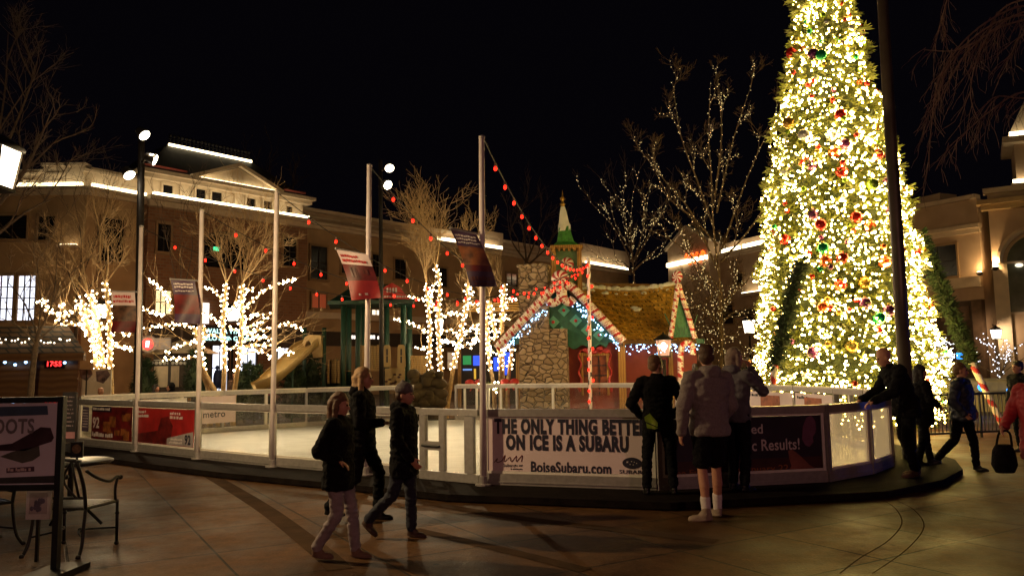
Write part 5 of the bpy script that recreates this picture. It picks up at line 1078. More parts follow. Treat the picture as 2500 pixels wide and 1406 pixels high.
# candy cane rakes with curled tips
def cane(P, r, name='candy_cane', par=None, per=.34):
    S = smoothline(P, 8); Q = [S[0]]; 
    for i in range(1, len(S)):
        L = np.linalg.norm(S[i] - S[i - 1]); n = max(1, int(L / .022))
        Q += [S[i - 1] + (S[i] - S[i - 1]) * k / n for k in range(1, n + 1)]
    m = MB(); m.tube(Q, r, 16, stripe=lambda s, a: 1 if ((s / per + a * .5) % 1) < .26 or .42 < ((s / per + a * .5) % 1) < .48 or .60 < ((s / per + a * .5) % 1) < .66 else 0)
    return m.build(name, PEPP, par if par is not None else cot, True)
o = .12
cane([pk(1213, 850, o), pk(1262, 797, o), pk(1320, 735, o), pk(1352, 703, o), pk(1366, 706, o), pk(1367, 728, o), pk(1350, 740, o), pk(1337, 732, o)], .135)
cane([pk(1521, 834, o), pk(1470, 778, o), pk(1428, 733, o), pk(1394, 699, o), pk(1376, 705, o), pk(1377, 728, o), pk(1390, 738, o), pk(1401, 728, o)], .135)
def mint(c, r, n, label_name='peppermint_disc', par=None):
    m = MB(); N = 28; n = nrm(n); a = nrm(np.cross(n, (0, 0, 1))); b = np.cross(a, n); prof = [(.04, .30), (.45, .27), (.8, .16), (1, 0), (.8, -.16), (.04, -.2)]; o0 = len(m.v); vs = []
    for k, z in prof:
        for j in range(N):
            th = 2 * math.pi * j / N + k * .8; vs.append(np.asarray(c) + (a * math.cos(th) + b * math.sin(th)) * r * k + n * r * z)
    m.v = [tuple(q) for q in vs]
    for i in range(len(prof) - 1):
        for j in range(N): m.f.append((i * N + j, (i + 1) * N + j, (i + 1) * N + (j + 1) % N, i * N + (j + 1) % N)); m.m.append(1 if (j // 2) % 2 else 0)
    m.f.append(tuple(range(N))); m.f.append(tuple((len(prof) - 1) * N + j for j in reversed(range(N)))); m.m += [0, 0]
    return m.build(label_name, PEPP, par if par is not None else cot, True)
mint(pk(1368, 681, .28), .30, wg.n); mint(pk(1383, 645, -1.6), .26, wg.n)
# icicle lights
rng = random.Random(12); bul = []
for x0, y0, x1, y1, n in ((1226, 850, 1346, 728, 75), (1396, 722, 1512, 838, 75)):
    for k in range(n):
        s = rng.random(); x, y = x0 + (x1 - x0) * s, y0 + (y1 - y0) * s; bul.append(pk(x + rng.uniform(-2, 2), y + abs(rng.gauss(0, 12)) * .9 + 2, .02))
for k in range(120):
    x = rng.uniform(1522, 1712); bul.append(ww.p(*ww.uv(x, 833 + rng.random() ** 1.3 * (18 + 16 * abs(math.sin(x * .05))), .12), .12))
t = thing('icicle_lights', wg.p(GL / 2, ez, 0), 'blue-white icicle lights hanging under the cottage gable and eaves', 'string lights'); cloud('bulb', bul, np.array([rng.uniform(.018, .030) for _ in bul]), ICEB, t)
# main roof: golden shingles over a sagging slope
REY = 26.0; RRY = 28.6
def roofpt(s, v):
    ex, ey = 1392 + (1518 - 1392) * v, 0
    lo = at(1519 + (1700 - 1519) * s, 829, 25.6); hi = at(1385 + (1650 - 1385) * s, 690 + 4 * s + 16 * math.sin(math.pi * s), 28.6)
    p = hi * (1 - v) + lo * v; return p - V(0, 0, .12 * math.sin(math.pi * v))
NS, NV_ = 25, 13
m = MB(); vs = [roofpt(i / 20, j / 8) - V(0, 0, dz) for dz in (0, .14) for j in range(9) for i in range(21)]; N = 21 * 9
fs = []
for j in range(8):
    for i in range(20): q = (j * 21 + i, (j + 1) * 21 + i, (j + 1) * 21 + i + 1, j * 21 + i + 1); fs += [q, tuple(N + z for z in reversed(q))]
for i in range(20): fs += [(8 * 21 + i, N + 8 * 21 + i, N + 8 * 21 + i + 1, 8 * 21 + i + 1)]
for j in range(8): fs += [(j * 21 + 20, (j + 1) * 21 + 20, N + (j + 1) * 21 + 20, N + j * 21 + 20), ((j + 1) * 21, j * 21, N + j * 21, N + (j + 1) * 21)]
m.add(vs, fs); rf = m.build('roof', mat('brown_roof_deck', (.16, .08, .02), .8), cot)
SH = mat('golden_shingle', (.56, .31, .045), .45, 0, .5, 5, .4, 25, coat=.2)
m = MB(); rg2 = random.Random(2)
for j in range(NV_):
    for i in range(NS):
        s = (i + .5 * (j % 2) + rg2.uniform(-.12, .12)) / NS; v = (j + .6) / NV_
        if s > 1: continue
        p = roofpt(s, v); dn = nrm(roofpt(s, min(1.02, v + .04)) - p); ac = nrm(roofpt(min(1, s + .03), v) - roofpt(max(0, s - .03), v)); nn = nrm(np.cross(dn, ac)); nn = nn if nn[2] > 0 else -nn
        wd = np.linalg.norm(roofpt(min(1, s + .5 / NS), v) - roofpt(max(0, s - .5 / NS), v)) * .5 * rg2.uniform(.85, 1.08); ln = .205 * rg2.uniform(.9, 1.15); lift = rg2.uniform(.045, .09)
        q = [p - ac * wd - dn * ln * .8, p - ac * wd + dn * ln * .35, p - ac * wd * .55 + dn * ln * .85, p + dn * ln, p + ac * wd * .55 + dn * ln * .85, p + ac * wd + dn * ln * .35, p + ac * wd - dn * ln * .8]
        q = [z + nn * (.012 if k in (0, 6) else lift) for k, z in enumerate(q)]
        m.prism(q, -nn * .03)
sh = m.build('shingle_cover', SH, rf); sh['kind'] = 'stuff'
# the far half of the roof and the gable's own left slope, both under snow-capped ridges
def slab(m, a, b_, c, d, th=.12): m.prism([a, b_, c, d], V(0, 0, -th))
rid0, rid1 = roofpt(0, 0), roofpt(1, 0)
m = MB(); back = V(0, 2.6, -2.0); slab(m, rid0 + V(0, .03, 0), rid1 + V(0, .03, 0), rid1 + back, rid0 + back); 
apx = wg.p(ua, zapex + .02, -.02); slab(m, apx, rid0 + V(0, 0, -.02), wg.p(-.1, ez + .05, -2.6), wg.p(-.1, ez + .05, -.02)); slab(m, apx + V(.03, 0, 0), wg.p(GL, ez + .06, -.02), roofpt(0.02, 1) - V(0, 0, .16), rid0 - V(0, 0, .2))
m.build('rear_slope', _M['brown_roof_deck'], rf)
m = MB()
for k in range(46):
    s = k / 45; p = roofpt(s, .0); r = .075 + .035 * math.sin(k * 2.3) + .02 * math.sin(k * 5.1); m.ball(p + V(0, 0, .03), r, 9, 6, (1.6, 1.3, .95))
    if k % 2: m.ball(roofpt(s, .05 + .04 * math.sin(k * 1.7)), r * .8, 8, 5, (1.3, 1.2, .8))
m.build('snow_cap', SNOW, rf, True); m = MB()
for s, v in ((.50, .36), (.53, .38), (.51, .40), (.30, .12), (.12, .08)): m.ball(roofpt(s, v) + V(0, 0, .06), .11, 8, 5, (1.4, 1, .6))
m.build('snow_patch', SNOW, rf, True)
m = MB(); m.wbox(ww, -.05, ww.L + .1, wze - .16, wze - .01, -.1, .18); m.build('eave_board', mat('teal_paint', (.02, .12, .10), .5, 0, .2, 6), cot)
# chimney
m = MB(); u0, u1, _, z1 = wg.rect(1267, 803, 1383, 950, .1); m.wbox(wg, u0, u1, 0, z1, -.55, .02)
u0, u1, _, z2 = wg.rect(1270, 650, 1340, 800, -.3); m.wbox(wg, u0, u1, z1 + .002, z2, -.72, -.04); ch = m.build('chimney', STONE, cot)
m = MB()
for k in range(8): m.ball(wg.p(u0 + (u1 - u0) * (k + .5) / 8, z2, -.15 - .4 * (k % 2)), .12, 8, 6, (1.2, 1.2, .6))
m.build('capstone', mat('chimney_cap_stone', (.34, .25, .16), .85, 0, .3, 4, .5, 10), ch, True)
# window with ribbon frame
u0, u1, z0, z1 = wg.rect(1424, 868, 1482, 965, -.5); m = MB(); m.wbox(wg, u0 - .07, u0, z0, z1, -.598, -.50); m.wbox(wg, u1, u1 + .07, z0, z1, -.598, -.5); m.wbox(wg, u0 - .12, u1 + .12, z1 + .001, z1 + .1, -.598, -.46); wi = m.build('window', GOLDW, cot)
m = MB(); m.wbox(wg, u0 + .002, u1 - .002, z0, z1, -.597, -.56); m.build('pane', mat('amber_red_glass', (.20, .05, .022), .25, 0, .4, 5), wi)
m = MB()
for k in (1, 2): c = u0 + (u1 - u0) * k / 3; m.wbox(wg, c - .015, c + .015, z0, z1 - .002, -.558, -.53); 
for k in (1, 2, 3): c = z0 + (z1 - z0) * k / 4; m.wbox(wg, u0 + .004, u1 - .004, c - .015, c + .015, -.5575, -.535)
m.build('glazing_bar', BLACKM, wi)
RIB = mat('red_ribbon', (.45, .035, .03), .4, 0, .2, 8)
m = MB()
for sgn, uu in ((-1, u0 - .1), (1, u1 + .1)):
    P = [wg.p(uu + sgn * .045 * math.sin(k * 1.1), z1 + .12 - (z1 - z0) * k / 14, -.47 + .03 * math.cos(k * 1.1)) for k in range(15)]; m.tube(smoothline(P, 3), .05, 6, flat=.4)
P = [wg.p(u0 - .1 + (u1 - u0 + .2) * k / 10, z1 + .14 + .05 * math.sin(k * 1.6), -.45) for k in range(11)]; m.tube(smoothline(P, 3), .06, 6, flat=.5)
for k, (du, dz) in enumerate(((-.28, .18), (.18, .22), (.40, .14), (.0, .12))):
    c = wg.p((u0 + u1) / 2 + du, z1 + dz, -.42); m.ball(c, .10, 8, 6, (1.2, .6, .8))
m.build('ribbon', [RIB], wi, True)
# cupola and spire
qb = at(1382, 668, 27.4); sc_ = 27.4 / 1900; cx, cy = qb[0], 27.4
zP = lambda y: at(1382, y, 27.4)[2]
hw = 31 * sc_
cu = MB(); cu.box(cx - hw * .82, cx + hw * .82, cy - hw * .82, cy + hw * .82, zP(675) - .6, zP(612)); cup = cu.build('cupola', mat('dull_green_panel', (.09, .16, .07), .6, 0, .2, 6), cot)
m = MB()
for sx in (-1, 1):
    for sy in (-1, 1): m.box(cx + sx * hw - .07, cx + sx * hw + .07, cy + sy * hw - .07, cy + sy * hw + .07, zP(675) - .6, zP(612) - .002)
m.box(cx - hw - .12, cx + hw + .12, cy - hw - .12, cy + hw + .12, zP(612), zP(604))
for k in range(6): m.box(cx - hw + k * hw * .4 - .04, cx - hw + k * hw * .4 + .04, cy - hw - .2, cy - hw - .02, zP(618), zP(612) - .003)
m.build('gold_frame', GOLDW, cup)
def spire(prof, name, mm, wob=0.):
    m = MB(); n = 16; vs = []
    for i, (r, z) in enumerate(prof):
        for j in range(n):
            th = 2 * math.pi * j / n + math.pi / 4; sq = 1 / max(abs(math.cos(th)), abs(math.sin(th))); sq = sq * .8 + .2; w = 1 + wob * math.sin(j * 2.6 + i)
            vs.append((cx - (.10 if z > zP(600) else 0) * (z - zP(604)) / 2.2 + r * sq * math.cos(th), cy + r * sq * math.sin(th), z - (wob * 1.4 * math.sin(j * 1.9) if i == 0 else 0)))
    fs = [(i * n + j, i * n + (j + 1) % n, (i + 1) * n + (j + 1) % n, (i + 1) * n + j) for i in range(len(prof) - 1) for j in range(n)] + [tuple(reversed(range(n))), tuple((len(prof) - 1) * n + j for j in range(n))]
    m.add(vs, fs); return m.build(name, mm, cup)
spire([(38 * sc_ * .9, zP(604) + .003), (34 * sc_ * .9, zP(600)), (21 * sc_, zP(592)), (17 * sc_, zP(575)), (13 * sc_, zP(552)), (8 * sc_, zP(520))], 'spire_roof', mat('bright_green_shingle', (.045, .20, .035), .6, 0, .45, 9, .8, 22))
spire([(15.5 * sc_, zP(563)), (12.5 * sc_, zP(545)), (9 * sc_, zP(522)), (5.5 * sc_, zP(506)), (2 * sc_, zP(503))], 'spire_snow', SNOW, .16)
m = MB(); fx = cx - .10 * (zP(503) - zP(604)) / 2.2; m.lathe((fx, cy, zP(505)), [(.05, 0), (.10, .10), (.05, .16), (.04, .22), (.10, .30), (.03, .38), (.02, .5), (.006, .62)], 10); m.build('finial', mat('gold_leaf', (.5, .28, .05), .35, .7, .1, 9), cup, True)
# porch gable with candy canes
pz0 = at(1666, 823, 25.3); wpz = Wall(at(1632, 823, 25.4)[:2], at(1700, 823, 25.4)[:2]); pq = lambda x, y, o=0.: wpz.p(*wpz.uv(x, y, o), o)
m = MB(); m.prism([pq(1640, 824), pq(1692, 822), pq(1657, 708)], -wpz.n * .25); pg = m.build('porch_gable', mat('lattice_green', (.035, .17, .075), .55, 0, .3, 9), cot)
m = MB()
for k in range(1, 6):
    a, b_ = k / 6, k / 6
    m.bar(pq(1640 + 52 * a, 823, .02), pq(1640 + 52 * a - 35 * (1 - a) * .9, 823 - 112 * (1 - a) * .62, .02), .03); m.bar(pq(1640 + 52 * a, 823, .03), pq(1640 + 52 * a + 26 * a * .9, 823 - 112 * a * .58, .03), .03)
m.build('lattice_strip', _M['deep_green_paint'], pg)
cane([pq(1637, 826, .1), pq(1645, 770, .1), pq(1654, 705, .1), pq(1656, 692, .1)], .085); cane([pq(1697, 826, .1), pq(1680, 770, .1), pq(1662, 712, .1), pq(1658, 695, .1)], .085)
mint(pq(1653, 676, .2), .21, nrm(wpz.n + V(-1.0, 0, 0)))
pf = pq(1662, 960, .1); pf[2] = .0
cane([pf, pq(1662, 900, .1), pq(1662, 862, .1), pq(1668, 842, .1), pq(1684, 838, .1), pq(1692, 850, .1), pq(1690, 866, .1)], .10, per=.5)
# small hanging lantern in front of the wing
lq = at(1620, 846, 24.2); bz = V(lq[0], lq[1], 0)
t = thing('garden_lantern', bz, 'lit copper lantern on a dark post in front of the cottage wing, above the boy', 'street lamp'); m = MB(); m.tube([bz, V(lq[0], lq[1], lq[2] - .4)], .06, 10); m.build('post', DARKP, t, True)
lantern_head(t, lq, .62, glow_glass('copper_lantern_glass', (1, .48, .26), .55)); m = MB(); m.ball(lq, .09, 10, 8, (1, 1, 1.5)); m.build('lamp_bulb', emat('lantern_bulb', (1, .84, .6), 10), t, True); point(t, lq + V(0, -.15, 0), 130, (1, .60, .32), .06)

# ================================================================== playground
PY = 26.6
WALNUT = wood('yellow_plank', (.34, .21, .065), (.22, .12, .03), 5, 'Z')
TANP = mat('tan_plastic', (.36, .24, .085), .5, 0, .12, 5)
P3 = lambda x, y, Y=PY: at(x, y, Y)
def post(m, x, y0, y1, Y=PY, r=.085): a = P3(x, y1, Y); b_ = P3(x, y0, Y); m.tube([V(a[0], a[1], max(0., a[2]) if y1 < 940 else 0.), V(a[0], a[1], b_[2])], r, 10)
pl = thing('play_tower', P3(900, 950) * (1, 1, 0), 'green and tan playground tower with hipped roof and red triangular gable sign', 'playground')
for (x, y0, y1, dY) in ((838, 745, 950, 0), (851, 745, 950, 2.2), (874, 745, 950, 0), (888, 745, 950, 2.2), (944, 748, 950, 2.0), (985, 745, 950, 0), (790, 800, 950, 0), (742, 800, 950, .6), (997, 838, 950, 0), (1000, 745, 950, 2.2)):
    m = MB(); post(m, x, y0, y1, PY + dY, .10 if y0 < 760 else .075); m.build('post', GREENP, pl, True)
a, b_ = P3(800, 737, PY - .4), P3(1012, 737, PY - .4); c_, d_ = P3(1014, 737, PY + 2.8) , P3(806, 737, PY + 2.8); c_[2] = d_[2] = a[2]; b_[2] = a[2]; top0 = (a + b_ + c_ + d_) / 4 + V(-.6, 0, .75); top1 = top0 + V(1.2, 0, 0)
m = MB(); m.add([a, b_, c_, d_, top0, top1], [(0, 1, 5, 4), (1, 2, 5), (2, 3, 4, 5), (3, 0, 4), (3, 2, 1, 0)]); pr_ = m.build('roof', mat('dark_green_metal', (.018, .055, .035), .45, .2, .2, 4), pl)
m = MB(); m.obox((a + b_) / 2 - V(0, .03, .03), (b_ - a) / 2, V(0, .02, 0), V(0, 0, .06)); m.build('roof_edge', GREENP, pr_)
m = MB(); y_ = PY - .5; q0, q1, qx = P3(905, 727, y_), P3(1000, 731, y_), P3(957, 690, y_); m.prism([q0, q1, P3(975, 700, y_), qx, P3(940, 700, y_)], V(0, .05, 0)); gs = m.build('gable_sign', mat('red_sign_face', (.42, .03, .02), .5, 0, .08, 4), pl)
m = MB()
for k in range(4): c = P3(946 + k * 7, 709, y_ - .01); m.ball(c + V(0, 0, .06), .035, 8, 5, (1, .2, 1)); m.obox(c - V(0, .0, .02), V(.03, 0, 0), V(0, .003, 0), V(0, 0, .05))
for k in range(9): c = P3(940 + k * 6.2, 724, y_ - .008); m.obox(c, V(.03, 0, 0), V(0, .003, 0), V(0, 0, .025))
m.build('sign_mark', PALETXT, gs)
for (x0, x1, y0, y1, n) in ((876, 928, 842, 902, 7), (832, 846, 842, 935, 2), (800, 818, 878, 935, 3), (806, 832, 878, 935, 3)):
    m = MB()
    for k in range(n):
        xa = x0 + (x1 - x0) * k / n; xb = x0 + (x1 - x0) * (k + .86) / n; p, q = P3(xa, y1), P3(xb, y0 + (k % 3)); m.box(p[0], q[0], PY - .05, PY + .02, p[2], q[2])
    m.build('plank_panel', WALNUT, pl)
p, q = P3(846, 906), P3(990, 902); m = MB(); m.box(p[0], q[0], PY - .1, PY + 2.1, p[2], q[2]); m.build('deck', WALNUT, pl)
def rounded(x0, y0, x1, y1, Y, name, mm, holes=0):
    cx0, cx1 = x0 + 4, x1 - 4; pts = []
    for (cx_, cy_, a0) in ((x1 - 5, y0 + 5, 0), (x0 + 5, y0 + 5, 90), (x0 + 3, y1 - 3, 180), (x1 - 3, y1 - 3, 270)):
        for k in range(4): th = R(a0 + k * 30); pts.append(P3(cx_ + 5 * math.cos(th), cy_ - 5 * math.sin(th), Y))
    m = MB(); m.prism(pts, V(0, .06, 0)); o_ = m.build(name, mm, pl)
    if holes:
        m = MB()
        for k in range(holes): c = P3((x0 + x1) / 2, y0 + (y1 - y0) * (k + 1) / (holes + 1), Y - .003); m.obox(c, V(.03, 0, 0), V(0, .002, 0), V(0, 0, .11))
        m.build('grip_slot', DARKP, o_)
rounded(937, 842, 953, 894, PY - .1, 'grip_panel', TANP, 2); rounded(971, 841, 988, 896, PY - .1, 'grip_panel', TANP, 2)
p, q = P3(940, 950, PY - .12), P3(988, 898, PY - .12); m = MB(); m.box(p[0], q[0], PY - .16, PY - .08, max(0, p[2]), q[2]); cw = m.build('climbing_wall', TANP, pl)
m = MB(); rgx = random.Random(6)
for k in range(10): c = P3(rgx.uniform(943, 985), rgx.uniform(903, 945), PY - .165); m.ball(c, .045, 8, 5, (1.2, .6, .8))
m.build('climbing_hold', mat('brown_hold', (.09, .035, .02), .6, 0, .6, 3), cw)
m = MB()
for k in range(6): p, q = P3(1000 + k * 7, 925, PY + 1.2), P3(1006 + k * 7, 868, PY + 1.2); m.box(p[0], q[0], PY + 1.15, PY + 1.2, p[2], q[2])
m.build('plank_panel', WALNUT, pl)
sl = thing('tube_slide', P3(690, 950) * (1, 1, 0), 'tan playground slide with a hooded top curving down to the left', 'slide')
cen = [P3(764, 840, PY - .1), P3(748, 848, PY - .3), P3(725, 872, PY - .7), P3(690, 905, PY - 1.2), P3(655, 932, PY - 1.6), P3(622, 948, PY - 1.8)]
S = smoothline(cen, 6); n = 9; m = MB(); vs = []
for off in (0, .035):
    for i, p in enumerate(S):
        t_ = nrm(S[min(i + 1, len(S) - 1)] - S[max(0, i - 1)]); sd = nrm(np.cross(t_, (0, 0, 1))); up_ = np.cross(sd, t_)
        for j in range(n): th = math.pi * (1 + j / (n - 1)); vs.append(p + sd * math.cos(th) * (.40 + off) + up_ * (math.sin(th) * (.34 + off) + .2))
NN = len(S) * n
for i in range(len(S) - 1):
    for j in range(n - 1): q = (i * n + j, i * n + j + 1, (i + 1) * n + j + 1, (i + 1) * n + j); m.f += [q, tuple(NN + z for z in reversed(q))]; m.m += [0, 0]
    for j in (0, n - 1): m.f.append((i * n + j, (i + 1) * n + j, NN + (i + 1) * n + j, NN + i * n + j)); m.m.append(0)
m.v = [tuple(q) for q in vs]; m.build('chute', TANP, sl, True)
m = MB(); c = P3(760, 845, PY - .15)
pts = [P3(738, 838, PY - .25), P3(744, 822, PY - .25), P3(756, 817, PY - .25), P3(784, 818, PY - .25), P3(786, 872, PY - .25), P3(764, 874, PY - .25), P3(762, 850, PY - .25), P3(756, 832, PY - .25), P3(748, 832, PY - .25), P3(744, 846, PY - .25)]
m.prism(pts, V(0, .5, 0)); m.build('hood', TANP, sl)
m = MB(); 
for x in (714, 650): p = P3(x, 900 if x > 700 else 940, PY - 1.0); m.cyl(V(p[0], p[1], 0), p, .04, n=8)
m.build('leg', GREENP, sl)

# ================================================================== timber kiosk, hut, signs, greenery behind the rink
SID = wood('brown_siding', (.19, .095, .04), (.13, .06, .025), 2, 'Z')
ky = 21.0; wk = Wall(at(-260, 900, ky)[:2], at(190, 900, ky)[:2]); kz = wk.uv(100, 862)[1]
t = thing('timber_kiosk', wk.p(wk.L / 2, 0, -1.5), 'timber kiosk at the left with a sagging shingle roof and horizontal board walls', 'kiosk')
m = MB(); m.prism([wk.p(0, 0), wk.p(wk.L, 0), wk.p(wk.L - 1.9, 0, -3), wk.p(0, 0, -3)], V(0, 0, kz)); m.build('wall', SID, t)
m = MB()
for k in range(9): m.wbox(wk, .01, wk.L + .02, k * .26 + .24, k * .26 + .27, .002, .03)
m.build('board_edge', SID, t)
m = MB(); e0, e1 = wk.p(-.4, kz, .5), wk.p(wk.L + .45, kz - .02, .5); rz = at(150, 795, ky + 1.6)[2]; r0 = V(e0[0], ky + 1.6, rz); r1 = V(at(166, 800, ky + 1.6)[0], ky + 1.6, rz); b0_, b1_ = e0 + V(0, 4.2, 0), e1 + V(-2.5, 4.2, 0)
m.add([e0, e1, b1_, b0_, r0, r1], [(0, 1, 5, 4), (1, 2, 5), (2, 3, 4, 5), (3, 0, 4), (3, 2, 1, 0)]); kr = m.build('roof', brick_mat('worn_shingle', (.22, .12, .045), (.15, .08, .03), (.03, .02, .01), 1.0, .8, .03, .3, .16), t)
m = MB(); m.bar(e0 - V(0, 0, .1), e1 - V(0, 0, .1), .12, .2); m.build('fascia_board', SID, kr)
t2 = thing('light_string', e0, 'row of dim white bulbs along the kiosk roof', 'string lights'); rgk = random.Random(3)
cloud('bulb', [at(x + rgk.uniform(-4, 4), 832 + rgk.uniform(-6, 6), ky + .2) for x in range(-20, 175, 9)], .028, emat('dim_white_bulb', (1, .85, .62), 5), t2, stuff=False)
for k, (x, y) in enumerate(((12, 884), (37, 890), (63, 884), (158, 885))):
    c = wk.p(*wk.uv(x, y, .12), .12); tt = thing('spot_lamp', c, 'tiny blue-white lamp under the kiosk eave', 'lamp', 'blue-white kiosk lamps'); m = MB(); m.cyl(c + V(0, 0, .03), c + V(0, 0, .12), .03, n=8); m.build('lamp_holder', BLACKM, tt); m = MB(); m.ball(c, .04, 8, 6); m.build('lamp_bulb', emat('blue_white_led', (.35, .6, 1), 5), tt, True)
u0, u1, z0, z1 = wk.rect(108, 878, 156, 898, .1); tt = thing('digital_clock', wk.p((u0 + u1) / 2, z0, .06), 'black digital clock showing red 17:55 on the kiosk wall', 'clock'); m = MB(); m.wbox(wk, u0, u1, z0, z1, .035, .1); cb_ = m.build('case', BLACKM, tt)
LED = emat('red_led', (1, .03, .03), 4)
text(tt, 'lit_digit', '17', LED, wk.p(*wk.uv(115, 894, .105), .105), wk.d, (0, 0, 1), .13, .17, bold=.02); text(tt, 'lit_digit', '55', LED, wk.p(*wk.uv(133, 894, .105), .105), wk.d, (0, 0, 1), .13, .19, bold=.02)
m = MB(); c = wk.uv(131, 888, .105)
for dz in (-.03, .03): m.obox(wk.p(c[0], c[1] + dz, .105), wk.d * .012, wk.n * .003, V(0, 0, .012))
m.build('lit_colon', LED, tt)
# poster stand with FOR / LETE
def flat_sign(x0, y0, x1, y1, Y, name, lab, cat, m_face, legs=True, th=.05):
    a = at(x0, y1, Y); b_ = at(x1, y0, Y); t = thing(name, V((a[0] + b_[0]) / 2, Y, 0), lab, cat); m = MB(); m.box(a[0], b_[0], Y, Y + th, a[2], b_[2]); f = m.build('panel', m_face, t)
    if legs:
        m = MB(); m.box(a[0], a[0] + .06, Y + .01, Y + .04, 0, a[2] - .002); m.box(b_[0] - .06, b_[0], Y + .01, Y + .04, 0, a[2] - .002); m.build('leg', BLACKM, t)
    return t, f, Wall((a[0], Y), (b_[0], Y))
t, f, wS = flat_sign(190, 900, 272, 972, 22.5, 'poster_board', 'pale winter poster board lettered FOR ATHLETE beside the kiosk', 'poster', mat('pale_winter_print', (.62, .55, .44), .5, 0, .1, 4))
m = MB(); wpoly = [(194, 902), (222, 902), (226, 914), (212, 930), (196, 922)]; m.prism([at(x, y, 22.495) for x, y in wpoly], V(0, -.004, 0)); m.prism([at(x, y, 22.495) for x, y in ((234, 906), (262, 903), (270, 915), (252, 936), (236, 930))], V(0, -.004, 0)); m.build('printed_picture', mat('mauve_grey_print', (.16, .11, .12), .5, 0, .5, 9), f)
m = MB(); m.box(at(210, 950, 22.48)[0] - .015, at(210, 950, 22.48)[0] + .015, 22.47, 22.494, at(210, 970, 22.5)[2], at(210, 902, 22.5)[2]); m.build('seam_bar', DARKP, f)
wtext(f, wS, 216, 922, 236, 932, 'FOR', WHITE, .01, .008); wtext(f, wS, 246, 922, 266, 932, 'LETE', WHITE, .01, .008)
# hut with a shutter
hy = 27.5; a = at(372, 955, hy); b_ = at(462, 862, hy); t = thing('serving_hut', V((a[0] + b_[0]) / 2, hy, 0), 'small dark hut with a closed cream shutter and lattice valance', 'hut')
m = MB(); m.box(a[0], b_[0], hy, hy + 2, 0, b_[2]); m.build('wall', mat('dark_timber', (.05, .03, .018)), t)
m = MB(); m.add([(a[0] - .3, hy - .3, b_[2] + .003), (b_[0] + .3, hy - .3, b_[2] + .003), (b_[0] + .3, hy + 2.2, b_[2] + .003), (a[0] - .3, hy + 2.2, b_[2] + .003), ((a[0] + b_[0]) / 2, hy + 1, b_[2] + .55)], [(0, 1, 4), (1, 2, 4), (2, 3, 4), (3, 0, 4), (3, 2, 1, 0)]); m.build('roof', CREAM, t)
p, q = at(376, 945, hy), at(438, 893, hy); m = MB(); m.box(p[0], q[0], hy - .05, hy - .003, p[2], q[2]); sh_ = m.build('shutter', CREAM, t)
m = MB()
for k in range(9): c = at(372 + k * 10, 886, hy - .08); m.lathe(c, [(.045, 0), (.06, 0), (.06, .03), (.045, .03)], 10, (0, -1, 0))
m.box(p[0], at(460, 880, hy)[0], hy - .1, hy - .06, at(400, 880, hy)[2], at(400, 878, hy)[2]); m.build('lattice_valance', WHITE, t)
# round red sign on a bracket
sy = 27; c = at(365, 840, sy); t = thing('round_sign', c, 'round pale sign with a glowing red oval, left of the spreading birch', 'sign'); m = MB(); m.lathe(c, [(.28, 0), (.30, .03), (.30, .1), (.28, .12)], 24, (0, -1, 0)); m.box(c[0] + .1, c[0] + .75, sy - .1, sy, c[2] - .2, c[2] + .2); sg = m.build('sign_face', mat('grey_print', (.33, .29, .3), .5), t)
m = MB(); m.lathe(c - V(0, .121, 0), [(.13, 0), (.19, 0), (.19, .03), (.13, .03)], 18, (0, -1, 0)); m.build('red_ring', emat('red_led', (1, .03, .03), 4), t); m = MB(); m.obox(c - V(0, .14, 0), V(.06, 0, 0), V(0, .012, 0), V(0, 0, .11)); m.build('lit_digit', emat('pink_white_glow', (1, .6, .6), 5), t)
pq_ = V(c[0] + .7, sy + .05, 0); m = MB(); m.tube([pq_, pq_ + V(0, 0, c[2] + .2)], .05, 8); m.build('post', DARKP, t)
# evergreens
def conifer(px, Y, h, r, lab, seed, n=420):
    b0 = at(px, 950, Y); b0[2] = 0; t = thing('clipped_evergreen', b0, lab, 'shrub', 'evergreens behind the far boards'); k = np.random.default_rng(seed); vs = []; fs = []
    m = MB(); m.tube([b0, b0 + V(0, 0, h * .8)], .05, 6); m.build('trunk', BARK, t)
    m = MB(); m.lathe(b0, [(r * .4, .1), (r * .7, h * .3), (r * .5, h * .65), (.05, h * .95)], 10); m.build('inner_boughs', FIRD, t)
    for i in range(n):
        z = h * (.05 + .93 * k.random()); th = k.uniform(0, 6.28); rr_ = r * (1 - .75 * (z / h) ** 1.6) * k.uniform(.7, 1.05); c = b0 + V(rr_ * math.cos(th), rr_ * math.sin(th), z)
        for q in range(4): d = nrm(V(math.cos(th), math.sin(th), .5) + k.normal(0, .5, 3)); w = nrm(np.cross(d, (k.random(), .4, 1))) * .028; l = k.uniform(.12, .24); o0 = len(vs); vs += [c - w, c + w, c + d * l]; fs.append((o0, o0 + 1, o0 + 2))
    m = MB(); m.add(vs, fs); m.build('foliage', mat('evergreen_needles', (.030, .055, .02), .7, 0, .5, 4), t)
for i, (px, Y, h, r, lab) in enumerate(((350, 27, 2.2, .5, 'dark evergreen left of the hut with the cream shutter'), (478, 26.5, 2.5, .55, 'dark evergreen between the hut and the leaning birch trunk'), (598, 26, 2.0, .5, 'dark evergreen right of the lettered shop door'), (622, 25.8, 1.9, .5, 'dark evergreen at the foot of the slide'), (715, 26.4, 2.0, .55, 'dark evergreen under the slide'), (760, 27.5, 2.3, .6, 'dark evergreen beneath the slide hood'), (812, 28.4, 2.0, .5, 'dark evergreen behind the playground planks'))): conifer(px, Y, h, r, lab, i + 40)
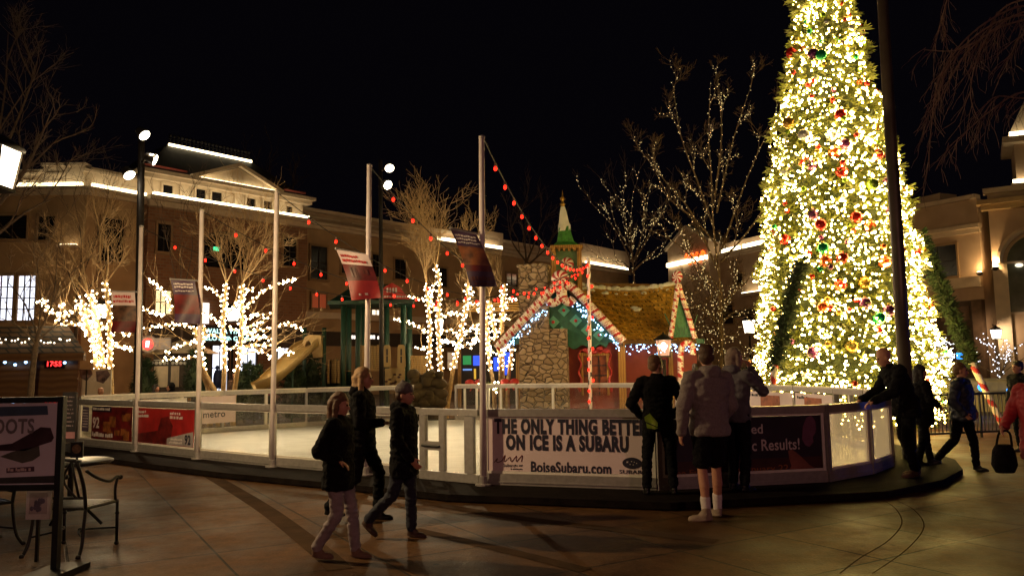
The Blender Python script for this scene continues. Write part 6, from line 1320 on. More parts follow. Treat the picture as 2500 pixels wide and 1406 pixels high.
# boulder pillar
by = 25.6; bb = at(1052, 960, by); bb[2] = 0; t = thing('boulder_pillar', bb, 'low pillar of rounded boulders in the gap of the far barrier', 'rock wall'); rgb = random.Random(17); m = MB()
m.box(bb[0] - .55, bb[0] + .35, by, by + .5, 0, 1.5)
for k in range(34): m.ball(V(bb[0] + rgb.uniform(-.58, .36), by - rgb.uniform(-.02, .06), rgb.uniform(.1, 1.5)), rgb.uniform(.12, .24), 10, 7, (rgb.uniform(.8, 1.3), .7, rgb.uniform(.65, 1.0)))
m.build('boulder', mat('mossy_boulder', (.075, .052, .022), .85, 0, .45, 3, .6, 9), t, True)
# pergola beam
t = thing('pergola', at(1190, 950, 34) * (1, 1, 0), 'lit yellow slatted pergola roof left of the chimney', 'pergola'); wq = Wall(at(1105, 760, 34)[:2], at(1285, 760, 34)[:2]); m = MB()
for k in range(4): 
    z = wq.uv(1200, 742 + k * 6)[1]; m.wbox(wq, .1, wq.L, z, z + .06, -1.5 + k * .15, .02 + k * .01)
m.build('slat', mat('yellow_timber', (.5, .30, .09), .6, 0, .15, 4), t)
m = MB(); u0, u1, z0, z1 = wq.rect(1105, 744, 1126, 768); m.wbox(wq, u0, u1, z0, z1, .05, .12); m.build('end_board', mat('brown_siding_end', (.3, .2, .12), .7), t)
m = MB()
for x in (.2, wq.L - .3): m.wbox(wq, x, x + .15, 0, z0, -.2, 0)
m.build('post', GOLDW, t)
lp = wq.p(wq.L * .55, z0 - .30, .8); m = MB(); m.ball(lp, .07, 8, 6); m.cyl(lp + V(0, 0, .06), lp + V(0, 0, .28), .015, n=6); m.build('added_pendant_lamp', emat('amber_lamp', (1, .66, .25), 9), t, True); point(t, lp + wq.n * .15, 90, (1, .66, .28), .06)  # bulb and point light added to brighten the slats
# wreath garland with red bows on the far barrier
def bow(px, py, Y, lab):
    c = at(px, py, Y); t = thing('red_bow', c, lab, 'bow', 'red bows on the far barrier'); m = MB()
    for sx in (-1, 1): m.ball(c + V(sx * .14, 0, .05), .13, 10, 7, (1.15, .5, .8)); m.bar(c, c + V(sx * .13, -.03, -.2), .09, .03)
    m.ball(c, .06, 8, 6); m.build('ribbon', mat('red_ribbon_cloth', (.42, .018, .014), .5, 0, .2, 8), t, True)
bow(1158, 938, 24.0, 'red bow on the far barrier left of the nearest tall pole'); bow(1245, 936, 23.8, 'red bow on the far barrier beside the chimney foot')
t = thing('barrier_garland', at(1210, 940, 23.9), 'dark green garland with white lights on the far barrier', 'garland'); k = np.random.default_rng(8); vs = []; fs = []; bl = []
for i in range(500):
    s = k.random(); c = at(1168 + 68 * s, 938 + 5 * math.sin(s * 3.1), 23.9) + k.normal(0, .04, 3); d = nrm(k.normal(0, 1, 3)); w = nrm(np.cross(d, (.2, .4, 1))) * .015; o0 = len(vs); vs += [c - w, c + w, c + d * .12]; fs.append((o0, o0 + 1, o0 + 2))
    if i % 38 == 0: bl.append(c + d * .1 - V(0, .08, 0))
m = MB(); m.add(vs, fs); m.build('foliage', FIR, t); cloud('bulb', bl, .03, BIRCHB, t, stuff=False)
# right side: shrubs in lights, planter, railing
def lit_shrub(px, py, Y, h, w_, n, lab, slab, seed):
    b0 = at(px, py, Y); zb = b0[2] - .02; rngs = random.Random(seed); t = thing('bare_shrub', b0, lab, 'shrub'); m = MB(); nodes = []
    for i in range(9): grow(m, b0, V(rngs.uniform(-.6, .6) * w_, rngs.uniform(-.4, .4), 1), h * rngs.uniform(.5, .75), .02, 2, rngs, .15, .5, nodes, kids=(2, 3))
    m.build('twigs', BARK, t); bul = []
    for lev, Q in nodes: bul += wrap(Q, .02, .15, rngs)
    s = thing('tree_light_string', b0, slab, 'string lights'); rngs.shuffle(bul); cloud('bulb', bul[:n], .022, emat('cold_white_bulb', (.85, .88, 1), 5), s)
lit_shrub(2318, 925, 26, 1.5, 1.1, 170, 'bare shrub dotted with white lights, right of the fir', 'white lights dotted over the shrub right of the fir', 61)
lit_shrub(2440, 922, 27, 1.7, .9, 90, 'bare forked shrub in the stone planter near the right edge', 'white lights on the forked planter shrub near the right edge', 62)
ps = at(2440, 965, 25.5); t = thing('stone_planter', ps * (1, 1, 0), 'wide yellowish stone planter behind the walking man', 'planter'); m = MB(); m.lathe(V(ps[0] + .3, 26.8, 0), [(1.15, 0), (1.2, .5), (1.35, .7), (1.38, 1.0), (1.2, 1.05), (.01, 1.0)], 24); m.build('bowl', mat('yellow_stone', (.42, .34, .16), .8, 0, .2, 3, .3, 20), t)
for x, y, r_, lab in ((2398, 945, .13, 'blue lit globe on the planter rim left'), (2462, 952, .06, 'faint blue lamp low on the planter')):
    c = at(x, y, 25.2); tt = thing('blue_lamp', c, lab, 'lamp'); m = MB(); m.ball(c, r_, 10, 7); m.build('globe', emat('sky_blue_glow', (.03, .30, 1), 3.0), tt, True); m = MB(); m.cyl(V(c[0], c[1], 0), c - V(0, 0, r_ * .9), .03, n=8); m.build('stem', BLACKM, tt)
for x, y, ww_, mm, lab in ((2310, 865, .5, 'cool_lit_window', 'small bluish lit screen beside the fir'), (2345, 868, .25, 'sky_blue_glow', 'narrow blue lit screen right of the fir')):
    c = at(x, y, 33); tt = thing('lit_screen', c * (1, 1, 0), lab, 'screen'); m = MB(); m.box(c[0] - ww_ / 2, c[0] + ww_ / 2, 33, 33.08, c[2] - .14, c[2] + .14); m.build('screen_face', _M[mm], tt); m = MB(); m.box(c[0] - .04, c[0] + .04, 33.01, 33.06, 0, c[2] - .145); m.build('stand', BLACKM, tt)
rl = thing('iron_railing', at(2360, 1060, 16.6) * (1, 1, 0), 'low black iron railing round the foot of the fir at the right', 'railing'); m = MB(); A, B = at(2245, 1062, 17.0), at(2460, 1050, 17.6); A[2] = B[2] = 0
m.bar(A + V(0, 0, .95), B + V(0, 0, .95), .045); m.bar(A + V(0, 0, .12), B + V(0, 0, .12), .045); m.build('rail', BLACKM, rl)
m = MB()
for i in range(24): p = A + (B - A) * i / 23; m.cyl(p + V(0, 0, .143 if i % 8 else 0), p + V(0, 0, .925 if i % 8 else 1.0), .012 if i % 8 else .03, n=6)
m.build('baluster', BLACKM, rl)
# ================================================================== people
def rotm(yaw=0., pitch=0., roll=0.):
    return np.array((Matrix.Rotation(yaw, 3, 'Z') @ Matrix.Rotation(pitch, 3, 'X') @ Matrix.Rotation(roll, 3, 'Y')))
from mathutils import noise as _ns
FOLD = {'jacket': .011, 'trousers': .010, 'shorts': .009, 'hair': .007}
class Blob:
    """closed overlapping volumes fused into one continuous skin"""
    def __init__(s): s.b = MB()
    def ell(s, c, r, M=None):
        k = MB(); k.ball((0, 0, 0), 1.0, 14, 10); v = np.array(k.v) * np.asarray(r, float)
        if M is not None: v = v @ np.asarray(M).T
        s.b.add(v + np.asarray(c, float), k.f); return s
    def cap(s, p, q, r0, r1=None, flat=1.):
        p, q = np.asarray(p, float), np.asarray(q, float); r1 = r0 if r1 is None else r1; d = nrm(q - p)
        pts = [p - d * r0 * .96, p - d * r0 * .7, p - d * r0 * .25, p, q, q + d * r1 * .25, q + d * r1 * .7, q + d * r1 * .96]
        s.b.tube(pts, [r0 * .25, r0 * .7, r0 * .97, r0, r1, r1 * .97, r1 * .7, r1 * .25], 12, flat=flat); return s
    def loft(s, rings, n=18):
        """rings: (centre, half width, half depth[, yaw])"""
        o = len(s.b.v); vs = []
        for rg_ in rings:
            c, rx, ry = rg_[:3]; yw = rg_[3] if len(rg_) > 3 else 0
            for j in range(n):
                th = 2 * math.pi * j / n; x, y = rx * math.copysign(abs(math.cos(th)) ** .85, math.cos(th)), ry * math.copysign(abs(math.sin(th)) ** .85, math.sin(th)); vs.append(np.asarray(c, float) + V(x * math.cos(yw) - y * math.sin(yw), x * math.sin(yw) + y * math.cos(yw), 0))
        k = len(rings); s.b.add(vs, [(i * n + j, i * n + (j + 1) % n, (i + 1) * n + (j + 1) % n, (i + 1) * n + j) for i in range(k - 1) for j in range(n)] + [tuple(reversed(range(n))), tuple((k - 1) * n + j for j in range(n))]); return s
    def done(s, name, m, par, xf, vox, sm=2):
        me = bpy.data.meshes.new('tmp'); me.from_pydata(s.b.v, [], s.b.f); ob = bpy.data.objects.new('tmp', me); COL.objects.link(ob)
        r = ob.modifiers.new('r', 'REMESH'); r.mode = 'VOXEL'; r.voxel_size = vox
        if sm: q = ob.modifiers.new('s', 'SMOOTH'); q.iterations = sm; q.factor = .5
        dg = bpy.context.evaluated_depsgraph_get(); dg.update(); m2 = bpy.data.meshes.new_from_object(ob.evaluated_get(dg))
        n = len(m2.vertices); co = np.empty(n * 3); m2.vertices.foreach_get('co', co)
        if name in FOLD:
            nv = np.empty(n * 3); m2.vertices.foreach_get('normal', nv); co = co.reshape(-1, 3); nv = nv.reshape(-1, 3); a = FOLD[name]; sd = len(bpy.data.objects) * 1.7
            d = np.array([a * (1 - abs(_ns.noise((x * 7 + sd, y * 7, z * 15))) * 2.2) + a * .5 * _ns.noise((x * 22, y * 22 + sd, z * 30)) for x, y, z in co.tolist()]); co = (co + nv * d[:, None]).reshape(-1)
        fs = [tuple(p.vertices) for p in m2.polygons]
        bpy.data.objects.remove(ob); bpy.data.meshes.remove(me); bpy.data.meshes.remove(m2)
        b = MB(); b.add(xf(co.reshape(-1, 3)), fs); return b.build(name, m, par, True)
PANT = mat('black_trouser_cloth', (.005, .005, .0065), .9, 0, .45, 9, .9, 22, spec=.12)
HAIRM = {'blonde': mat('blonde_hair', (.30, .17, .07), .6, 0, .35, 30, .6, 60), 'brown': mat('brown_hair', (.07, .032, .014), .6, 0, .35, 30, .6, 60), 'dark': mat('dark_hair', (.012, .008, .007), .6, 0, .35, 30, .6, 60), 'ginger': mat('light_brown_hair', (.13, .06, .022), .6, 0, .35, 30, .6, 60), 'grey': mat('ash_hair', (.22, .16, .12), .7, 0, .3, 30, .6, 60)}
EYEM = mat('dark_eye', (.012, .008, .006), .2); LIPM = mat('lip', (.30, .10, .07), .5)
DEF = dict(pelvis=(0, 0, .95), chest=(0, 0, 1.27), neck=(0, -.01, 1.49), head=(0, .015, 1.635),
           shL=(-.185, 0, 1.42), shR=(.185, 0, 1.42), elL=(-.245, -.03, 1.13), elR=(.245, -.03, 1.13), wrL=(-.25, .06, .88), wrR=(.25, .06, .88),
           hiL=(-.09, 0, .92), hiR=(.09, 0, .92), knL=(-.10, .025, .50), knR=(.10, .025, .50), anL=(-.10, -.02, .09), anR=(.10, -.02, .09))
def person(loc, yaw, H, label, pose=None, hyaw=0., hpitch=0., top=CLOTHBK, toplen=.86, bulk=1., legs=PANT, shorts=None, shoes=BLACKM, hair='dark', style='short', hat=None, socks=None, hood=False, toes=None, vox=.011, hands=True, group=None, sleeve=True):
    J = {k: np.array(v, float) for k, v in DEF.items()}
    for k, v in (pose or {}).items(): J[k] = np.array(v, float)
    sc = H / 1.75; cy, sy = math.cos(yaw), math.sin(yaw); Ry = np.array([[cy, -sy, 0], [sy, cy, 0], [0, 0, 1]]); loc = np.asarray(loc, float)
    xf = lambda v: (np.asarray(v) * sc) @ Ry.T + loc
    t = thing('person', loc, label, 'person', group); Mh = rotm(hyaw, hpitch); hd = J['head']; hp = lambda x, y, z: hd + Mh @ V(x, y, z)
    tors = nrm(J['neck'] - J['pelvis'])
    # ---- body
    B = Blob()
    B.ell(hp(0, -.012, .03), (.074, .094, .098), Mh).ell(hp(0, .022, -.03), (.060, .070, .085), Mh).ell(hp(0, .040, -.088), (.040, .044, .032), Mh)
    B.cap(hp(0, .085, .0), hp(0, .108, -.036), .009, .014).ell(hp(0, .068, .022), (.052, .022, .014), Mh).ell(hp(0, .078, -.068), (.024, .014, .016), Mh)
    for s_ in (-1, 1): B.ell(hp(s_ * .074, -.008, -.018), (.010, .022, .034), Mh)
    B.cap(J['neck'] - tors * .05, hd - V(0, .01, .05), .052, .048)
    B.loft([(J['pelvis'] - V(0, 0, .06), .12, .09), (J['pelvis'] + V(0, 0, .05), .125, .09), ((J['pelvis'] + J['chest']) / 2, .115, .085), (J['chest'], .135, .10), (J['neck'] - tors * .08, .12, .075), (J['neck'] - tors * .02, .05, .05)])
    for S_ in 'LR':
        B.cap(J['sh' + S_] * .96 + J['neck'] * .04, J['el' + S_], .042, .036).cap(J['el' + S_], J['wr' + S_], .036, .026).cap(J['hi' + S_], J['kn' + S_], .07, .05 if shorts else .038).cap(J['kn' + S_], J['kn' + S_] * .6 + J['an' + S_] * .4 - V(0, .012, 0), .05 if shorts else .038, .052 if shorts else .036).cap(J['kn' + S_] * .6 + J['an' + S_] * .4 - V(0, .01, 0), J['an' + S_], .05 if shorts else .036, .034 if shorts else .03)
        B.cap(J['neck'] - tors * .07, J['sh' + S_], .05, .045)
        if hands:
            w = J['wr' + S_]; d = nrm(w - J['el' + S_]); sgn = -1 if S_ == 'L' else 1
            ref = V(sgn, 0, 0) if abs(d[2]) > .5 else V(0, 0, 1); nn = nrm(ref - d * np.dot(ref, d)); wd = np.cross(d, nn); 
            if wd[1] < 0: wd = -wd
            Mx = np.stack([wd, nn, d], 1); B.ell(w + d * .045, (.038, .017, .052), Mx).cap(w - d * .02, w + d * .02, .025, .026)
            for k, (o_, ln) in enumerate(((.028, .92), (.010, 1.), (-.009, .95), (-.027, .78))):
                p0 = w + d * .085 + wd * o_; d1 = nrm(d - nn * .38); p1 = p0 + d1 * .038 * ln; d2 = nrm(d - nn * 1.1); p2 = p1 + d2 * .034 * ln; B.cap(p0, p1, .0095, .009).cap(p1, p2, .009, .008)
            th0 = w + d * .025 + wd * .034; th1 = th0 + nrm(d + wd * .75 - nn * .3) * .042; B.cap(th0, th1, .012, .010).cap(th1, th1 + nrm(d - nn * .5) * .03, .010, .0085)
    B.done('body', SKIN, t, xf, min(vox, .0095) if vox < .015 else vox)
    m = MB()
    for s_ in (-1, 1): m.ball(xf(hp(s_ * .029, .086, .004)), .0105 * sc, 8, 6)
    m.build('eye', EYEM, t); m = MB(); m.ball(xf(hp(0, .091, -.066)), .017 * sc, 8, 6, (1, 1, .38)); m.build('lips', LIPM, t)
    # ---- coat / jumper
    k = bulk; hem = np.array([J['pelvis'][0], J['pelvis'][1], toplen]); hw = .165 * k
    C = Blob(); mid = (J['pelvis'] + J['chest']) / 2
    C.loft([(hem, hw * 1.02, .125 * k), (hem + V(0, 0, .03), hw * 1.06, .132 * k), (J['pelvis'] + V(0, 0, .06), .165 * k, .125 * k), (mid, .158 * k, .120 * k), (J['chest'], .178 * k, .130 * k), (J['chest'] * .4 + J['neck'] * .6, .178 * k, .115 * k), (J['neck'] - tors * .045, .115, .09), (J['neck'] + tors * .015, .068, .068)])
    for S_ in 'LR':
        C.cap(J['neck'] - tors * .085, J['sh' + S_], .068 * k, .070 * k)
        if sleeve: C.cap(J['sh' + S_], J['el' + S_], .068 * k, .056 * k).cap(J['el' + S_], J['wr' + S_] * .96 + J['el' + S_] * .04, .055 * k, .042 * k); C.ell(J['el' + S_], V(.06, .06, .06) * k)
        else: C.cap(J['sh' + S_], J['sh' + S_] * .45 + J['el' + S_] * .55, .07, .066)
    if hood == 'down': C.ell(J['neck'] + V(0, -.085, -.01), (.10, .065, .075)).ell(J['neck'] + V(0, -.02, .02), (.095, .085, .045))
    if hood == 'up': C.ell(hp(0, -.04, .03), (.105, .105, .125), Mh).cap(J['neck'], hp(0, -.05, -.05), .09, .09)
    if hood is False: C.loft([(J['neck'] - tors * .03, .085, .08), (J['neck'] + tors * .03, .066, .066)])
    C.done('jacket' if sleeve else 'shirt', top, t, xf, vox)
    # ---- trousers, shoes
    D = Blob(); lm = shorts or legs
    D.loft([(J['pelvis'] - V(0, 0, .10), .145, .11), (J['pelvis'] - V(0, 0, .02), .158, .118), (J['pelvis'] + V(0, 0, .07), .15, .11)])
    for S_ in 'LR':
        hi, kn, an = J['hi' + S_], J['kn' + S_], J['an' + S_]
        if shorts: D.cap(hi, hi * .18 + kn * .82, .098, .088)
        else: D.cap(hi, kn, .092, .066).cap(kn, an + V(0, 0, .02), .066, .055)
    D.done('shorts' if shorts else 'trousers', lm, t, xf, vox)
    for S_ in 'LR':
        an = J['an' + S_]; td = nrm(np.array((toes or {}).get(S_, (0, 1, -.12)), float)); F = Blob(); sd = nrm(np.cross(td, (0, 0, 1))); up_ = np.cross(sd, td); Mx = np.stack([sd, td, up_], 1)
        F.ell(an + td * .015 - up_ * .03, (.043, .07, .055), Mx).ell(an + td * .11 - up_ * .052, (.045, .085, .036), Mx).ell(an + td * .07 - up_ * .072, (.047, .13, .018), Mx).cap(an - up_ * .02, an + up_ * .03, .044, .046); F.done('shoe', shoes, t, xf, vox)
        if socks: G = Blob(); G.cap(an - V(0, 0, .01), an * .68 + J['kn' + S_] * .32, .045, .052); G.done('sock', socks, t, xf, vox)
    # ---- hair / hat
    if style != 'bald':
        K = Blob(); K.ell(hp(0, -.022, .050), (.083, .100, .088), Mh).ell(hp(0, -.055, .0), (.077, .062, .082), Mh)
        if style in ('long', 'bob'):
            for s_ in (-1, 1): K.cap(hp(s_ * .068, -.02, .03), hp(s_ * .075, -.02, -.12 if style == 'bob' else -.2), .032, .030)
            K.cap(hp(0, -.07, .0), hp(0, -.075, -.12 if style == 'bob' else -.26), .075, .06)
        if style == 'crop': K.ell(hp(0, .03, .095), (.062, .055, .035), Mh)
        K.done('hair', HAIRM[hair], t, xf, vox)
    if hat is not None:
        K = Blob(); K.ell(hp(0, -.012, .062), (.092, .108, .090), Mh); K.loft([(hp(0, -.008, .03), .094, .112), (hp(0, -.012, .075), .094, .110)]); K.ell(hp(0, -.03, .15), (.03, .03, .02), Mh); K.done('hat', hat, t, xf, vox)
    return t, xf, J
WL = dict(hiL=(-.085, .01, .92), knL=(-.09, .20, .53), anL=(-.09, .30, .10), hiR=(.085, -.01, .92), knR=(.09, -.06, .50), anR=(.09, -.36, .17), elR=(.25, .10, 1.14), wrR=(.22, .28, .98), elL=(-.25, -.13, 1.14), wrL=(-.26, -.12, .88))
GREYP = mat('light_grey_trousers', (.25, .205, .21), .9, 0, .15, 12, .4, 40); BOOT = mat('brown_boot', (.05, .022, .012), .6, 0, .3, 15); JEAN = mat('dark_denim', (.010, .012, .026), .85, 0, .3, 14, .4, 50)
SUEDE = mat('tan_shoe', (.16, .09, .06), .7, 0, .2, 15)
person((-1.60, 7.2, 0), R(-97), 1.47, 'child in light grey trousers and dark coat walking in front of the blonde woman', dict(WL, knL=(-.09, .12, .52), anL=(-.09, .16, .09), knR=(.09, .02, .49), anR=(.09, -.20, .12), elR=(.27, -.12, 1.16), wrR=(.24, .08, 1.06), elL=(-.27, -.1, 1.15), wrL=(-.25, -.02, .9)), hpitch=R(-8), toplen=.74, bulk=1.22, legs=GREYP, shoes=SUEDE, hair='ginger', style='bob')
person((-1.72, 8.95, 0), R(-92), 1.70, 'blonde woman in black jacket and trousers walking past the glass panels', dict(WL, knL=(-.09, .18, .52), anL=(-.09, .16, .09), elR=(.24, .02, 1.13), wrR=(.20, .27, 1.13)), toplen=.80, bulk=1.1, hair='blonde', style='long', hood='down')
person((-1.12, 8.02, 0), R(-105), 1.53, 'child in a grey beanie, dark coat, jeans and brown boots walking by the gate', dict(WL, knL=(-.08, .05, .50), anL=(-.08, .06, .09), knR=(.09, -.10, .50), anR=(.09, -.40, .20), wrR=(.22, .18, .92), elR=(.25, .02, 1.12)), toes={'R': (0, .75, -.66)}, toplen=.70, bulk=1.14, legs=JEAN, shoes=BOOT, hair='brown', style='short', hat=mat('grey_knit', (.13, .11, .11), .95, 0, .2, 40, .6, 70), hood='down')
t, xf, J = person((1.80, 9.85, .1), R(-4), 1.70, 'boy in black jacket and trousers standing at the white car advert', dict(elL=(-.34, -.02, 1.15), wrL=(-.21, .12, .98), elR=(.34, -.02, 1.15), wrR=(.21, .12, .98), hiL=(-.10, 0, .92), hiR=(.10, 0, .92), knL=(-.15, .02, .5), anL=(-.17, -.02, .09), knR=(.15, .02, .5), anR=(.17, -.02, .09)), hyaw=R(-50), toplen=.80, bulk=1.14, hair='ginger', style='short')
m = MB(); m.add([xf(q) for q in ((-.18, -.165, .93), (-.03, -.172, .86), (-.02, -.172, .91), (-.12, -.176, 1.03), (-.19, -.160, .98))], [(0, 1, 2, 3, 4)]); m.add([xf(q) for q in ((-.17, -.172, .91), (-.02, -.178, .845), (-.06, -.176, .83), (-.16, -.168, .845))], [(0, 1, 2, 3)]); m.build('lime_patch', mat('lime_reflective_cloth', (.24, .34, .03), .5, 0, .3, 12), t)
HOODM = mat('heather_grey_fleece', (.20, .165, .16), .95, 0, .22, 60, .5, 90); WHT = mat('white_sock', (.62, .55, .52), .9, 0, .1, 30)
person((2.16, 8.72, 0), R(14), 1.90, 'tall man in grey hoodie, black shorts and white socks seen from behind', dict(elL=(-.29, -.02, 1.13), wrL=(-.30, .03, .88), elR=(.26, .02, 1.13), wrR=(.20, .16, .95), hiL=(-.09, 0, .92), knL=(-.10, .0, .5), anL=(-.10, -.06, .09), knR=(.10, .08, .5), anR=(.12, .12, .09)), toes={'L': (-.85, .5, -.1), 'R': (.1, 1, -.1)}, hyaw=R(-20), toplen=.84, bulk=1.20, top=HOODM, shorts=CLOTHBK, shoes=mat('pale_trainer', (.26, .19, .14), .7, 0, .2, 20), socks=WHT, hair='brown', style='short', hood='down')
person((2.84, 10.02, .1), R(-62), 1.78, 'woman with long ash hair holding a hand to her face beside the grey hoodie', dict(elR=(.24, .22, 1.22), wrR=(.10, .17, 1.50), elL=(-.24, .0, 1.12), wrL=(-.16, .18, .98)), hyaw=R(-8), toplen=.84, bulk=1.06, top=mat('grey_jacket', (.10, .09, .105), .9, 0, .2, 14, .4, 40), hair='grey', style='long', hood='down')
t, xf, J = person((5.46, 11.02, .1), R(88), 1.84, 'bald man in black leaning with both hands on the corner of the barrier', dict(pelvis=(0, -.03, .95), chest=(0, .06, 1.25), neck=(0, .15, 1.45), head=(0, .225, 1.57), shL=(-.19, .10, 1.39), shR=(.19, .10, 1.39), elL=(-.25, .22, 1.12), wrL=(-.22, .48, 1.00), elR=(.25, .22, 1.12), wrR=(.22, .46, 1.0), hiL=(-.09, -.03, .92), hiR=(.09, -.03, .92), knL=(-.10, .03, .5), anL=(-.10, -.05, .09), knR=(.11, -.02, .5), anR=(.11, -.16, .09)), hpitch=R(-18), toplen=.78, bulk=1.18, style='bald', shoes=SUEDE)
person((6.36, 12.25, .1), R(-98), 1.52, 'shorter dark-haired person in black beside the leaning man, facing right', dict(elR=(.24, .05, 1.15), wrR=(.15, .2, 1.05), elL=(-.24, .05, 1.15), wrL=(-.12, .2, 1.05), knL=(-.12, .06, .5), anL=(-.12, .12, .09), knR=(.11, -.05, .5), anR=(.11, -.16, .09)), toplen=.70, bulk=1.22, hair='dark', style='long')
person((6.98, 12.25, 0), R(-138), 1.64, 'man in a navy puffy jacket striding along in front of the iron railing', dict(WL, elR=(.32, -.03, 1.14), wrR=(.22, .10, .94), elL=(-.32, -.03, 1.14), wrL=(-.22, .1, .94), knL=(-.09, .10, .5), anL=(-.09, .12, .09), knR=(.10, -.12, .5), anR=(.10, -.40, .16)), toes={'R': (0, .8, -.6)}, hyaw=R(20), toplen=.82, bulk=1.32, top=mat('navy_puffer', (.010, .012, .026), .55, 0, .3, 7, .8, 14), hair='ginger', style='short')
REDC = mat('red_coat', (.26, .004, .011), .75, 0, .2, 6, .5, 22)
tR_, xfR, JR = person((at(2548, 1200, 8.9)[0], 8.9, 0), R(112), 1.66, 'person in a red coat cut by the right edge of the photo', dict(WL), toplen=.60, bulk=1.2, top=REDC, legs=GREYP, shoes=BOOT, hair='dark', style='bob')
hands_ = [xfR(JR['wrL'] + nrm(JR['wrL'] - JR['elL']) * .08), xfR(JR['wrR'] + nrm(JR['wrR'] - JR['elR']) * .08)]; bg = min(hands_, key=lambda q: q[0] / q[1]) - V(0, 0, .27); t = thing('hand_bag', (bg[0], bg[1], bg[2] - .2), 'black bag carried low beside the red coat', 'bag'); B = Blob(); B.loft([((0, 0, -.19), .10, .06), ((0, 0, -.1), .14, .09), ((0, 0, .06), .12, .08), ((0, 0, .13), .08, .05)]); B.done('bag_body', CLOTHBK, t, lambda v: np.asarray(v) + bg, .012); m = MB(); m.tube(smoothline([bg + V(-.08, 0, .1), bg + V(-.03, 0, .26), bg + V(.08, 0, .26), bg + V(.1, 0, .1)], 4), .012, 6); m.build('handle', CLOTHBK, t)
qd = at(2493, 1000, 14.5); person((qd[0], 14.5, 0), R(100), 1.66, 'dark figure behind the red coat at the right edge', {}, toplen=.75, bulk=1.1, hair='dark', style='short', vox=.018)
# people beyond the ice
SEAT = dict(pelvis=(0, 0, .52), chest=(0, .02, .84), neck=(0, .02, 1.05), head=(0, .05, 1.19), shL=(-.185, .02, .98), shR=(.185, .02, .98), elL=(-.24, .06, .72), elR=(.24, .06, .72), wrL=(-.13, .28, .70), wrR=(.13, .28, .70), hiL=(-.09, .02, .50), hiR=(.09, .02, .50), knL=(-.11, .44, .50), knR=(.11, .44, .50), anL=(-.11, .42, .09), anR=(.11, .42, .09))
def bench(c, yaw, w, lab):
    t = thing('park_bench', c, lab, 'bench'); c = np.asarray(c, float); M_ = rotm(yaw); q = lambda x, y, z: c + M_ @ V(x, y, z); m = MB()
    for k in range(4): m.obox(q(0, -.12 + k * .11, .43), M_ @ V(w / 2, 0, 0), M_ @ V(0, .045, 0), V(0, 0, .02))
    m.build('seat', GOLDW, t); m = MB()
    for k in range(3): m.obox(q(0, -.22 - k * .02, .56 + k * .13), M_ @ V(w / 2, 0, 0), M_ @ V(0, .015, 0), V(0, 0, .045))
    m.build('backrest', GOLDW, t)
    for s_ in (-1, 1): m = MB(); m.bar(q(s_ * w * .42, -.18, 0), q(s_ * w * .42, -.27, .88), .05); m.bar(q(s_ * w * .42, .2, 0), q(s_ * w * .42, .2, .41), .05); m.build('leg', BLACKM, t)
q1, q2, q3 = at(245, 950, 21.3), at(381, 950, 24.6), at(418, 950, 24.6)
bench((q1[0], 21.3, 0), R(10), 1.2, 'bench under the balding man beyond the left boards'); bench(((q2[0] + q3[0]) / 2, 24.6, 0), R(180), 1.5, 'bench under the seated couple in front of the hut')
person((q1[0], 21.3, 0), R(10), 1.75, 'balding man in a dark jacket seated with his back to the ice', SEAT, top=CLOTHBK, toplen=.42, bulk=1.15, style='bald', vox=.018)
person((q2[0], 24.6, 0), R(215), 1.75, 'left one of the seated couple before the hut shutter, dark hair and coat', SEAT, hyaw=R(40), top=CLOTHBK, toplen=.42, bulk=1.1, style='long', vox=.018)
person((q3[0], 24.6, 0), R(160), 1.80, 'right one of the seated couple before the hut shutter, in a hooded coat', SEAT, hyaw=R(-30), top=CLOTHBK, toplen=.42, bulk=1.15, style='short', hood='up', vox=.018)
qs = at(1832, 1000, 22.5)
t, xf, J = person((qs[0], 22.5, 0), R(185), 1.86, 'person in a black tee with a red and white chest badge beyond the barrier', dict(elL=(-.27, .03, 1.15), elR=(.27, .03, 1.15)), top=CLOTHBK, toplen=.80, bulk=1.15, style='crop', hair='dark', sleeve=False, vox=.018)
m = MB(); m.lathe(xf(V(.02, .165, 1.32)), [(.001, 0), (.075, 0), (.075, .006), (.001, .008)], 16, (0, -1, 0)); bd = m.build('chest_badge', mat('red_badge', (.45, .02, .02), .5), t); m = MB(); m.lathe(xf(V(.02, .172, 1.32)), [(.075, 0), (.09, 0), (.09, .006), (.075, .006)], 16, (0, -1, 0))
m.obox(xf(V(.02, .172, 1.19)), V(.09, 0, 0), V(0, .004, 0), V(0, 0, .03)); m.build('badge_rim', WHITE, bd)
qs = at(1872, 1000, 23.5); person((qs[0], 23.5, 0), R(150), 1.74, 'person in dark clothes between the badge tee and the candy-striped prop', {}, top=CLOTHBK, hair='brown', vox=.018)
qs = at(1700, 1000, 23.8); person((qs[0], 23.8, 0), R(20), 1.70, 'person in black by the porch candy cane, half hidden behind the hoodie', {}, top=CLOTHBK, hair='dark', style='bob', vox=.018)
qs = at(572, 1000, 26.0); person((qs[0], 26.0, 0), R(170), 1.66, 'person in brown in front of the lettered shop door', {}, top=mat('brown_coat', (.07, .035, .02), .9), hair='brown', vox=.018)
qs = at(652, 1000, 27.0); person((qs[0], 27.0, 1.0 * 0), R(200), 1.72, 'person in a red top near the foot of the tan slide', {}, top=REDC, hair='grey', vox=.018)

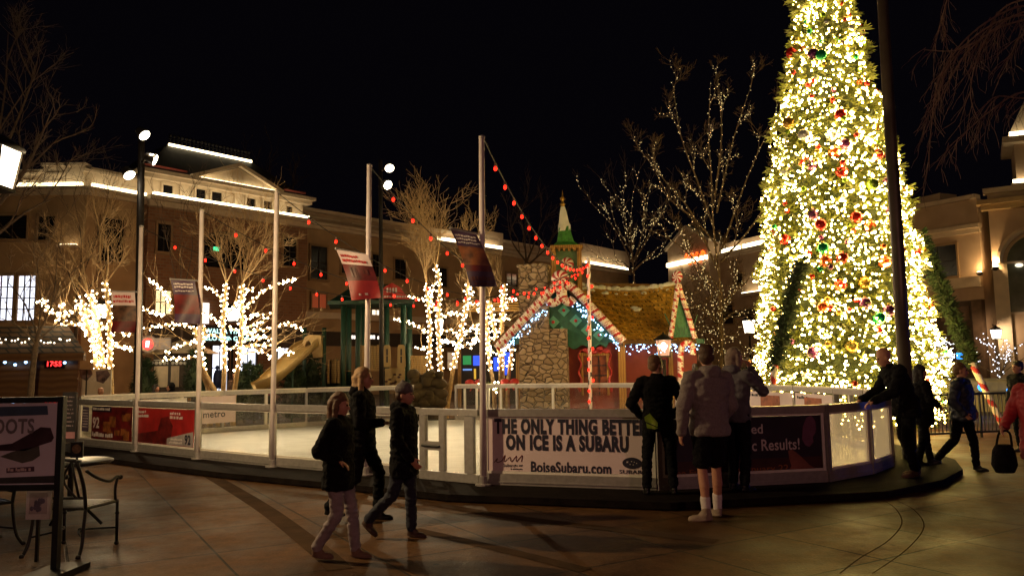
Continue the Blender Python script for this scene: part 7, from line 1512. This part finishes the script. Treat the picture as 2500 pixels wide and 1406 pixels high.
# ================================================================== foreground furniture
SX = at(143, 1200, 6.8); sx1 = SX[0]; sx0 = sx1 - 1.0; syy = 6.8
zt_, zb_ = at(75, 974, syy)[2], at(75, 1182, syy)[2]
t = thing('poster_stand', ((sx0 + sx1) / 2, syy, 0), 'framed boot sale poster on a dark metal stand in the lower left corner', 'sign')
FR = mat('dark_blue_grey_metal', (.035, .045, .055), .35, .6, .2, 9)
for x in (sx0, sx1): m = MB(); m.box(x - .025, x + .025, syy - .03, syy + .03, .05, zt_ + .02); m.build('post', FR, t)
for zq, zr in ((zt_ - .03, zt_ + .018), (zb_ - .05, zb_)): m = MB(); m.box(sx0 + .026, sx1 - .026, syy - .028, syy + .028, zq, zr); m.build('frame_rail', FR, t)
for x in (sx0, sx1): m = MB(); m.prism([V(x - .16, syy - .22, .003), V(x + .14, syy - .28, .003), V(x + .17, syy + .24, .003), V(x - .12, syy + .24, .003)], V(0, 0, .045)); m.build('foot_plate', BLACKM, t)
pap = mat('glossy_poster_paper', (.64, .64, .76), .12, 0, .12, 3, coat=1.)
m = MB(); m.box(sx0 + .028, sx1 - .028, syy - .012, syy + .012, zb_ + .002, zt_ - .032); po = m.build('poster', pap, t)
fy = syy - .0125
def fp_(name, pts, mm): m = MB(); m.prism([V(at(x, y, fy)[0], fy - .001, at(x, y, fy)[2]) for x, y in pts], V(0, -.002, 0)); return m.build(name, mm, po)
fp_('blue_heading', [(-60, 994), (116, 990), (118, 1012), (-60, 1018)], mat('faded_blue_print', (.06, .10, .17), .3, 0, .2, 5, coat=1.))
text(po, 'lettering', 'BOOTS', mat('grey_blue_letters', (.20, .19, .22), .3, coat=1.), V(at(-38, 1058, fy)[0], fy - .004, at(-38, 1058, fy)[2]), (1, 0, 0), (0, 0, 1), .12, .43, depth=.001, bold=.03)
fp_('printed_boot', [(-40, 1090), (30, 1082), (70, 1060), (100, 1042), (124, 1044), (132, 1068), (126, 1078), (100, 1086), (60, 1100), (0, 1100)], mat('dark_boot_print', (.05, .03, .045), .3, 0, .4, 6, coat=1.))
fp_('printed_sole', [(0, 1114), (30, 1102), (96, 1088), (98, 1112), (80, 1124), (55, 1130), (28, 1122)], mat('green_grey_print', (.09, .10, .09), .3, 0, .3, 6, coat=1.))
lb = fp_('dark_label', [(16, 1142), (84, 1138), (84, 1150), (16, 1154)], mat('mauve_label', (.10, .06, .10), .3, coat=1.))
fp_('lower_strip', [(-60, 1168), (140, 1160), (140, 1178), (-60, 1181)], mat('dark_blue_grey_print', (.04, .05, .06), .3, coat=1.))
m = MB(); wF = Wall((sx0, fy), (sx1, fy)); q0, q1, z0, z1 = wF.rect(20, 1141, 80, 1151); scribble(m, wF, q0, q1, (z0 + z1) / 2, .005, rg, .022); m.build('printed_line', PALETXT, lb)
# small framed notice behind the stand
cyy = 7.25; a, b_ = at(62, 1268, cyy), at(126, 1190, cyy); t = thing('small_notice', V((a[0] + b_[0]) / 2, cyy, a[2]), 'small pale framed notice with a castle-like tree print under the poster stand', 'notice')
t['label'] = 'small pale framed notice under the boot poster, with a dark leafy print'
m = MB(); m.box(a[0], b_[0], cyy, cyy + .02, a[2], b_[2]); pn = m.build('frame', mat('pale_frame', (.42, .36, .38), .4), t); m = MB(); m.box(a[0] + .03, b_[0] - .03, cyy - .006, cyy - .002, a[2] + .05, b_[2] - .04); pic = m.build('picture', mat('greyed_print', (.26, .20, .22), .4, 0, .3, 8), t)
m = MB(); rgt = random.Random(4)
for k in range(16): m.ball(V((a[0] + b_[0]) / 2 + rgt.gauss(0, .035), cyy - .007, a[2] + .08 + rgt.random() * .10), .018, 6, 4, (1, .15, 1.3))
m.build('printed_picture', mat('purple_grey_ink', (.07, .05, .09), .5, 0, .4, 9), pic)
m = MB(); m.bar(V(a[0] + .1, cyy + .03, 0), V(a[0] + .1, cyy + .03, a[2] + .2), .025); m.build('leg', BLACKM, t)
# cast metal chair seen from behind
def cafe_chair(loc, yaw, label):
    t = thing('metal_chair', loc, label, 'chair', 'cast metal cafe chairs'); M_ = rotm(yaw); q = lambda x, y, z: np.asarray(loc, float) + M_ @ V(x, y, z)
    m = MB(); w = .26; sz = .43
    for a_, b2 in (((-w, -.22), (w, -.22)), ((w, -.22), (w + .02, .24)), ((w + .02, .24), (-w - .02, .24)), ((-w - .02, .24), (-w, -.22))): m.tube([q(*a_, sz), q(*b2, sz)], .016, 6)
    m.build('seat_frame', BLACKM, t)
    m = MB()
    for k in range(9):
        x = -.22 + k * .055; m.bar(q(x, -.21, sz), q(x, .23, sz), .018, .01)
    for k in range(8): y = -.17 + k * .055; m.bar(q(-.25, y, sz + .011), q(.25, y, sz + .011), .018, .008)
    m.build('seat', mat('worn_cast_metal', (.05, .045, .035), .28, .7, .4, 30), t)
    for s_ in (-1, 1):
        m = MB(); m.tube(smoothline([q(s_ * w, -.22, sz), q(s_ * w, -.24, .25), q(s_ * (w + .01), -.27, .1), q(s_ * (w + .02), -.33, .0)], 4), .016, 7); m.ball(q(s_ * (w + .02), -.33, .012), .024, 8, 5); m.build('leg', BLACKM, t, True)
        m = MB(); m.tube([q(s_ * (w + .02), .24, sz), q(s_ * (w + .02), .25, .02)], .016, 7); m.ball(q(s_ * (w + .02), .25, .018), .024, 8, 5); m.ball(q(s_ * (w + .02), .245, sz - .12), .022, 8, 5); m.build('leg', BLACKM, t, True)
        m = MB(); m.tube(smoothline([q(s_ * w, -.23, .78), q(s_ * (w + .02), -.10, .70), q(s_ * (w + .03), .08, .64), q(s_ * (w + .03), .20, .67), q(s_ * (w + .03), .25, .655)], 4), .016, 7); m.ball(q(s_ * (w + .03), .26, .655), .026, 8, 5); m.tube(smoothline([q(s_ * (w + .03), .22, .66), q(s_ * (w + .025), .19, .56), q(s_ * (w + .02), .21, sz)], 4), .014, 6); m.build('armrest', BLACKM, t, True)
    m = MB()
    for s_ in (-1, 1): m.tube(smoothline([q(s_ * w, -.22, sz), q(s_ * (w - .01), -.25, .65), q(s_ * (w - .05), -.31, .88)], 5), .018, 7)
    m.tube(smoothline([q(-w + .05, -.31, .88), q(0, -.33, .90), q(w - .05, -.31, .88)], 5), .018, 7); m.tube([q(-w, -.235, .53), q(w, -.235, .53)], .014, 6)
    m.tube([q(.06 * math.cos(k * .5), -.275, .70 + .06 * math.sin(k * .5)) for k in range(14)], .013, 6)
    for s_ in (-1, 1): m.tube(smoothline([q(s_ * .17, -.31, .88), q(s_ * .08, -.28, .76), q(s_ * .07, -.26, .66), q(s_ * .17, -.235, .53)], 4), .012, 6); m.tube([q(s_ * .16, -.31, .88), q(s_ * .20, -.235, .53)], .012, 6)
    m.build('backrest', BLACKM, t, True)
    m = MB(); 
    for s_ in (-1, 1): m.tube(smoothline([q(s_ * w, -.255, .17), q(s_ * .1, -.05, .20), q(s_ * (w + .02), .24, .17)], 4), .010, 6)
    m.ball(q(.1, -.05, .20), .025, 8, 5); m.build('stretcher', BLACKM, t); return t
ch0 = cafe_chair((-4.27, 7.72, 0), R(-6), 'black cast metal armchair with round back motif right of the poster stand')
copy_tree(ch0, (-5.35, 7.9, 0), R(150), 'black cast metal chair half hidden behind the poster stand')
tc = V(-4.9, 8.75, 0); t = thing('cafe_table', tc, 'round black metal table behind the cast metal armchair', 'table'); m = MB(); m.lathe(tc, [(.40, .70), (.42, .715), (.42, .73), (.40, .738), (.01, .738)], 28); m.build('tabletop', _M['worn_cast_metal'], t, True); m = MB(); m.lathe(tc, [(.10, .2), (.03, .3), (.03, .69), (.1, .699)], 12); m.build('column', BLACKM, t)
for k in range(3): a_ = k * 2.09 + .6; m = MB(); m.tube(smoothline([tc + V(0, 0, .32), tc + V(.14 * math.cos(a_), .14 * math.sin(a_), .22), tc + V(.32 * math.cos(a_), .32 * math.sin(a_), .02)], 4), .018, 6); m.build('leg', BLACKM, t)
a, b_ = at(171, 1128, 8.6), at(203, 1078, 8.6); zt0 = .742; t = thing('table_menu', V((a[0] + b_[0]) / 2, 8.6, zt0), 'small black menu card with a food picture standing on the round table', 'menu'); m = MB(); m.box(a[0], b_[0], 8.6, 8.62, zt0 + .04, b_[2]); cd = m.build('card', mat('black_card', (.012, .012, .014), .4), t); m = MB(); m.lathe((((a[0] + b_[0]) / 2), 8.6, (zt0 + b_[2]) / 2 + .03), [(.001, .001), (.045, .001), (.05, .004), (.001, .006)], 12, (0, -1, 0)); m.build('food_picture', mat('food_print', (.22, .12, .06), .5, 0, .6, 25), t); m = MB(); m.lathe(((a[0] + b_[0]) / 2, 8.61, zt0), [(.05, 0), (.05, .01), (.012, .02), (.012, .038)], 12); m.build('stand', BLACKM, t)
t, f, wS = flat_sign(148, 957, 187, 1080, 13.6, 'menu_board', 'tall black menu board standing at the left tip of the rink barrier', 'sign', mat('blackboard', (.012, .010, .013), .5, 0, .2, 5))
m = MB(); rgm = random.Random(8); q0, q1, z0, z1 = wS.rect(152, 965, 185, 1045)
for k in range(8): scribble(m, wS, q0 + .02, q1 - rgm.uniform(.02, .1), z1 - (z1 - z0) * (k + .4) / 8, .004, rgm, .022)
m.build('chalk_line', mat('dim_chalk', (.16, .12, .14), .8), f); q0, q1, z0, z1 = wS.rect(152, 1054, 183, 1070); m = MB(); m.wbox(wS, q0, q1, z0, z1, .003, .008); m.build('pink_label', mat('dusky_pink_print', (.22, .10, .12), .6), f)
